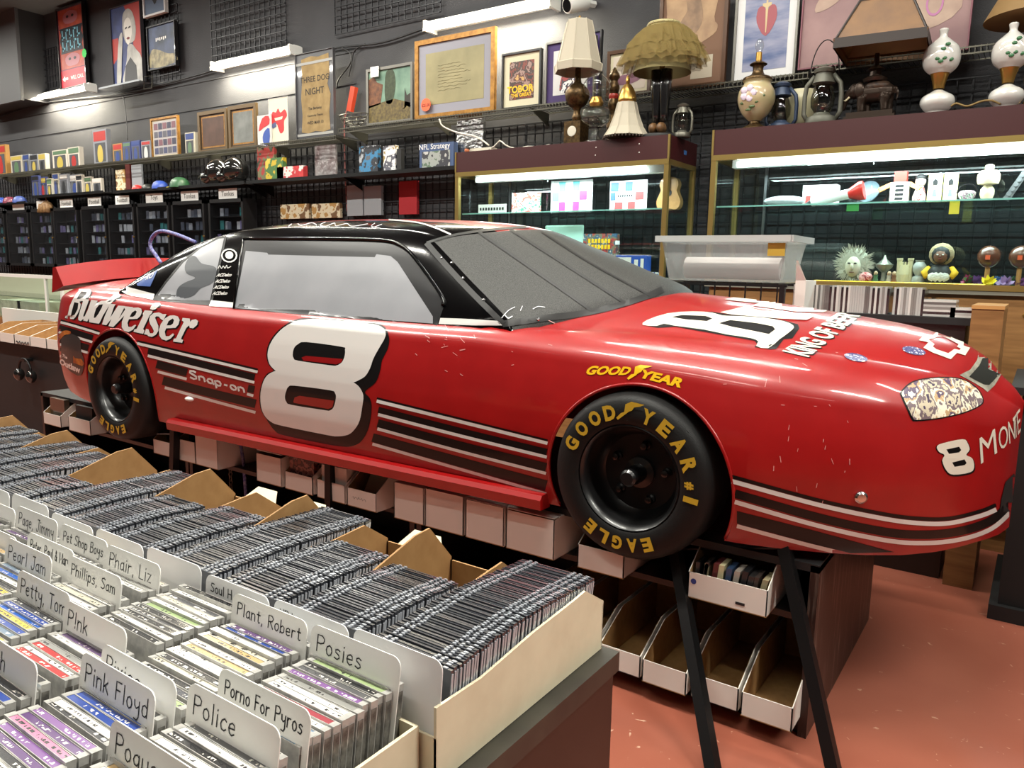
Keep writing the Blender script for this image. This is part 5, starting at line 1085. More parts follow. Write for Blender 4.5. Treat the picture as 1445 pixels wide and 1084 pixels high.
MB().ell(c+Vector((0, .004, .155)), .058, .05, .058).build('hood', M('tan_fur', S(175, 155, 120), .9, bump=1, bscale=120), dl, smooth=True); MB().ell(c+Vector((0, -.018, .152)), .045, .036, .046).build('hair', blk_matte, dl, smooth=True)
fc = MB().ell(c+Vector((0, -.032, .145)), .034, .026, .036).build('face', M('doll_face', S(120, 80, 62), .4, coat=.3), dl, smooth=True)
for sg in (-1, 1): MB().ell(c+Vector((sg*.012, -.056, .152)), .005, .003, .003).build('eye', paperw, fc, smooth=True)
MB().ell(c+Vector((0, -.058, .132)), .008, .003, .003).build('mouth', crim, fc, smooth=True); MB().ell(c+Vector((0, -.06, .143)), .005, .005, .006).build('nose', MATS['doll_face'], fc, smooth=True)
for k, px in enumerate((1393, 1438)):
    c = PD(px, 4.5); ma = thing('maraca', ['brown polished maraca standing on its handle, left of the pair', 'brown polished maraca at the right edge of the case'][k], 'maraca', c)
    MB().ell(c+Vector((0, 0, .145)), .052, .052, .055).build('gourd', M('polished_brown', S(98, 58, 42), .2, coat=.8), ma, smooth=True); MB().bar(c, c+Vector((0, 0, .1)), .011, n=10).build('handle', M('tan_wood', S(190, 140, 84)), ma)
    MB().box(c.x-.012, c.x+.008, c.y-.054, c.y-.05, c.z+.13, c.z+.152).build('price_tag', MATS['orange_tag'], ma)
for k, (px, r, g, b, nm) in enumerate(((1368, 150, 40, 90, 'magenta'), (1380, 110, 70, 140, 'purple'), (1397, 235, 215, 40, 'yellow'), (1410, 70, 110, 170, 'blue'), (1420, 170, 140, 190, 'lilac'), (1432, 60, 120, 70, 'green'), (1442, 140, 80, 150, 'violet'), (1372, 70, 120, 60, 'leaf green'))):
    c = PD(px, 4.45 if k in (2, 4) else 4.52); m_ = MB(); rs2 = random.Random(k)
    for q in range(26):
        a = rs2.uniform(0, 6.28); e = rs2.uniform(.1, 1.3); d = Vector((math.cos(a)*math.cos(e), math.sin(a)*math.cos(e), math.sin(e))); p = c+Vector((0, 0, .012)); s2 = d.orthogonal()*.010; L_ = rs2.uniform(.03, .05)
        m_.add([p, p+d*L_*.6+s2, p+d*L_, p+d*L_*.6-s2], [(0, 1, 2, 3)])
    m_.ell(c+Vector((0, 0, .012)), .022, .02, .012, 8); tag(m_.build('paper_flower', M('petal_%d' % k, S(r, g, b), .6)), '%s fluffy artificial flower head at the foot of the maracas' % nm, 'flower')
for k, (a, b, nm) in enumerate((((1150, 383), (1362, 381), 'long thin yellow stick along the right case floor, rear one'), ((1152, 392), (1392, 388), 'long thin yellow stick along the right case floor, front one'))):
    A = onY(*a, 4.46-.035*k); B = onY(*b, 4.46-.035*k); A.z = B.z = ZD+.006; tag(MB().bar(A, B, .006).build('stick', yellow_v), nm, 'stick')
A = onY(1346, 300, YF+.06); tag(MB().box(A.x-.022, A.x+.022, YF+.058, YF+.06, SZ-.07, SZ-.008).build('price_card', M('yellow_card', S(215, 195, 60), .5)), 'yellow price card hanging from the right case shelf edge', 'price card')
A = onY(1203, 297, YF+.06); tag(MB().box(A.x-.03, A.x+.03, YF+.058, YF+.06, SZ-.045, SZ-.008).build('price_card', M('green_card', S(60, 150, 70), .5)), 'green price card hanging from the right case shelf edge', 'price card')
# ------------------------------------------------------------------ lamps and lanterns on top of the cases
TOP = TZC+.001
def lam_thing(name, label, cat, px, Y, parts, sx=1.0):
    c = onY(px, 190, Y); c.z = TOP; s_ = mpp(c); t = thing(name, label, cat, c)
    for pn, mat, prof in parts: MB().lathe([(r*s_, h*s_) for r, h in cr(prof, 4, False)], c, 28).build(pn, mat, t, smooth=40)
    return t, c, s_
brz = M('aged_bronze', S(98, 76, 46), .38, metal=.75, noise=S(60, 46, 30), nscale=60); shade_w = M('cream_shade', S(176, 168, 150), .8)
brass = M('brass', S(190, 150, 80), .3, .9); cglass = GLASS('lamp_glass', (.93, .95, .92), 1.6); chrome = MATS['chrome']
def hexshade(t, c, s_, prof, mat, n=6, name='lamp_shade', rot=.3, sx=1.0):
    m_ = MB(); b0 = 0
    for r, h in prof: m_.v += [c+Vector((math.cos(2*math.pi*j/n+rot)*r*s_*sx, math.sin(2*math.pi*j/n+rot)*r*s_, h*s_)) for j in range(n)]
    for i in range(len(prof)-1):
        for j in range(n): m_.f.append((i*n+j, i*n+(j+1) % n, (i+1)*n+(j+1) % n, (i+1)*n+j)); m_.m.append(0)
    o = m_.build(name, mat, t); o.modifiers.new('s', 'SOLIDIFY').thickness = .003
    ribs = MB()
    for j in range(n):
        pl = [c+Vector((math.cos(2*math.pi*j/n+rot)*r*s_*sx, math.sin(2*math.pi*j/n+rot)*r*s_, h*s_)) for r, h in prof]; ribs.tube(pl, .004, 5)
    ribs.build('rib', mat, o); return o
t, c, s_ = lam_thing('table_lamp', 'bronze lamp with clock base and white panelled shade, left on the case', 'lamp', 813, 4.58, [('stem', brz, [(5, 34), (7, 40), (5, 46), (6, 52), (13, 58), (17, 68), (16, 76), (9, 84), (5, 88), (4, 106)]), ('finial', brass, [(1.5, 168), (2.5, 171), (1, 175)])])
MB().box(c.x-13*s_, c.x+13*s_, c.y-12*s_, c.y+12*s_, c.z+2*s_, c.z+34*s_).build('clock_base', brz, t); MB().box(c.x-17*s_, c.x+17*s_, c.y-14*s_, c.y+14*s_, c.z, c.z+3*s_).build('foot', brz, t)
MB().lathe([(7*s_, 0), (7*s_, .004), (5.6*s_, .005)], c+Vector((0, -12*s_, 20*s_)), 18, axis=Vector((0, -1, 0))).build('clock_dial', M('dial', S(200, 195, 180), .4), t)
hexshade(t, c, s_, [(33, 100), (34, 110), (31, 112), (18, 166), (17, 168)], shade_w, 8)
t, c, s_ = lam_thing('oil_lamp', 'clear pressed-glass oil lamp with round chimney globe', 'lamp', 840, 4.50, [('foot', cglass, [(15, 0), (14, 3), (7, 7), (5, 16), (9, 22)]), ('font', cglass, [(9, 22), (19, 30), (21, 38), (18, 46), (9, 50)]), ('burner', brass, [(8, 50), (10, 54), (8, 60), (7, 62)]), ('chimney', cglass, [(9, 62), (17, 70), (19, 78), (15, 86), (8, 92), (9, 96)])])
t, c, s_ = lam_thing('figure_lamp', 'small gilt figure lamp stem half hidden behind the glass oil lamp', 'lamp', 864, 4.72, [('base', brz, [(14, 0), (12, 6), (6, 14)]), ('stem', brz, [(6, 14), (9, 30), (5, 44), (8, 58), (6, 66)]), ('band', M('red_band', S(160, 50, 40), .4), [(6, 66), (7, 70), (6, 73)]), ('head', brz, [(6, 73), (8, 82), (5, 90), (8, 96), (4, 104), (1, 108)])])
t, c, s_ = lam_thing('bell_lampshade', 'loose cream bell lampshade with beaded fringe and brass collar', 'lampshade', 883, 4.46, [('collar', brass, [(12, 50), (13, 54), (10, 66), (5, 74)]), ('finial', brass, [(2, 74), (3, 80), (1, 86)])])
hexshade(t, c, s_, [(32, 4), (24, 16), (17, 34), (13, 50)], shade_w, 10)
fr_ = MB()
for j in range(40): a = 2*math.pi*j/40; fr_.ell(c+Vector((math.cos(a)*31.5*s_, math.sin(a)*31.5*s_, 2.2*s_)), 1.5*s_, 1.5*s_, 2*s_, 6)
stuff(fr_.build('bead_fringe', M('dark_beads', S(70, 64, 58), .3, coat=.5), t))
t, c, s_ = lam_thing('boot_lamp', 'lamp of two black boots under a frilly gold tulle shade', 'lamp', 930, 4.52, [('base', blk_matte, [(26, 0), (25, 4), (20, 5)]), ('socket', brass, [(3, 92), (4, 100), (2, 110)])])
leather = M('black_leather', S(20, 19, 20), .22, coat=.7)
for sg in (-1, 1):
    MB().tube([c+Vector((sg*6*s_, 0, h*s_)) for h in (22, 34, 50, 70, 92)], [5.5*s_, 6*s_, 7.5*s_, 9*s_, 9.5*s_], 12).build('boot_leg', leather, t, smooth=True)
    MB().ell(c+Vector((sg*6*s_, -6*s_, 13*s_)), 6*s_, 12*s_, 8*s_).build('boot_foot', M('brown_boot', S(112, 80, 46), .5, noise=S(60, 42, 26), nscale=40), t, smooth=True)
tulle = M('gold_tulle', S(128, 108, 56), .8, alpha=.45); shm = M('shade_inner', S(132, 122, 80), .8); rs = random.Random(8)
MB().lathe([(40*s_, 88*s_), (34*s_, 108*s_), (22*s_, 150*s_), (21*s_, 152*s_)], c, 24, caps=False).build('lamp_shade', shm, t, smooth=True)
for layer, (r0, r1, h0) in enumerate(((24, 54, 92), (23, 60, 104), (22, 54, 118), (23, 63, 98), (22, 48, 110))):
    m_ = MB(); n = 60; rings = 7
    for i in range(rings):
        f = i/(rings-1); rr = r0+(r1-r0)*f**.75; h = 150-(150-h0)*f**1.3
        for j in range(n):
            a = 2*math.pi*j/n; wv = (rs.uniform(-1, 1)*3.5+3.5*math.sin(j*2.1+layer))*f; m_.v.append(c+Vector((math.cos(a)*(rr+wv)*s_, math.sin(a)*(rr+wv)*s_*.8, (h+rs.uniform(-3, 3)*f)*s_)))
    for i in range(rings-1):
        for j in range(n): m_.f.append((i*n+j, i*n+(j+1) % n, (i+1)*n+(j+1) % n, (i+1)*n+j)); m_.m.append(0)
    m_.build('tulle_layer', tulle, t)
MB().tube([c+Vector((math.cos(a)*21*s_, math.sin(a)*21*s_, 151*s_)) for a in [2*math.pi*j/24 for j in range(24)]], 2.6*s_, 6, closed=True).build('sequin_band', ART('sequin', [S(120, 105, 60), S(190, 180, 130), S(80, 70, 40)], 200), t, smooth=True)
def lantern(px, Y, sc_, body, gl, label, bail=False):
    c = onY(px, 190, Y); c.z = TOP; s_ = mpp(c)*sc_; t = thing('oil_lantern', label, 'lantern', c)
    MB().lathe([(k*s_, h*s_) for k, h in [(20, 0), (21, 4), (19, 10), (12, 13), (10, 16)]], c, 22).build('tank', body, t, smooth=40)
    MB().lathe([(k*s_, h*s_) for k, h in [(10, 16), (15, 24), (16, 36), (13, 48), (10, 53)]], c, 18, caps=False).build('globe', gl, t, smooth=40)
    MB().lathe([(k*s_, h*s_) for k, h in [(10, 53), (15, 55), (13, 60), (11, 68), (13, 69), (14, 73), (6, 77), (2, 78)]], c, 18).build('chimney', body, t, smooth=40)
    for sg in (-1, 1): MB().tube([c+Vector((sg*x*s_, 0, h*s_)) for x, h in ((18, 6), (24, 16), (24, 40), (22, 54), (12, 66))], 3.2*s_, 8).build('side_tube', body, t, smooth=True)
    if bail: MB().tube([c+Vector((19*math.cos(a)*s_, 0, (64+48*math.sin(a))*s_)) for a in [math.pi*i/14 for i in range(15)]], .8*s_, 5).build('bail_handle', blk_metal, t, smooth=True)
    return t
dkglass = GLASS('smoky_globe', (.55, .55, .5), 2.0, .05)
lantern(962, 4.55, .60, M('tin_grey', S(110, 108, 98), .4, .7), cglass, 'small tin lantern at the right end of the roof-side case')
lantern(1100, 4.60, .86, M('dark_blue_paint', S(46, 60, 84), .45, .2), dkglass, 'dark blue hurricane lantern partly behind the flowered oil lamp')
lantern(1157, 4.52, 1.02, M('olive_grey_paint', S(92, 92, 82), .5, .3), dkglass, 'olive grey hurricane lantern with raised wire bail', True)
flo = ART('painted_vase', [S(170, 160, 110), S(120, 130, 90), S(190, 150, 140), S(200, 190, 200), S(110, 120, 80)], 9, seed=2)
t, c, s_ = lam_thing('oil_lamp', 'painted flower vase oil lamp with bare bulb', 'lamp', 1064, 4.50, [('foot', brz, [(20, 0), (17, 3), (8, 8), (7, 12)]), ('vase', M('vase_glaze', S(182, 160, 128), .3, coat=.5, noise=S(150, 150, 105), nscale=7), [(8, 12), (18, 22), (25, 38), (24, 52), (18, 62), (20, 66)]), ('collar', brz, [(20, 66), (19, 70), (10, 74), (7, 80), (8, 86), (12, 88), (6, 92)]), ('socket', brass, [(4, 92), (4, 104)]), ('bulb', cglass, [(3, 104), (6, 112), (4, 120), (1, 122)])])
for k in range(5):
    a = 2*math.pi*k/5; MB().ell(c+Vector((-4*s_+7*s_*math.cos(a), -24.5*s_, 46*s_+7*s_*math.sin(a))), 5*s_, 1*s_, 5*s_, 8).build('painted_petal', M('lilac_paint', S(205, 190, 205), .4), t, smooth=True)
for dx, dz in ((-12, 34), (6, 34), (14, 42), (2, 28), (-3, 24)): MB().ell(c+Vector((dx*s_, -(24-abs(dx)*.35)*s_, dz*s_)), 4.5*s_, 1.2*s_, 2*s_, 8).build('painted_leaf', M('leaf_paint', S(70, 90, 50), .4), t, smooth=True)
t, c, s_ = lam_thing('cream_glass_vase', 'cream glass vase standing behind the lanterns', 'vase', 1128, 4.74, [('body', M('cream_glass', S(190, 184, 150), .3, coat=.5), [(12, 8), (18, 18), (22, 44), (19, 58)])])
# elephant lamp
c = onY(1226, 190, 4.55); c.z = TOP; s_ = mpp(c); el = thing('elephant_lamp', 'bronze elephant lamp with square parchment shade', 'lamp', c); ebz = M('dark_bronze', S(58, 46, 38), .35, metal=.6)
MB().box(c.x-33*s_, c.x+33*s_, c.y-16*s_, c.y+16*s_, c.z, c.z+7*s_).build('plinth', ebz, el); MB().box(c.x-30*s_, c.x+30*s_, c.y-14*s_, c.y+14*s_, c.z+7*s_, c.z+13*s_).build('plinth', ebz, el)
m_ = MB(); E = lambda dx, dy, dz: c+Vector((dx*s_, dy*s_, dz*s_))
m_.ell(E(4, 0, 40), 26*s_, 12*s_, 15*s_); m_.ell(E(-22, 0, 44), 11*s_, 9*s_, 11*s_); m_.tube([E(-30, 0, 42), E(-35, 0, 32), E(-37, 0, 22), E(-42, 0, 18), E(-45, 0, 21)], [6*s_, 4.5*s_, 3.5*s_, 2.5*s_, 2*s_], 8)
for dx, dy in ((-12, -6), (-6, 6), (18, -6), (22, 6)): m_.tube([E(dx, dy, 34), E(dx-1, dy, 24), E(dx, dy, 13)], [7*s_, 5.5*s_, 5*s_], 8)
m_.tube([E(29, 0, 46), E(33, 0, 38), E(32, 0, 26)], [2*s_, 1.6*s_, 1*s_], 6)
b_ = m_.build('elephant', ebz, el, smooth=True); rm = b_.modifiers.new('r', 'REMESH'); rm.mode = 'VOXEL'; rm.voxel_size = .007
MB().ell(E(-16, -9, 44), 7*s_, 2*s_, 10*s_).build('ear', ebz, el, smooth=True); MB().tube([E(-29, -4, 36), E(-34, -5, 31), E(-36, -6, 32)], [1.5*s_, 1.2*s_, .6*s_], 6).build('tusk', cm, el, smooth=True)
MB().ell(E(6, 0, 47), 18*s_, 12.6*s_, 9*s_).build('saddle_cloth', M('saddle', S(76, 56, 42), .5, .3, noise=S(40, 30, 26), nscale=60), el, smooth=True); MB().lathe([(14*s_, 54*s_), (16*s_, 58*s_), (8*s_, 62*s_), (7*s_, 68*s_), (12*s_, 70*s_), (4*s_, 76*s_), (3*s_, 92*s_)], c+Vector((2*s_, 0, 0)), 16).build('howdah', ebz, el, smooth=40)
shp = M('parchment_shade', S(112, 76, 34), .55, noise=S(92, 60, 28), nscale=9); dk = M('dark_shade_trim', S(42, 32, 28), .5)
cs = c+Vector((10*s_, 0, 0)); hexshade(el, cs, s_, [(78, 92), (80, 103), (76, 104), (42, 157), (41, 160)], shp, 4, rot=math.pi/4+.06)
m_ = MB()
for j in range(4):
    a0 = math.pi/4+.06+j*math.pi/2; a1 = a0+math.pi/2
    for (r, h0, h1) in ((80.6, 91, 104), (44.5, 155, 160.5)):
        A = cs+Vector((math.cos(a0)*r*s_, math.sin(a0)*r*s_, 0)); B = cs+Vector((math.cos(a1)*r*s_, math.sin(a1)*r*s_, 0)); m_.add([A+EZ*h0*s_, B+EZ*h0*s_, B+EZ*h1*s_, A+EZ*h1*s_], [(0, 1, 2, 3)])
    m_.bar(cs+Vector((math.cos(a0)*77*s_, math.sin(a0)*77*s_, 104*s_)), cs+Vector((math.cos(a0)*42.5*s_, math.sin(a0)*42.5*s_, 158*s_)), 1.6*s_)
m_.build('shade_trim', dk, el)
milk = M('milk_glass', S(200, 199, 194), .15, coat=.8); leafg = M('ivy_green', S(50, 100, 62), .4)
def milk_lamp(px, label, yoff, tall):
    t, c, s_ = lam_thing('milk_glass_lamp', label, 'lamp', px, 4.52, [('font', milk, [(14, 0), (13, 4), (17, 8), (22, 16), (20, 25), (11, 31), (6, 34)]), ('burner', brass, [(7, 36), (8, 42), (10, 50), (12, 56)]), ('globe', milk, [(13, 56), (21, 64), (24, 76), (21, 90), (11, 100), (5, 106), (6, 114), (5, 116)])])
    for dx, dz in ((4, 84), (9, 90), (-2, 72), (6, 72), (14, 70), (2, 68)):
        y = -math.sqrt(max(0, 24**2-dx**2))*.98; MB().ell(c+Vector((dx*s_, y*s_*.98, dz*s_)), 3.6*s_, 1.2*s_, 2.6*s_, 8).build('painted_leaf', leafg, t, smooth=True)
milk_lamp(1318, 'white milk-glass lamp with painted ivy, left one of the pair', 0, 0); milk_lamp(1414, 'white milk-glass lamp with painted ivy, right one of the pair', 0, 0)
t, c, s_ = lam_thing('table_lamp', 'lamp with a wide tan shade at the top right edge', 'lamp', 1446, 4.70, [('base', brass, [(24, 0), (20, 6), (8, 12), (5, 30), (9, 50), (4, 70), (3, 140)]), ('lamp_shade', M('tan_shade', S(126, 98, 56), .7), [(66, 128), (62, 136), (34, 190)])])
# small things on the case tops
mb = MB(); A = onY(655, 212, 4.6); A.z = TOP
tag(MB().box(A.x+.10, A.x+.32, 4.5, 4.57, TOP, TOP+.035).build('power_strip', M('ivory_plastic', S(205, 198, 180), .45)), 'ivory power strip with plugs on top of the roof-side case', 'power strip')
wp = [onY(x, y, 4.56) for x, y in cr([(620, 168), (625, 178), (645, 187), (672, 193), (690, 205)], 4, False)]; tag(MB().tube(wp, .006, 6).build('cable', M('ivory_cable', S(200, 196, 184), .5), smooth=True), 'ivory cable drooping from the wire shelf to the power strip', 'cable')
wp = [Vector((A.x+.3+.03*k, 4.5+.02*math.sin(k), TOP+.012+.06*math.exp(-((k-3)/2.2)**2))) for k in range(18)]; tag(MB().tube(wp, .005, 6).build('cable', MATS['ivory_cable'], smooth=True), 'ivory cable looping along the top of the roof-side case', 'cable')
c = onY(659, 213, 4.47); c.z = TOP; fh_ = thing('figurine', 'tiny dark-haired figurine head on the corner of the roof-side case', 'figurine', c); MB().ell(c+Vector((0, 0, .02)), .018, .018, .02).build('face', M('orange_skin', S(190, 110, 70), .5), fh_, smooth=True); MB().ell(c+Vector((0, .004, .034)), .02, .02, .014).build('hair', blk_matte, fh_, smooth=True)
wp = [onY(x, y, 4.47) for x, y in cr([(1342, 150), (1350, 146), (1365, 150), (1385, 143), (1400, 142), (1412, 147)], 4, False)]
for p in wp: p.z = max(p.z, TOP+.006)
tag(MB().tube(wp, .005, 6).build('cable', M('brown_cord', S(120, 96, 50), .6), smooth=True), 'brown lamp cord lying along the top of the right case', 'cable')
# ------------------------------------------------------------------ shelves on the wall
zinc = M('zinc_wire', S(96, 94, 84), .4, metal=.7)
SY = 4.74
def wire_shelf(x0, x1, z, label, mat, lip=True, dp=.29):
    t = thing('wire_shelf', label, 'shelf', ((x0+x1)/2, SY+dp/2, z)); r = .0035
    for y in (SY, SY+dp*.5, SY+dp): MB().box(x0, x1, y-r, y+r, z-.01-r, z-.01+r).build('rail', mat, t)
    if lip: MB().box(x0, x1, SY-r, SY+r, z-.045, z-.038).build('front_lip', mat, t)
    mb = MB(); n = int((x1-x0)/.0254)
    for i in range(n+1):
        x = x0+(x1-x0)*i/n; mb.box(x-.0016, x+.0016, SY, SY+dp, z-.0065, z-.003)
        if lip: mb.box(x-.0016, x+.0016, SY-.003, SY, z-.042, z-.003)
    stuff(mb.build('cross_wires', mat, t))
    k = max(2, int((x1-x0)/.9)+1)
    for i in range(k): x = x0+.05+(x1-x0-.1)*i/(k-1); MB().prism([(x, SY+.02, z-.012), (x, WY-.02, z-.012), (x, WY-.02, z-.10), (x, WY-.05, z-.10)], (.004, 0, 0)).build('bracket', mat, t)
    return t
def flat_shelf(x0, x1, z, label, dp=.26):
    t = thing('shelf_board', label, 'shelf', ((x0+x1)/2, SY+dp/2, z)); MB().box(x0, x1, SY, SY+dp, z-.014, z-.001).build('board', blk_matte, t); MB().box(x0, x1, SY-.006, SY, z-.018, z+.012).build('front_lip', blk_metal, t)
    k = max(2, int((x1-x0)/.9)+1)
    for i in range(k): x = x0+.05+(x1-x0-.1)*i/(k-1); MB().prism([(x, SY+.02, z-.015), (x, WY-.035, z-.015), (x, WY-.035, z-.12)], (.004, 0, 0)).build('bracket', blk_metal, t)
ZU = onY(180, 225, SY).z; ZR = onY(680, 156, SY).z; ZM = onY(362, 256, SY).z; ZL = onY(95, 274, SY).z
def X_(px, y=220): return onY(px, y, SY).x
wire_shelf(X_(-14), X_(365, 205), ZU, 'grey wire shelf along the upper left wall carrying small packages', zinc)
wire_shelf(X_(368, 205), X_(474, 185), onY(420, 196, SY).z, 'short wire shelf below the old concert bill', zinc)
wire_shelf(X_(478, 176), X_(1140, 103), ZR, 'long wire shelf carrying the framed pictures above the cases', zinc)
wire_shelf(X_(1145, 103), X_(1452, 70), ZR+.03, 'wire shelf under the large pink picture at upper right', zinc)
flat_shelf(X_(160, 268), X_(345, 258), ZM, 'black shelf carrying caps and black helmets'); flat_shelf(X_(348, 258), X_(648, 240), ZM, 'black shelf carrying boxed games above the car roof')
flat_shelf(X_(45, 275), X_(146, 272), ZL, 'black shelf of small packages above the slab cabinets'); flat_shelf(X_(-10, 285), X_(36, 283), ZL-.06, 'short black shelf of caps at the far left edge')
# ------------------------------------------------------------------ framed pictures
def frame(name, label, cat, bl, br, top, Y, fm, am, fw=.03, mat=None, mw=0, d=.03, z0=None):
    A = onY(*bl, Y); B = onY(*br, Y); T = onY(*top, Y); z_ = (A.z+B.z)/2 if z0 is None else z0; x0, x1, z1 = A.x, B.x, T.z
    t = thing(name, label, cat, ((x0+x1)/2, Y+d/2, z_))
    MB().box(x0, x0+fw, Y, Y+d, z_, z1).build('frame_side', fm, t); MB().box(x1-fw, x1, Y, Y+d, z_, z1).build('frame_side', fm, t)
    MB().box(x0+fw, x1-fw, Y, Y+d, z_, z_+fw).build('frame_rail', fm, t); MB().box(x0+fw, x1-fw, Y, Y+d, z1-fw, z1).build('frame_rail', fm, t)
    i0, i1, j0, j1 = x0+fw, x1-fw, z_+fw, z1-fw
    if mat: MB().box(i0, i1, Y+d*.45, Y+d*.9, j0, j1).build('mount', mat, t); i0 += mw; i1 -= mw; j0 += mw; j1 -= mw
    MB().box(i0, i1, Y+d*.4, Y+d*.8, j0, j1).build('picture', am, t)
    return t, Vector((i0, Y+d*.4, j0)), Vector((i1, Y+d*.4, j1))
gf = M('gilt_frame', S(176, 128, 60), .35, metal=.4, noise=S(140, 96, 40), nscale=30); wf = M('walnut_frame', S(78, 52, 34), .4, coat=.3); bkf = M('black_frame', S(24, 23, 24), .35, coat=.3); slv = M('silver_frame', S(120, 118, 112), .35, metal=.6); bzf = M('bronze_frame', S(104, 84, 56), .4, metal=.4)
cream = M('cream_mount', S(205, 198, 170), .7); lilac = M('lilac_mount', S(140, 140, 150), .7); whitem = M('white_mount', S(205, 205, 205), .7)
EXV, EZV = EX, EZ
def poly(parent, mat, pts, A, B, name='print', off=.0015): return on_face(parent, name, mat, [pts], A, B, off)
# along the long wire shelf
t, A, B = frame('framed_painting', 'framed oil painting of an old town street with tall trees', 'painting', (517, 172), (582, 165), (524, 97), 4.80, slv, M('paint_sky', S(120, 150, 130), .6, noise=S(80, 110, 95), nscale=6), .022, z0=ZR)
poly(t, M('paint_house', S(116, 74, 44), .6, noise=S(80, 48, 34), nscale=30), [(0, .3), (.28, .35), (.34, .72), (.2, .78), (.12, .9), (0, .85)], A, B, 'houses'); poly(t, M('paint_street', S(110, 96, 52), .6, noise=S(70, 58, 36), nscale=40), [(0, 0), (1, 0), (1, .3), (.6, .42), (0, .34)], A, B, 'street')
poly(t, M('paint_tree', S(58, 70, 46), .6, noise=S(40, 50, 32), nscale=40), cr([(.42, .36), (.38, .6), (.42, .95), (.58, .98), (.64, .7), (.56, .36)], 3), A, B, 'tree'); poly(t, M('paint_dark', S(44, 40, 34), .6), [(.78, .2), (.84, .2), (.85, .6), (.9, .45), (1, .5), (1, .2), (.9, .25)], A, B, 'buildings')
p = onY(527, 100, 4.79); MB().box(p.x-.03, p.x+.06, 4.785, 4.79, p.z-.05, p.z+.03).build('price_tag', paperw, t)
t, A, B = frame('framed_parchment', 'large gold framed parchment document with grey mount', 'framed picture', (585, 166), (697, 150), (594, 57), 4.80, gf, M('parchment', S(150, 142, 104), .6, noise=S(128, 122, 88), nscale=5), .036, lilac, .07, z0=ZR)
m_ = MB()
rs3 = random.Random(6)
for k in range(9): m_.tube([Vector((A.x+(B.x-A.x)*(.22+.028*q), A.y-.001, A.z+(B.z-A.z)*(.74-.06*k)+rs3.uniform(-.006, .006))) for q in range(rs3.randint(14, 21))], .0012, 3)
m_.build('faded_script', M('faded_ink', S(112, 104, 76), .7), t); p = onY(601, 148, 4.79); MB().lathe([(.05, 0), (.05, .002)], p, 12, axis=Vector((0, -1, 0))).build('price_tag', M('orange_tag', S(235, 100, 60)), t); m_ = MB(); flat_text(m_, '$25.00', p+Vector((0, -.003, -.005)), EX, EZ, .03); m_.build('lettering', ink, t)
t, A, B = frame('framed_poster', 'black framed film poster with cream mount and yellow lettering', 'framed picture', (707, 151), (762, 143), (712, 76), 4.80, bkf, ART('film_art', [S(40, 28, 26), S(120, 50, 36), S(60, 40, 34), S(150, 120, 110), S(80, 36, 30), S(190, 150, 90)], 14, seed=4), .014, cream, .05, z0=ZR)
face_text(t, 'TOBOR', yellow_v, A, B, .46, .27, .066, offset=.03); face_text(t, 'THE GREAT', yellow_v, A, B, .5, .11, .034, offset=.03)
t, A, B = frame('framed_picture', 'purple mounted sports picture behind the white-shaded lamp', 'framed picture', (768, 143), (838, 133), (775, 60), 4.82, slv, whitem, .012, M('purple_mount', S(66, 48, 100), .7), .05, z0=ZR)
poly(t, ART('sport_art', [S(220, 220, 225), S(150, 50, 50), S(60, 50, 60), S(230, 230, 230), S(90, 90, 130)], 16), cr([(.2, .1), (.5, .05), (.85, .35), (.8, .7), (.5, .6), (.3, .5)], 3), A, B, 'figure')
frame('framed_picture', 'dark framed purple mounted picture to the right of the sports picture', 'framed picture', (830, 133), (846, 130), (830, 44), 4.86, bkf, M('purple_mount', S(66, 48, 100)), .012, z0=ZR)
t, A, B = frame('framed_picture', 'walnut framed print with purple lettering behind the glass oil lamp', 'framed picture', (855, 132), (917, 124), (850, 74), 4.82, wf, M('card_rose', S(196, 184, 170), .6), .022, cream, .02, z0=ZR)
poly(t, M('rose_print', S(130, 92, 108), .6), cr([(.15, .2), (.5, .15), (.9, .3), (.85, .5), (.5, .45), (.2, .42)], 3), A, B, 'lettering_shape')
t, A, B = frame('framed_drawing', 'tall brown framed pencil drawing on torn paper with label', 'framed picture', (926, 123), (1022, 108), (930, -30), 4.82, wf, M('brown_mount', S(108, 78, 58), .7), .024, z0=ZR)
poly(t, M('tan_paper', S(176, 146, 112), .7, noise=S(140, 112, 88), nscale=7), cr([(.1, .42), (.5, .36), (.84, .44), (.9, .52), (.84, .6), (.88, .97), (.1, .99), (.06, .7)], 3), A, B, 'drawing'); poly(t, M('label_card', S(170, 160, 142), .7), R4(.5, .05, .85, .26), A, B, 'caption_card')
poly(t, M('pencil_grey', S(118, 96, 78), .7, noise=S(150, 122, 96), nscale=14), cr([(.35, .5), (.55, .48), (.66, .6), (.6, .8), (.5, .95), (.36, .85), (.4, .7), (.3, .6)], 3), A, B, 'figure', .0025)
t, A, B = frame('framed_poster', 'silver framed blue poster with red heart and dagger design', 'framed picture', (1032, 108), (1122, 94), (1040, -35), 4.82, slv, M('storm_blue', S(64, 84, 128), .35, coat=.6, noise=S(160, 160, 178), nscale=5, stretch=(.6, 1, 2.2)), .014, whitem, .045, z0=ZR)
poly(t, M('heart_red', S(150, 76, 84), .5), cr([(.5, .38), (.72, .55), (.7, .7), (.58, .72), (.5, .66), (.42, .72), (.3, .7), (.28, .55)], 3), A, B, 'heart'); poly(t, M('dagger_pale', S(190, 170, 130), .5), [(.49, .42), (.51, .42), (.53, .7), (.6, .72), (.6, .75), (.52, .75), (.52, .85), (.48, .85), (.48, .75), (.4, .75), (.4, .72), (.47, .7)], A, B, 'dagger', .003)
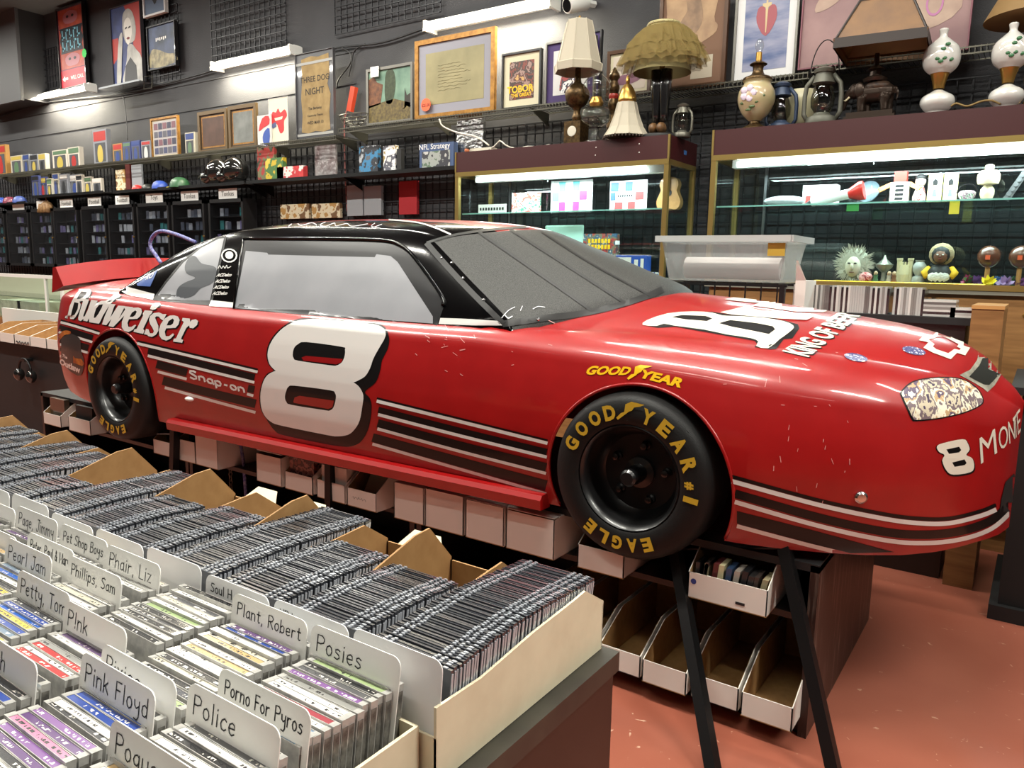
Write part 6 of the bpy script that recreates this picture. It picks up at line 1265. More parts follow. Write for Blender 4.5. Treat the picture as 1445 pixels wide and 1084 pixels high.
t, A, B = frame('canvas_picture', 'large unframed pink and sepia canvas of draped figures', 'picture', (1125, 104), (1366, 70), (1137, -60), 4.82, M('rose_edge', S(120, 74, 84), .6), M('rose_art', S(150, 120, 118), .6, noise=S(118, 88, 92), nscale=3.2), .008, z0=ZR+.03)
pale = M('sepia_pale', S(172, 148, 132), .6, noise=S(150, 124, 112), nscale=8)
poly(t, pale, cr([(.08, .5), (.2, .55), (.3, .7), (.35, .9), (.3, 1.0), (.22, .9), (.2, .75), (.1, .62)], 3), A, B, 'figure'); poly(t, pale, cr([(.5, .25), (.75, .2), (.95, .35), (.9, .7), (.75, .6), (.6, .7), (.52, .5)], 3), A, B, 'figure')
ring_ = [(.80+.05*math.cos(a), .42+.11*math.sin(a)) for a in [2*math.pi*i/24 for i in range(25)]]; m_ = MB()
for sc2 in (1.0,):
    vs_ = []
    for (x, y) in ring_: vs_ += [(x, y), (.80+(x-.80)*.76, .42+(y-.42)*.80)]
    m_.add([Vector((A.x+(B.x-A.x)*x, A.y-.003, A.z+(B.z-A.z)*y)) for x, y in vs_], [(2*i, 2*i+1, 2*i+3, 2*i+2) for i in range(24)])
m_.build('ring_mark', M('mauve_print', S(170, 110, 150), .6), t)
# left upper shelf, right to left
t, A, B = frame('concert_bill', 'old torn concert bill in a clear acrylic sleeve', 'poster', (418, 186), (471, 183), (422, 76), 4.86, M('acrylic_edge', S(70, 70, 72), .3, coat=.5), M('sleeve_back', S(58, 58, 62), .35, coat=.6), .006, z0=onY(420, 196, SY).z)
pb = [(.12, .1), (.3, .08), (.5, .1), (.72, .08), (.9, .1), (.88, .3), (.92, .5), (.84, .62), (.9, .75), (.88, .96), (.6, .94), (.4, .96), (.14, .94), (.16, .7), (.12, .5), (.15, .3)]
poly(t, M('aged_paper', S(150, 128, 86), .8, noise=S(128, 106, 68), nscale=12), pb, A, B, 'bill')
for s2, y, sz in (('THREE DOG', .70, .095), ('NIGHT', .56, .11), ('The Berkeley', .36, .045), ('Community Theatre', .28, .034), ('WED MAR 13', .2, .05)): face_text(t, s2, M('brown_ink', S(50, 42, 34), .7), A, B, .5, y, sz*.72, offset=.014)
poly(t, M('tape_white', S(150, 150, 146), .6), R4(0, .87, 1, .9), A, B, 'tape', .004); poly(t, MATS['tape_white'], R4(0, .05, 1, .08), A, B, 'tape', .004)
# tongue posters
t, A, B = frame('band_poster', 'white poster with red lips and tongue emblem', 'poster', (380, 203), (407, 199), (384, 139), 4.86, whitem, M('poster_white', S(215, 210, 190), .6), .003, d=.008, z0=ZU)
redp = M('lips_red', S(190, 36, 42), .5)
poly(t, redp, cr([(.06, .55), (.2, .72), (.38, .7), (.5, .78), (.62, .68), (.85, .74), (.96, .6), (.8, .5), (.78, .3), (.6, .24), (.5, .34), (.4, .46), (.2, .44)], 3), A, B, 'lips'); poly(t, M('poster_white', (.7, .7, .6)), [(.3, .58), (.75, .6), (.7, .54), (.35, .52)], A, B, 'teeth', .003); poly(t, M('slate_blue_print', S(80, 90, 130), .5), [(.1, .45), (.36, .5), (.4, .4), (.2, .36)], A, B, 'shadow_print', .003)
o, A, B = px_box('band_shirt', 'folded red, blue and white printed shirt left of the lips poster', 'shirt', (364, 206), (382, 203), (368, 163), 4.84, whitem, .02, z0=ZU); on_face(o, 'print', redp, [cr([(.1, .5), (.5, .6), (.95, .7), (.9, .95), (.4, .9)], 2)], A, B); on_face(o, 'print', navy, [cr([(.5, .05), (.9, .05), (.95, .55), (.6, .5), (.4, .3)], 2)], A, B)
for (bl, br, tp, lab, c_) in (((280, 212), (321, 208), (283, 158), 'bronze framed dark portrait picture, left of the pair', S(92, 62, 48)), ((323, 208), (362, 203), (325, 150), 'bronze framed pale group picture, right of the pair', S(130, 134, 130))):
    t, A, B = frame('framed_picture', lab, 'framed picture', bl, br, tp, 4.86, bzf, M('pic_'+lab[14:18], c_, .5, noise=tuple(v*.5 for v in c_), nscale=6), .035, M('taupe_mount', S(74, 60, 50), .7), .03, z0=ZU)
    MB().box(A.x-.014, B.x+.014, A.y+.0007, A.y+.002, A.z-.014, B.z+.014).build('gilt_line', gf, t)
t, A, B = frame('framed_cards', 'wood framed sheet of small portrait cards', 'framed picture', (214, 221), (252, 217), (218, 167), 4.86, gf, M('card_sheet_bg', S(170, 165, 165), .5), .02, cream, .015, z0=ZU)
for r in range(4):
    for q in range(5): on_face(t, 'card', [M('cardpic_%d' % k, c, .5) for k, c in enumerate((S(70, 75, 105), S(120, 80, 90), S(90, 90, 100), S(60, 60, 80)))][(r*3+q*2) % 4], [R4(.04+.19*q, .04+.24*r, .20+.19*q, .22+.24*r)], A, B)
pk = [ART('pack_a', [S(200, 195, 180), S(110, 100, 90), S(150, 160, 170), S(90, 80, 70)], 16), ART('pack_b', [S(60, 70, 120), S(210, 210, 210), S(120, 130, 170), S(180, 60, 60)], 16, seed=3), ART('pack_c', [S(230, 225, 215), S(180, 60, 55), S(220, 215, 200), S(150, 140, 130)], 9, seed=5), ART('pack_d', [S(180, 140, 80), S(220, 210, 180), S(120, 90, 60)], 14, seed=7), ART('pack_e', [S(150, 155, 165), S(90, 95, 110), S(200, 200, 205)], 18, seed=9)]
PCOL = [S(196, 190, 172), S(70, 80, 130), S(214, 206, 192), S(176, 132, 72), S(138, 142, 150)]
rp_ = random.Random(31)
def pack(o, A, B, k):
    """printed front of a small retail packet: title band, picture window, figure"""
    base = PCOL[k % 5]; pl = [S(170, 50, 46), S(50, 70, 130), S(40, 42, 46), S(190, 170, 80), S(90, 120, 90), S(206, 204, 200)]
    def mm(): i = rp_.randrange(6); return M('pack_ink_%d' % i, pl[i], .45)
    setmat(o, M('pack_base_%d' % (k % 5), base, .4, coat=.4))
    h = rp_.uniform(.68, .8); on_face(o, 'title_band', mm(), [R4(.06, h, .94, .95)], A, B)
    on_face(o, 'window', M('pack_window', S(96, 98, 102), .2, coat=.8), [R4(.12, .08, .88, h-.06)], A, B)
    on_face(o, 'picture', mm(), [cr([(.35, .1), (.65, .1), (.7, .35), (.6, h-.14), (.4, h-.14), (.3, .35)], 3)], A, B, .003)
clearp = M('blister_clear', S(160, 165, 170), .15, coat=.8)
for (bl, br, tp, lab, k) in (((133, 228), (152, 225), (140, 183), 'grey upright photo print on the upper left shelf', 4), ((160, 225), (173, 223), (163, 203), 'orange and white packet beside the grey print', 3), ((174, 223), (185, 222), (176, 201), 'blue boxed toy packet, left of two', 1), ((186, 222), (198, 220), (187, 199), 'blue boxed toy packet, right of two', 1), ((200, 220), (213, 219), (203, 199), 'boxed toy packet touching the framed card sheet', 4), ((262, 216), (275, 214), (266, 187), 'small photo packet between card sheet and bronze frames', 0), ((75, 238), (96, 235), (80, 212), 'white and red flat packet on the upper left shelf', 2), ((97, 235), (113, 233), (100, 208), 'red edged folded packet next to the white and red one', 2), ((55, 239), (65, 238), (57, 217), 'speckled packet, right of three at upper left', 0), ((43, 240), (54, 239), (46, 218), 'speckled packet, middle of three at upper left', 4), ((33, 241), (42, 240), (35, 218), 'silver packet, left of three at upper left', 4), ((16, 242), (32, 241), (20, 220), 'pair of speckled packets near the left edge', 0), ((-6, 243), (10, 242), (-3, 205), 'orange wooden plaque at the far left edge', 3)):
    o, A, B = px_box('toy_packet' if k != 3 or 'packet' in lab else 'plaque', lab, 'packet', bl, br, tp, 4.85, pk[k], .05, z0=ZU)
    pack(o, A, B, k)
# ------------------------------------------------------------------ high on the wall
t, A, B = frame('ticket_sign', 'tall red and blue sign with arrow reading will call', 'sign', (85, 126), (122, 121), (80, 13), 4.955, bkf, M('sign_violet', S(110, 60, 90), .4), .014, d=.045)
poly(t, M('sign_orange', S(186, 84, 56), .4, noise=S(160, 60, 50), nscale=10), R4(.02, .24, .98, .99), A, B, 'panel'); poly(t, M('sign_red', S(176, 34, 52), .4), R4(0, 0, 1, .23), A, B, 'panel')
poly(t, M('sign_dark', S(30, 34, 44), .4), [(.06, .44), (.94, .44), (.9, .52), (.96, .6), (.9, .68), (.96, .76), (.04, .76), (.1, .68), (.04, .6), (.1, .52)], A, B, 'lettering_ground', .003)
aq = M('neon_aqua', S(120, 185, 205), .4)
for y in (.47, .61): on_face(t, 'neon_mark', aq, [R4(.14+.15*q, y, .18+.15*q, y+.12) for q in range(5)]+[R4(.14+.15*q, y+.02+.08*(q % 2), .25+.15*q, y+.045+.08*(q % 2)) for q in range(5)], A, B, .005)
for yc in (.87, .34):
    poly(t, M('sign_pink', S(176, 110, 120), .4), cr([(.3, yc-.06), (.7, yc-.06), (.78, yc+.04), (.5, yc+.09), (.22, yc+.04)], 3), A, B, 'skull_shape', .003)
    for x in (.4, .6): poly(t, MATS['sign_dark'], [(x+.05*math.cos(a), yc+.02+.018*math.sin(a)) for a in [2*math.pi*i/10 for i in range(10)]], A, B, 'dot', .005)
face_text(t, 'WILL CALL', paperw, A, B, .64, .12, .062, .004, offset=.015); poly(t, paperw, [(.05, .12), (.16, .16), (.16, .135), (.28, .135), (.28, .105), (.16, .105), (.16, .08)], A, B, 'arrow', .004)
p = onY(119, 75, 4.95); MB().lathe([(.05, 0), (.05, .002)], p, 9, axis=Vector((0, -1, 0))).build('price_tag', M('green_tag', S(60, 200, 90), .5), t)
t, A, B = frame('portrait_canvas', 'tall canvas of a pale fair-haired woman on blue and red', 'picture', (160, 122), (202, 117), (157, 12), 4.955, M('canvas_edge', S(60, 60, 66), .6), M('canvas_blue', S(58, 70, 120), .5, noise=S(44, 50, 84), nscale=6), .004, d=.04)
poly(t, M('canvas_red', S(160, 50, 44), .5), [(.72, 0), (1, 0), (1, 1), (.45, 1), (.7, .7)], A, B, 'red_ground', .001); poly(t, MATS['canvas_red'], [(0, .3), (.25, .4), (.2, .62), (0, .62)], A, B, 'red_ground', .001)
gp = M('portrait_grey', S(176, 174, 168), .5, noise=S(140, 138, 134), nscale=7); gd = M('portrait_dark', S(52, 52, 54), .5)
poly(t, gp, cr([(.42, .9), (.58, .95), (.74, .88), (.82, .7), (.78, .56), (.68, .52), (.5, .52), (.4, .62), (.38, .78)], 3), A, B, 'hair', .003); poly(t, M('portrait_pale', S(206, 202, 194), .5), cr([(.44, .78), (.58, .84), (.68, .76), (.68, .62), (.56, .50), (.46, .58)], 3), A, B, 'face', .004)
poly(t, gp, cr([(.3, .0), (.95, 0), (.96, .3), (.8, .42), (.66, .5), (.52, .48), (.46, .3)], 3), A, B, 'shoulders', .0035); poly(t, gd, [(.35, 0), (.8, 0), (.78, .22), (.6, .34), (.42, .24)], A, B, 'dress', .005); poly(t, gp, cr([(.1, .05), (.24, .05), (.32, .4), (.38, .64), (.3, .66), (.2, .5)], 3), A, B, 'arm', .006); poly(t, M('lip_dark', S(110, 40, 44), .5), cr([(.5, .58), (.56, .6), (.62, .58), (.56, .565)], 2), A, B, 'lips', .006)
for x in (.5, .62): poly(t, gd, [(x-.04, .70), (x+.04, .71), (x+.03, .73), (x-.03, .72)], A, B, 'eye', .006)
t, A, B = frame('framed_picture', 'small white framed picture of a dark bird-like shape, cut by the top edge', 'framed picture', (202, 26), (233, 16), (202, -22), 4.955, whitem, M('grey_blue_art', S(84, 100, 124), .5), .02, d=.04); poly(t, blk_matte, cr([(.2, .7), (.4, .45), (.5, .3), (.62, .46), (.8, .75), (.5, .6)], 2), A, B, 'shape')
t, A, B = frame('framed_picture', 'small dark framed night village picture under the white framed one', 'framed picture', (209, 100), (248, 92), (208, 38), 4.955, bkf, M('night_art', S(38, 44, 56), .5, noise=S(70, 84, 120), nscale=5), .012, d=.04); poly(t, M('straw_art', S(160, 148, 112), .5, noise=S(80, 76, 60), nscale=14), cr([(.02, .05), (.98, .05), (.98, .25), (.7, .3), (.4, .42), (.1, .46)], 3), A, B, 'foreground'); on_face(t, 'title_mark', paperw, [R4(.28+.07*q, .64+.02*(q % 2), .32+.07*q, .72) for q in range(6)], A, B, .003)
# dark loudspeaker-like box at the far left and its bracket
A = onY(-20, 152, 4.7); B = onY(30, 148, 4.7); T = onY(0, 15, 4.7); o = thing('equipment_box', 'large dark grey panel box hung high on the far left wall', 'panel', ((A.x+B.x)/2, 4.85, A.z)); MB().box(A.x-.6, B.x, 4.7, 4.74, A.z, T.z).build('front', M('panel_grey', S(74, 74, 76), .6), o); MB().box(A.x-.58, B.x-.02, 4.74, WY, A.z+.02, T.z-.02).build('housing', M('panel_dark', S(40, 40, 42), .6), o)
# acrylic ledge under the portrait
A = onY(147, 127, 4.86); B = onY(205, 120, 4.86); t = thing('acrylic_ledge', 'clear acrylic ledge under the woman portrait', 'ledge', ((A.x+B.x)/2, 4.93, A.z)); MB().box(A.x, B.x, 4.8, WY, A.z-.006, A.z).build('plate', GLASS('acrylic', (.8, .82, .82), 2), t); MB().box(A.x, B.x, 4.797, 4.80, A.z-.006, A.z+.012).build('front_edge', clearp, t)
MB().tube([onY(x, y, 4.9) for x, y in ((204, 108), (215, 107), (214, 124), (203, 126))], .004, 5, closed=True).build('wire_bracket', zinc, t)
# cables along the wall, power strip, camera
cab = M('black_cable', S(22, 22, 24), .5)
def cable(pts, lab, Y=5.02, r=.008, m=cab): tag(MB().tube([onY(x, y, Y) for x, y in cr(pts, 5, False)], r, 6).build('cable', m, smooth=True), lab, 'cable')
cable([(0, 165), (60, 146), (130, 137), (180, 131), (250, 114), (300, 100)], 'black cable along the wall between the left strip lights'); cable([(410, 78), (440, 76), (480, 67), (540, 60), (600, 40)], 'black cable along the wall between middle and right strip lights')
cable([(482, 67), (494, 75), (494, 90), (478, 112), (475, 125)], 'thin black cable hanging down beside the concert bill', r=.006); cable([(515, 62), (500, 72), (496, 90), (492, 108)], 'looped black cable hanging above the orange power strip', r=.006)
cable([(495, 148), (488, 160), (486, 180), (487, 240), (490, 300)], 'pale pink cable running down the wall below the orange power strip', r=.007, m=M('pink_cable', S(150, 90, 86), .5)); cable([(174, 136), (178, 165), (180, 198)], 'thin grey cable below the portrait ledge', r=.005, m=M('grey_cable', S(74, 74, 76), .5))
A = onY(497, 140, 4.98); tag(MB().sqbar(A+Vector((-.03, 0, -.10)), A+Vector((.03, 0, .10)), .055, 0, .04).build('power_strip', M('orange_strip', S(190, 64, 36), .5)), 'orange power strip hanging on the wall by the wire basket', 'power strip')
c = onY(800, 8, 4.8); t = thing('security_camera', 'white bullet security camera at the top of the wall', 'camera', c); MB().lathe([(.05, 0), (.055, .02), (.055, .16), (.05, .17)], c+Vector((.0, .0, 0)), 18, axis=Vector((.35, .85, .3)).normalized()).build('housing', steel_w, t, smooth=40); MB().lathe([(.042, -.004), (.042, .004)], c, 18, axis=Vector((.35, .85, .3)).normalized()).build('lens', blk_paint, t); MB().bar(c+Vector((.05, .12, .05)), c+Vector((.08, .24, .06)), .025).build('bracket', steel_w, t)
t = thing('wire_basket', 'shallow round wire basket on the left end of the long shelf', 'basket', onY(500, 180, 4.8))
for k in range(4): MB().tube([rootloc(t)+Vector((.16*(1-.18*k)*math.cos(a), .08*(1-.18*k)*math.sin(a), .10-.028*k)) for a in [2*math.pi*i/20 for i in range(20)]], .004, 5, closed=True).build('hoop', zinc, t)
for k in range(10): a = 2*math.pi*k/10; MB().tube([rootloc(t)+Vector((.16*f*math.cos(a), .08*f*math.sin(a), h)) for f, h in ((1, .10), (.8, .04), (.46, .016))], .003, 5).build('spoke', zinc, t)
# ------------------------------------------------------------------ things on the middle and lower shelves
def cap(px, py, c_, lab, Y=4.80, z0=None, sc_=1.0, brim=None):
    p = onY(px, py, Y); p.z = z0; t = thing('baseball_hat', lab, 'cap', p); m_ = M('cap_'+lab[:9], c_, .45, coat=.3); s2 = .085*sc_
    MB().lathe([(s2, 0), (s2*.99, s2*.35), (s2*.8, s2*.75), (s2*.45, s2*1.0), (.004, s2*1.06)], p, 18).build('crown', m_, t, smooth=60)
    MB().prism([p+Vector((-s2*.9+x*s2, y*s2, .004)) for x, y in ((0, -.75), (-.7, -.62), (-1.0, -.2), (-1.0, .2), (-.7, .62), (0, .75))], (0, 0, .006)).build('brim', M('brim_'+lab[:9], brim, .5) if brim else m_, t)
cap(194, 262, S(190, 40, 36), 'red cap on the shelf right of the slab cabinets', z0=ZM, sc_=.72); cap(208, 262, S(40, 42, 38), 'black cap next to the red cap', z0=ZM, sc_=.72); cap(226, 259, S(48, 80, 170), 'blue cap between black and green caps', z0=ZM); cap(254, 258, S(44, 90, 56), 'green cap with yellow brim', z0=ZM, sc_=1.2, brim=S(205, 190, 60))
cap(2, 284, S(60, 74, 140), 'blue cap at the far left edge', z0=ZL-.06); cap(14, 282, S(120, 50, 70), 'dark red cap beside the far left blue cap', z0=ZL-.06); cap(28, 283, S(64, 84, 150), 'blue and white cap right of the dark red one', z0=ZL-.06)
for px, lab in ((308, 'glossy black helmet, left of the pair'), (331, 'glossy black helmet, right of the pair')):
    p = onY(px, 257, 4.82); p.z = ZM; t = thing('helmet', lab, 'helmet', p); s2 = .135
    MB().ell(p+Vector((.02, 0, s2*.95)), s2*1.05, s2*.9, s2*.95, 20).build('shell', M('gloss_black', S(26, 26, 25), .12, coat=1), t, smooth=True)
    MB().ell(p+Vector((-.09, -.05, s2*.55)), s2*.55, s2*.6, s2*.5, 16).build('face_guard', MATS['gloss_black'], t, smooth=True); MB().prism([p+Vector((-.22, -.08, s2*.5)), p+Vector((-.04, -.12, s2*.85)), p+Vector((-.02, -.12, s2*1.1)), p+Vector((-.2, -.08, s2*.7))], (0, .16, 0)).build('visor', MATS['gloss_black'], t); MB().box(p.x-.1, p.x+.12, p.y-.08, p.y+.08, p.z, p.z+.04).build('neck_flare', MATS['gloss_black'], t)
for (bl, br, tp, lab, mt, d) in (((164, 264), (177, 263), (166, 240), 'tan packet at the left end of the cap shelf', pk[3], .03), ((178, 261), (184, 261), (180, 232), 'dark red bottle-shaped packet behind the red cap', M('deep_red', S(96, 40, 36), .4), .03), ((186, 252), (200, 251), (187, 233), 'clear bagged item behind the red cap', clearp, .02), ((364, 256), (388, 254), (365, 207), 'red and green tall packet right of the helmets', ART('pack_f', [S(140, 50, 50), S(110, 110, 80), S(160, 60, 55), S(70, 80, 60)], 8), .03), ((375, 255), (400, 253), (376, 224), 'yellow and green boxed figure', ART('pack_g', [S(190, 165, 50), S(70, 110, 60), S(200, 180, 70)], 9), .04), ((391, 255), (428, 251), (394, 236), 'low red and white boxed set', ART('pack_h', [S(175, 45, 50), S(215, 205, 200), S(180, 50, 55), S(190, 60, 60)], 9), .05), ((445, 250), (474, 247), (447, 206), 'silver cellophane-wrapped packet on the game shelf', M('cellophane', S(150, 148, 148), .15, coat=1, bump=1, bscale=25, noise=S(90, 70, 70), nscale=8), .02), ((507, 243), (533, 240), (508, 207), 'grey blister pack with a blue toy', ART('pack_i', [S(90, 94, 100), S(60, 120, 160), S(50, 52, 58), S(160, 165, 170)], 10), .04), ((541, 243), (558, 241), (543, 206), 'white slim toy box with arch design', ART('pack_j', [S(205, 205, 205), S(90, 90, 100), S(215, 215, 215), S(150, 130, 80)], 12), .04), ((560, 242), (566, 241), (561, 210), 'black toy box end beside the white one', blk_matte, .04)):
    px_box('toy_packet', lab, 'packet', bl, br, tp, 4.755 if lab.startswith(('yellow', 'low red')) else 4.83, mt, d, z0=ZM)
o, A, B = px_box('board_game', 'football strategy board game box standing on edge', 'board game', (592, 239), (640, 236), (593, 204), 4.78, M('game_blue', S(66, 84, 120), .4), .05, z0=ZM); on_face(o, 'photo', ART('field_art', [S(90, 110, 90), S(150, 155, 150), S(60, 60, 66), S(180, 180, 176)], 9), [R4(.08, .06, .9, .7)], A, B); face_text(o, 'NFL Strategy', paperw, A, B, .45, .85, .06, .003)
c = onY(663, 212, 4.86); c.z = ZM+.12; t = thing('foil_pan', 'silver foil cake pan propped behind the power strip', 'pan', c); m_ = MB(); pl = cr([(-.11, 0), (-.11, .2), (-.06, .30), (0, .32), (.06, .30), (.11, .2), (.11, 0), (.06, -.04), (-.06, -.04)], 4)
m_.prism([c+Vector((x, 0, y+.05)) for x, y in pl], (0, .05, 0)); m_.build('pan', M('foil', S(190, 190, 190), .25, metal=1, bump=.8, bscale=30), t); MB().prism([c+Vector((x*1.12, -.004, y*1.08+.04)) for x, y in pl], (0, .004, 0)).build('rim', MATS['foil'], t)
# packages under the middle shelf
for (bl, br, tp, lab, mt, Y, hk) in (((490, 305), (512, 304), (491, 262), 'clear hanging pack on the gridwall, left one', clearp, 4.985, 1), ((514, 304), (538, 303), (516, 263), 'clear hanging pack on the gridwall, right one', clearp, 4.985, 1), ((396, 309), (436, 308), (397, 289), 'row of tan wallet packs on the gridwall, left', pk[3], 4.985, 1), ((440, 308), (480, 307), (441, 288), 'row of tan wallet packs on the gridwall, right', pk[3], 4.985, 1), ((563, 300), (588, 302), (566, 256), 'red folded cloth hanging below the game shelf', M('red_cloth', S(170, 36, 44), .8), 4.985, 0)):
    px_box('hanging_pack', lab, 'packet', bl, br, tp, Y, mt, .03)
for k, (x0, x1, y0, y1, kk) in enumerate(((46, 56, 276, 248, 1), (57, 66, 276, 250, 1), (67, 74, 275, 252, 0), (75, 84, 275, 245, 0), (85, 97, 275, 246, 4), (98, 116, 274, 247, 4), (108, 117, 273, 247, 2), (118, 130, 273, 250, 2), (131, 144, 272, 252, 2))):
    o, A, B = px_box('toy_packet', ['blue and white packet', 'blue packet', 'small tan packet', 'brown packet', 'silver packet', 'broad silver packet', 'red spotted packet', 'dark red boxed packet', 'dark red boxed packet'][k]+' on the low left shelf, number %s from the left' % ['one', 'two', 'three', 'four', 'five', 'six', 'seven', 'eight', 'nine'][k], 'packet', (x0, y0), (x1, y0), (x0, y1), 4.80+.03*(k % 2), pk[kk], .03, z0=ZL)
    pack(o, A, B, kk)
p = onY(66, 292, 4.80); gl = thing('ball_glove', 'tan leather ball glove hanging above the slab cabinets', 'glove', p); gm = M('glove_leather', S(150, 116, 76), .7, noise=S(110, 80, 50), nscale=20); MB().ell(p, .14, .05, .07).build('palm', gm, gl, smooth=True); MB().bar(p, Vector((p.x, p.y, ZL-.012)), .008).build('hanging_strap', gm, gl)
for k in range(4): MB().tube([p+Vector((-.1+.06*k, -.02, .03)), p+Vector((-.13+.08*k, -.04, -.07))], [.03, .024], 8).build('finger', gm, gl, smooth=True)
# ------------------------------------------------------------------ slab cabinets along the wall
CY = 4.78; ZT = onY(180, 288, CY).z; ZBm = onY(60, 376, CY).z
tow = [(-22, 7), (10, 41), (44, 75), (76, 110), (115, 150), (153, 190), (194, 239), (243, 289), (295, 344)]; hd = ['', '', '', 'Football', 'Football', 'Football', 'Toys', 'Tonkas', 'Tonkas']
slabm = [M('slab_%d' % k, c, .2, coat=.6) for k, c in enumerate((S(150, 152, 160), S(110, 112, 122), S(180, 180, 184), S(80, 84, 96), S(120, 110, 150), S(60, 120, 120)))]
sl_mesh = None; rs = random.Random(21)
for k, (a, b) in enumerate(tow):
    x0 = onY(a, 330, CY).x; x1 = onY(b, 330, CY).x; t = thing('card_cabinet', 'black glass-door cabinet of slabbed cards, '+['cut by the left edge', 'second from the left', 'third from the left', 'fourth from the left', 'fifth from the left', 'sixth from the left', 'third from the right', 'second from the right', 'nearest the car roof'][k], 'cabinet', ((x0+x1)/2, CY+.08, ZBm), 'slab cabinets along the wall')
    for X in (x0, x1-.03): MB().box(X, X+.03, CY, CY+.16, ZBm, ZT).build('side', bkf, t)
    MB().box(x0, x1, CY, CY+.16, ZT-.035, ZT).build('top', bkf, t); MB().box(x0, x1, CY, CY+.16, ZBm, ZBm+.035).build('bottom', bkf, t); MB().box(x0, x1, CY+.15, CY+.16, ZBm, ZT).build('back', M('cabinet_back', S(36, 38, 44), .6), t)
    d = MB().box(x0+.03, x1-.03, CY+.004, CY+.008, ZBm+.035, ZT-.035).build('door_pane', GLASS('cabinet_glass', (.86, .88, .9), 1.3), t); MB().lathe([(.01, 0), (.01, .01)], (x1-.015, CY, (ZBm+ZT)/2), 8, axis=Vector((0, -1, 0))).build('lock', brass, t)
    nsh = 5
    for q in range(nsh):
        z = ZBm+.035+(ZT-ZBm-.07)*q/nsh
        if q: MB().box(x0+.03, x1-.03, CY+.03, CY+.15, z-.008, z).build('shelf', bkf, t)
        x = x0+.05+rs.uniform(0, .12)
        while x < x1-.10:
            if rs.random() < .72:
                w_ = .055; h_ = rs.uniform(.07, .09); y_ = CY+.05+rs.uniform(0, .03); mt = rs.choice(slabm)
                o = MB().box(x, x+w_, y_, y_+.008, z+.001, z+h_).build('graded_card', mt); tag(o, 'clear slabbed card standing on shelf %s of the %s cabinet' % (['one', 'two', 'three', 'four', 'five'][q], ['far left', 'second', 'third', 'fourth', 'fifth', 'sixth', 'seventh', 'eighth', 'ninth'][k]), 'card', 'slabbed cards in the cabinets')
            x += .064
    if k:
        pw = (x1-x0)*.52; xc = (x0+x1)/2+.02; o = MB().box(xc-pw/2, xc+pw/2, CY+.02, CY+.024, ZT+.0, ZT+.10).build('header_card', paperw); tag(o, 'white header card on top of the '+['', 'second', 'third', 'fourth', 'fifth', 'sixth', 'seventh', 'eighth', 'ninth'][k]+' slab cabinet from the left', 'sign', 'header cards on the slab cabinets')
        if hd[k]: m_ = MB(); flat_text(m_, hd[k], Vector((xc, CY+.0185, ZT+.05)), EX, EZ, .07*min(1, pw/.3)); m_.build('lettering', ink, o)
# ------------------------------------------------------------------ rack with discs and wooden end behind the hood
RY = 3.86
A = onY(1112, 441, RY); B = onY(1372, 446, RY); zr = (A.z+B.z)/2; t = thing('disc_rack', 'black topped disc rack with a pale wooden end behind the hood', 'rack', ((A.x+B.x)/2, RY+.12, FL)); MB().box(A.x+.02, B.x, RY-.02, RY+.26, zr-.03, zr).build('top', blk_matte, t); MB().box(A.x+.04, B.x-.02, RY, RY+.24, FL, zr-.03).build('cabinet', lam, t)
C = onY(1410, 440, RY); MB().box(B.x, C.x+.02, RY-.06, RY+.30, FL, zr+.045).build('end_panel', oak, t); MB().box(B.x-.002, C.x+.022, RY-.064, RY+.304, zr+.045, zr+.06).build('end_cap', M('tan_wood', S(190, 140, 84)), t)
x = onY(1116, 440, RY).x; x_end = onY(1252, 440, RY).x; i = 0; rs = random.Random(9)
jc = [M('disc_edge_%d' % k, c, .25, coat=.6) for k, c in enumerate((S(175, 175, 172), S(130, 128, 124), S(30, 30, 32), S(205, 203, 198), S(100, 98, 96)))]
def rackrow(xa, xb, lab, grp):
    x = xa
    while x < xb:
        w_ = .0104; k = rs.choice((0, 0, 1, 3, 4, 2)); hh = .125 if k != 2 else .118
        tag(MB().box(x, x+w_-.0006, RY+.02, RY+.16, zr+.001, zr+hh).build('jewel_case', jc[k]), lab, 'disc case', grp); x += w_
rackrow(onY(1116, 440, RY).x, onY(1250, 440, RY).x, 'jewel case in the long row on the black rack behind the hood', 'discs in the long row behind the hood'); rackrow(onY(1258, 440, RY).x, onY(1300, 440, RY).x, 'jewel case in the short row on the black rack behind the hood', 'discs in the short row behind the hood')
for k in range(7):
    p = onY(1300, 440, RY); tag(MB().box(p.x+.004, p.x+.13, RY+.02, RY+.15, zr+.001+.0106*k, zr+.0109+.0106*k).build('jewel_case', jc[(0, 2, 3, 1, 0, 4, 3)[k]]), 'jewel case lying in the flat stack beside the short row', 'disc case', 'flat stack of discs behind the hood')
for k in range(4):
    p = onY(1338, 440, RY); tag(MB().box(p.x+.006, p.x+.10, RY+.02, RY+.15, zr+.001+.0106*k, zr+.0109+.0106*k).build('jewel_case', jc[(3, 0, 2, 3)[k]]), 'jewel case lying in the low flat stack near the wooden end', 'disc case', 'low flat stack of discs behind the hood')
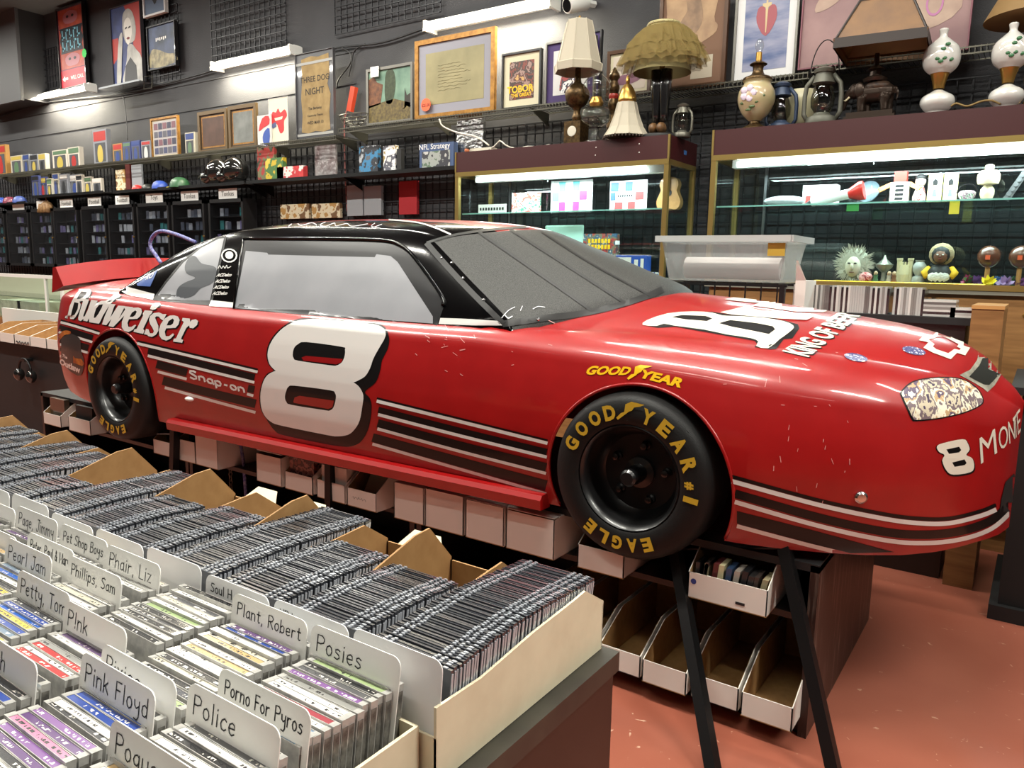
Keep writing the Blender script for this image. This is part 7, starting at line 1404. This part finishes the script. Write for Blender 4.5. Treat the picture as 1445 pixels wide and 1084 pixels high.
# plastic tub on a black wire rack, with white boxes
TY = 3.70; A = onY(932, 394, TY); B = onY(1108, 394, TY); z0 = onY(1000, 396, TY).z; zt = onY(1000, 337, TY).z
t = thing('wire_rack', 'black wire rack behind the hood holding the plastic tub', 'rack', ((A.x+B.x)/2, TY+.18, FL))
for y in (TY-.03, TY+.36): MB().box(A.x-.02, B.x+.02, y-.006, y+.006, z0-.022, z0-.010).build('rail', blk_metal, t); MB().box(A.x-.02, B.x+.02, y-.005, y+.005, z0-.17, z0-.16).build('rail', blk_metal, t)
k = 0; x = A.x
while x < B.x: MB().box(x-.003, x+.003, TY-.034, TY-.028, z0-.165, z0-.012).build('upright', blk_metal, t); MB().box(x-.003, x+.003, TY-.03, TY+.36, z0-.010, z0-.004).build('cross_wire', blk_metal, t); x += .075
for x in (A.x, B.x):
    for y in (TY-.03, TY+.36): MB().box(x-.012, x+.012, y-.012, y+.012, FL, z0-.01).build('leg', blk_metal, t)
tubm = GLASS('tub_plastic', (.72, .75, .74), 2.2, .25); t = thing('plastic_tub', 'cloudy clear plastic tub with a wide rim behind the hood', 'tub', ((A.x+B.x)/2, TY+.17, z0))
x0, x1, y0, y1 = A.x, B.x, TY, TY+.34; e = .035
def wallp(q0, q1, q2, q3, nm='wall'): m_ = MB(); m_.add([q0, q1, q2, q3], [(0, 1, 2, 3)]); o = m_.build(nm, M('tub_haze', S(170, 174, 172), .35, alpha=.3), t); o.modifiers.new('s', 'SOLIDIFY').thickness = .004
Vv = Vector
wallp(Vv((x0+e, y0+e, z0)), Vv((x1-e, y0+e, z0)), Vv((x1, y0, zt)), Vv((x0, y0, zt))); wallp(Vv((x0+e, y1-e, z0)), Vv((x1-e, y1-e, z0)), Vv((x1, y1, zt)), Vv((x0, y1, zt))); wallp(Vv((x0+e, y0+e, z0)), Vv((x0+e, y1-e, z0)), Vv((x0, y1, zt)), Vv((x0, y0, zt))); wallp(Vv((x1-e, y0+e, z0)), Vv((x1-e, y1-e, z0)), Vv((x1, y1, zt)), Vv((x1, y0, zt))); wallp(Vv((x0+e, y0+e, z0)), Vv((x1-e, y0+e, z0)), Vv((x1-e, y1-e, z0)), Vv((x0+e, y1-e, z0)), 'floor_panel')
m_ = MB(); rim = [(x0-.02, y0-.02), (x1+.02, y0-.02), (x1+.02, y1+.02), (x0-.02, y1+.02)]
for i in range(4): a = rim[i]; b = rim[(i+1) % 4]; m_.sqbar((a[0], a[1], zt), (b[0], b[1], zt), .022, 0, .03, side=EZ)
m_.build('rim', M('tub_rim', S(190, 194, 192), .3, alpha=.8), t)
p = onY(1098, 352, TY-.01); MB().box(p.x-.05, p.x+.03, y0-.004, y0-.001, p.z-.03, p.z+.03).build('sticker', M('sticker_gold', S(180, 150, 60), .4), t)
tag(MB().bar((x0+.08, y0+.15, z0+.062), (x1-.06, y0+.15, z0+.062), .055, n=20).build('paper_roll', M('roll_paper', S(205, 200, 196), .8), smooth=40), 'thick white paper roll lying inside the plastic tub', 'paper roll')
A2 = onY(1080, 428, TY+.02); t = thing('white_carton', 'opened white carton standing behind the hood next to the tub', 'carton', (A2.x+.06, TY+.1, A2.z)); zz = onY(1100, 395, TY+.02).z; xb = onY(1119, 400, TY+.02).x; MB().box(x1+.045, xb+.06, TY+.01, TY+.20, zr+.001, zz).build('body', card_w, t); MB().prism([(x1+.045, TY+.01, zz), (xb+.06, TY+.01, zz), (xb+.02, TY-.03, zz+.09), (x1+.06, TY-.03, zz+.09)], (0, .003, 0)).build('flap', card_w, t)
# ------------------------------------------------------------------ left: glass counter and box row behind the tail
t = thing('glass_counter', 'low glass shop counter at the far left behind the car tail', 'counter', (-8.4, 3.9, FL)); gx0, gx1, gy0, gy1 = -11.5, onY(88, 420, 3.75).x, 3.75, 4.3; zc0, zc1 = onY(40, 452, 3.75).z, onY(40, 388, 3.75).z
MB().box(gx0, gx1, gy0, gy1, FL, zc0).build('base', oak, t); MB().box(gx0, gx1, gy0, gy1, zc1-.02, zc1).build('top_pane', GLASS('counter_top', (.98, .98, .95), .8), t); MB().box(gx0, gx1, gy0, gy0+.006, zc0, zc1-.02).build('front_pane', glass, t); MB().box(gx0, gx1, gy1-.02, gy1, zc0, zc1-.02).build('back', M('counter_back', S(205, 200, 180), .6), t)
for x in (gx1-.03, onY(64, 420, 3.75).x, gx0): MB().box(x, x+.03, gy0-.004, gy0+.02, zc0, zc1).build('post', steel_w, t)
MB().box(gx0, gx1, gy0-.006, gy0+.02, zc1-.03, zc1+.004).build('top_rail', steel_w, t); MB().box(gx0, gx1, gy0+.05, gy1-.03, (zc0+zc1)/2-.008, (zc0+zc1)/2).build('shelf', GLASS('shelf_glass', (.9, .98, .95)), t)
for k, (x_, lab) in enumerate(((20, 'white linen-covered box in the far left glass counter, left'), (46, 'grey paper bundle in the far left glass counter, right'))):
    p = onY(x_, 440, 3.9); boxthing('counter_parcel', lab, 'parcel', p.x-.25, p.x+.25, 3.86, 4.1, zc0+.001, zc0+.18, M('parcel_%d' % k, [S(222, 216, 196), S(190, 186, 172)][k], .7, noise=S(170, 166, 150), nscale=9))
LY = 2.75
p0 = onY(-30, 490, LY); p1 = onY(66, 490, LY); zz = onY(30, 486, LY).z; t = thing('record_bin', 'black fixture with card box row at the left edge behind the tail', 'fixture', (p0.x, LY+.3, FL)); MB().box(p0.x-.6, p1.x+.35, LY, LY+.7, zz-.03, zz).build('top', blk_matte, t); MB().box(p0.x-.58, p1.x+.33, LY+.02, LY+.66, FL, zz-.03).build('cabinet', M('near_black', S(20, 20, 21), .6), t)
for k in range(5):
    a = p1.x+.30-.26*k; card_box(a-.25, a, LY-.02, LY+.42, zz+.001, .075, .14, 'kraft and white card box on the left black fixture, '+['nearest the bumper', 'second from the bumper', 'third from the bumper', 'fourth from the bumper', 'cut by the left edge'][k], 'card boxes on the left black fixture', .4)
p = onY(30, 484, LY-.03); m_ = MB(); m_.tube([p+Vector((-.1+.014*q, .006, .012*math.sin(q*1.9))) for q in range(16)], .003, 4); tag(m_.build('ink_note', ink), 'scribbled black marker note on the front of the left card boxes', 'writing')
boxthing('white_card_panel', 'broad white card panel standing behind the left card boxes', 'panel', onY(4, 456, LY+.5).x, onY(74, 456, LY+.5).x+.2, LY+.5, LY+.52, zz+.001, onY(30, 437, LY+.5).z, card_w)
hp = onY(40, 535, LY-.01); t = thing('headphones', 'black headphones hanging on the front of the left fixture', 'headphones', hp)
MB().tube([hp+Vector((.10*math.cos(a), -.02, .06+.10*math.sin(a))) for a in [math.pi*i/12 for i in range(13)]], .01, 6).build('headband', blk_metal, t, smooth=True)
for sg in (-1, 1): MB().ell(hp+Vector((sg*.1, -.02, .03)), .03, .04, .05).build('ear_cup', MATS['gloss_black'], t, smooth=True)
MB().box(hp.x-.03, hp.x+.03, hp.y-.03, hp.y+.2, hp.z+.14, hp.z+.16).build('hook', blk_metal, t)
# ------------------------------------------------------------------ right: black counter by the nose
A = onZ(1409, 801, FL); t = thing('black_counter', 'black counter at the right edge beyond the car nose', 'counter', (A.x+.6, A.y-.2, FL)); zt2 = onY(1420, 520, A.y).z
MB().box(A.x+.02, 2.0, 3.55, A.y+.0, FL+.06, zt2-.03).build('body', M('near_black', S(20, 20, 21), .6), t); MB().box(A.x-.01, 2.0, 3.52, A.y+.02, FL, FL+.06).build('plinth', blk_matte, t); MB().box(A.x-.02, 2.02, 3.5, A.y+.03, zt2-.03, zt2).build('counter_top', blk_matte, t)
c = Vector((A.x+.16, 3.8, zt2)); rc = thing('record_disc', 'brown disc lying on the black counter at the right edge', 'record', c); MB().lathe([(.12, 0), (.12, .004)], c, 28).build('disc', M('bronze_disc', S(120, 80, 56), .3, coat=.4), rc); MB().lathe([(.04, .004), (.04, .006)], c, 20).build('label', blk_matte, rc)
# ------------------------------------------------------------------ put the floor at z = 0
for o in list(SC.objects):
    if o.parent is None: o.location.z -= FL
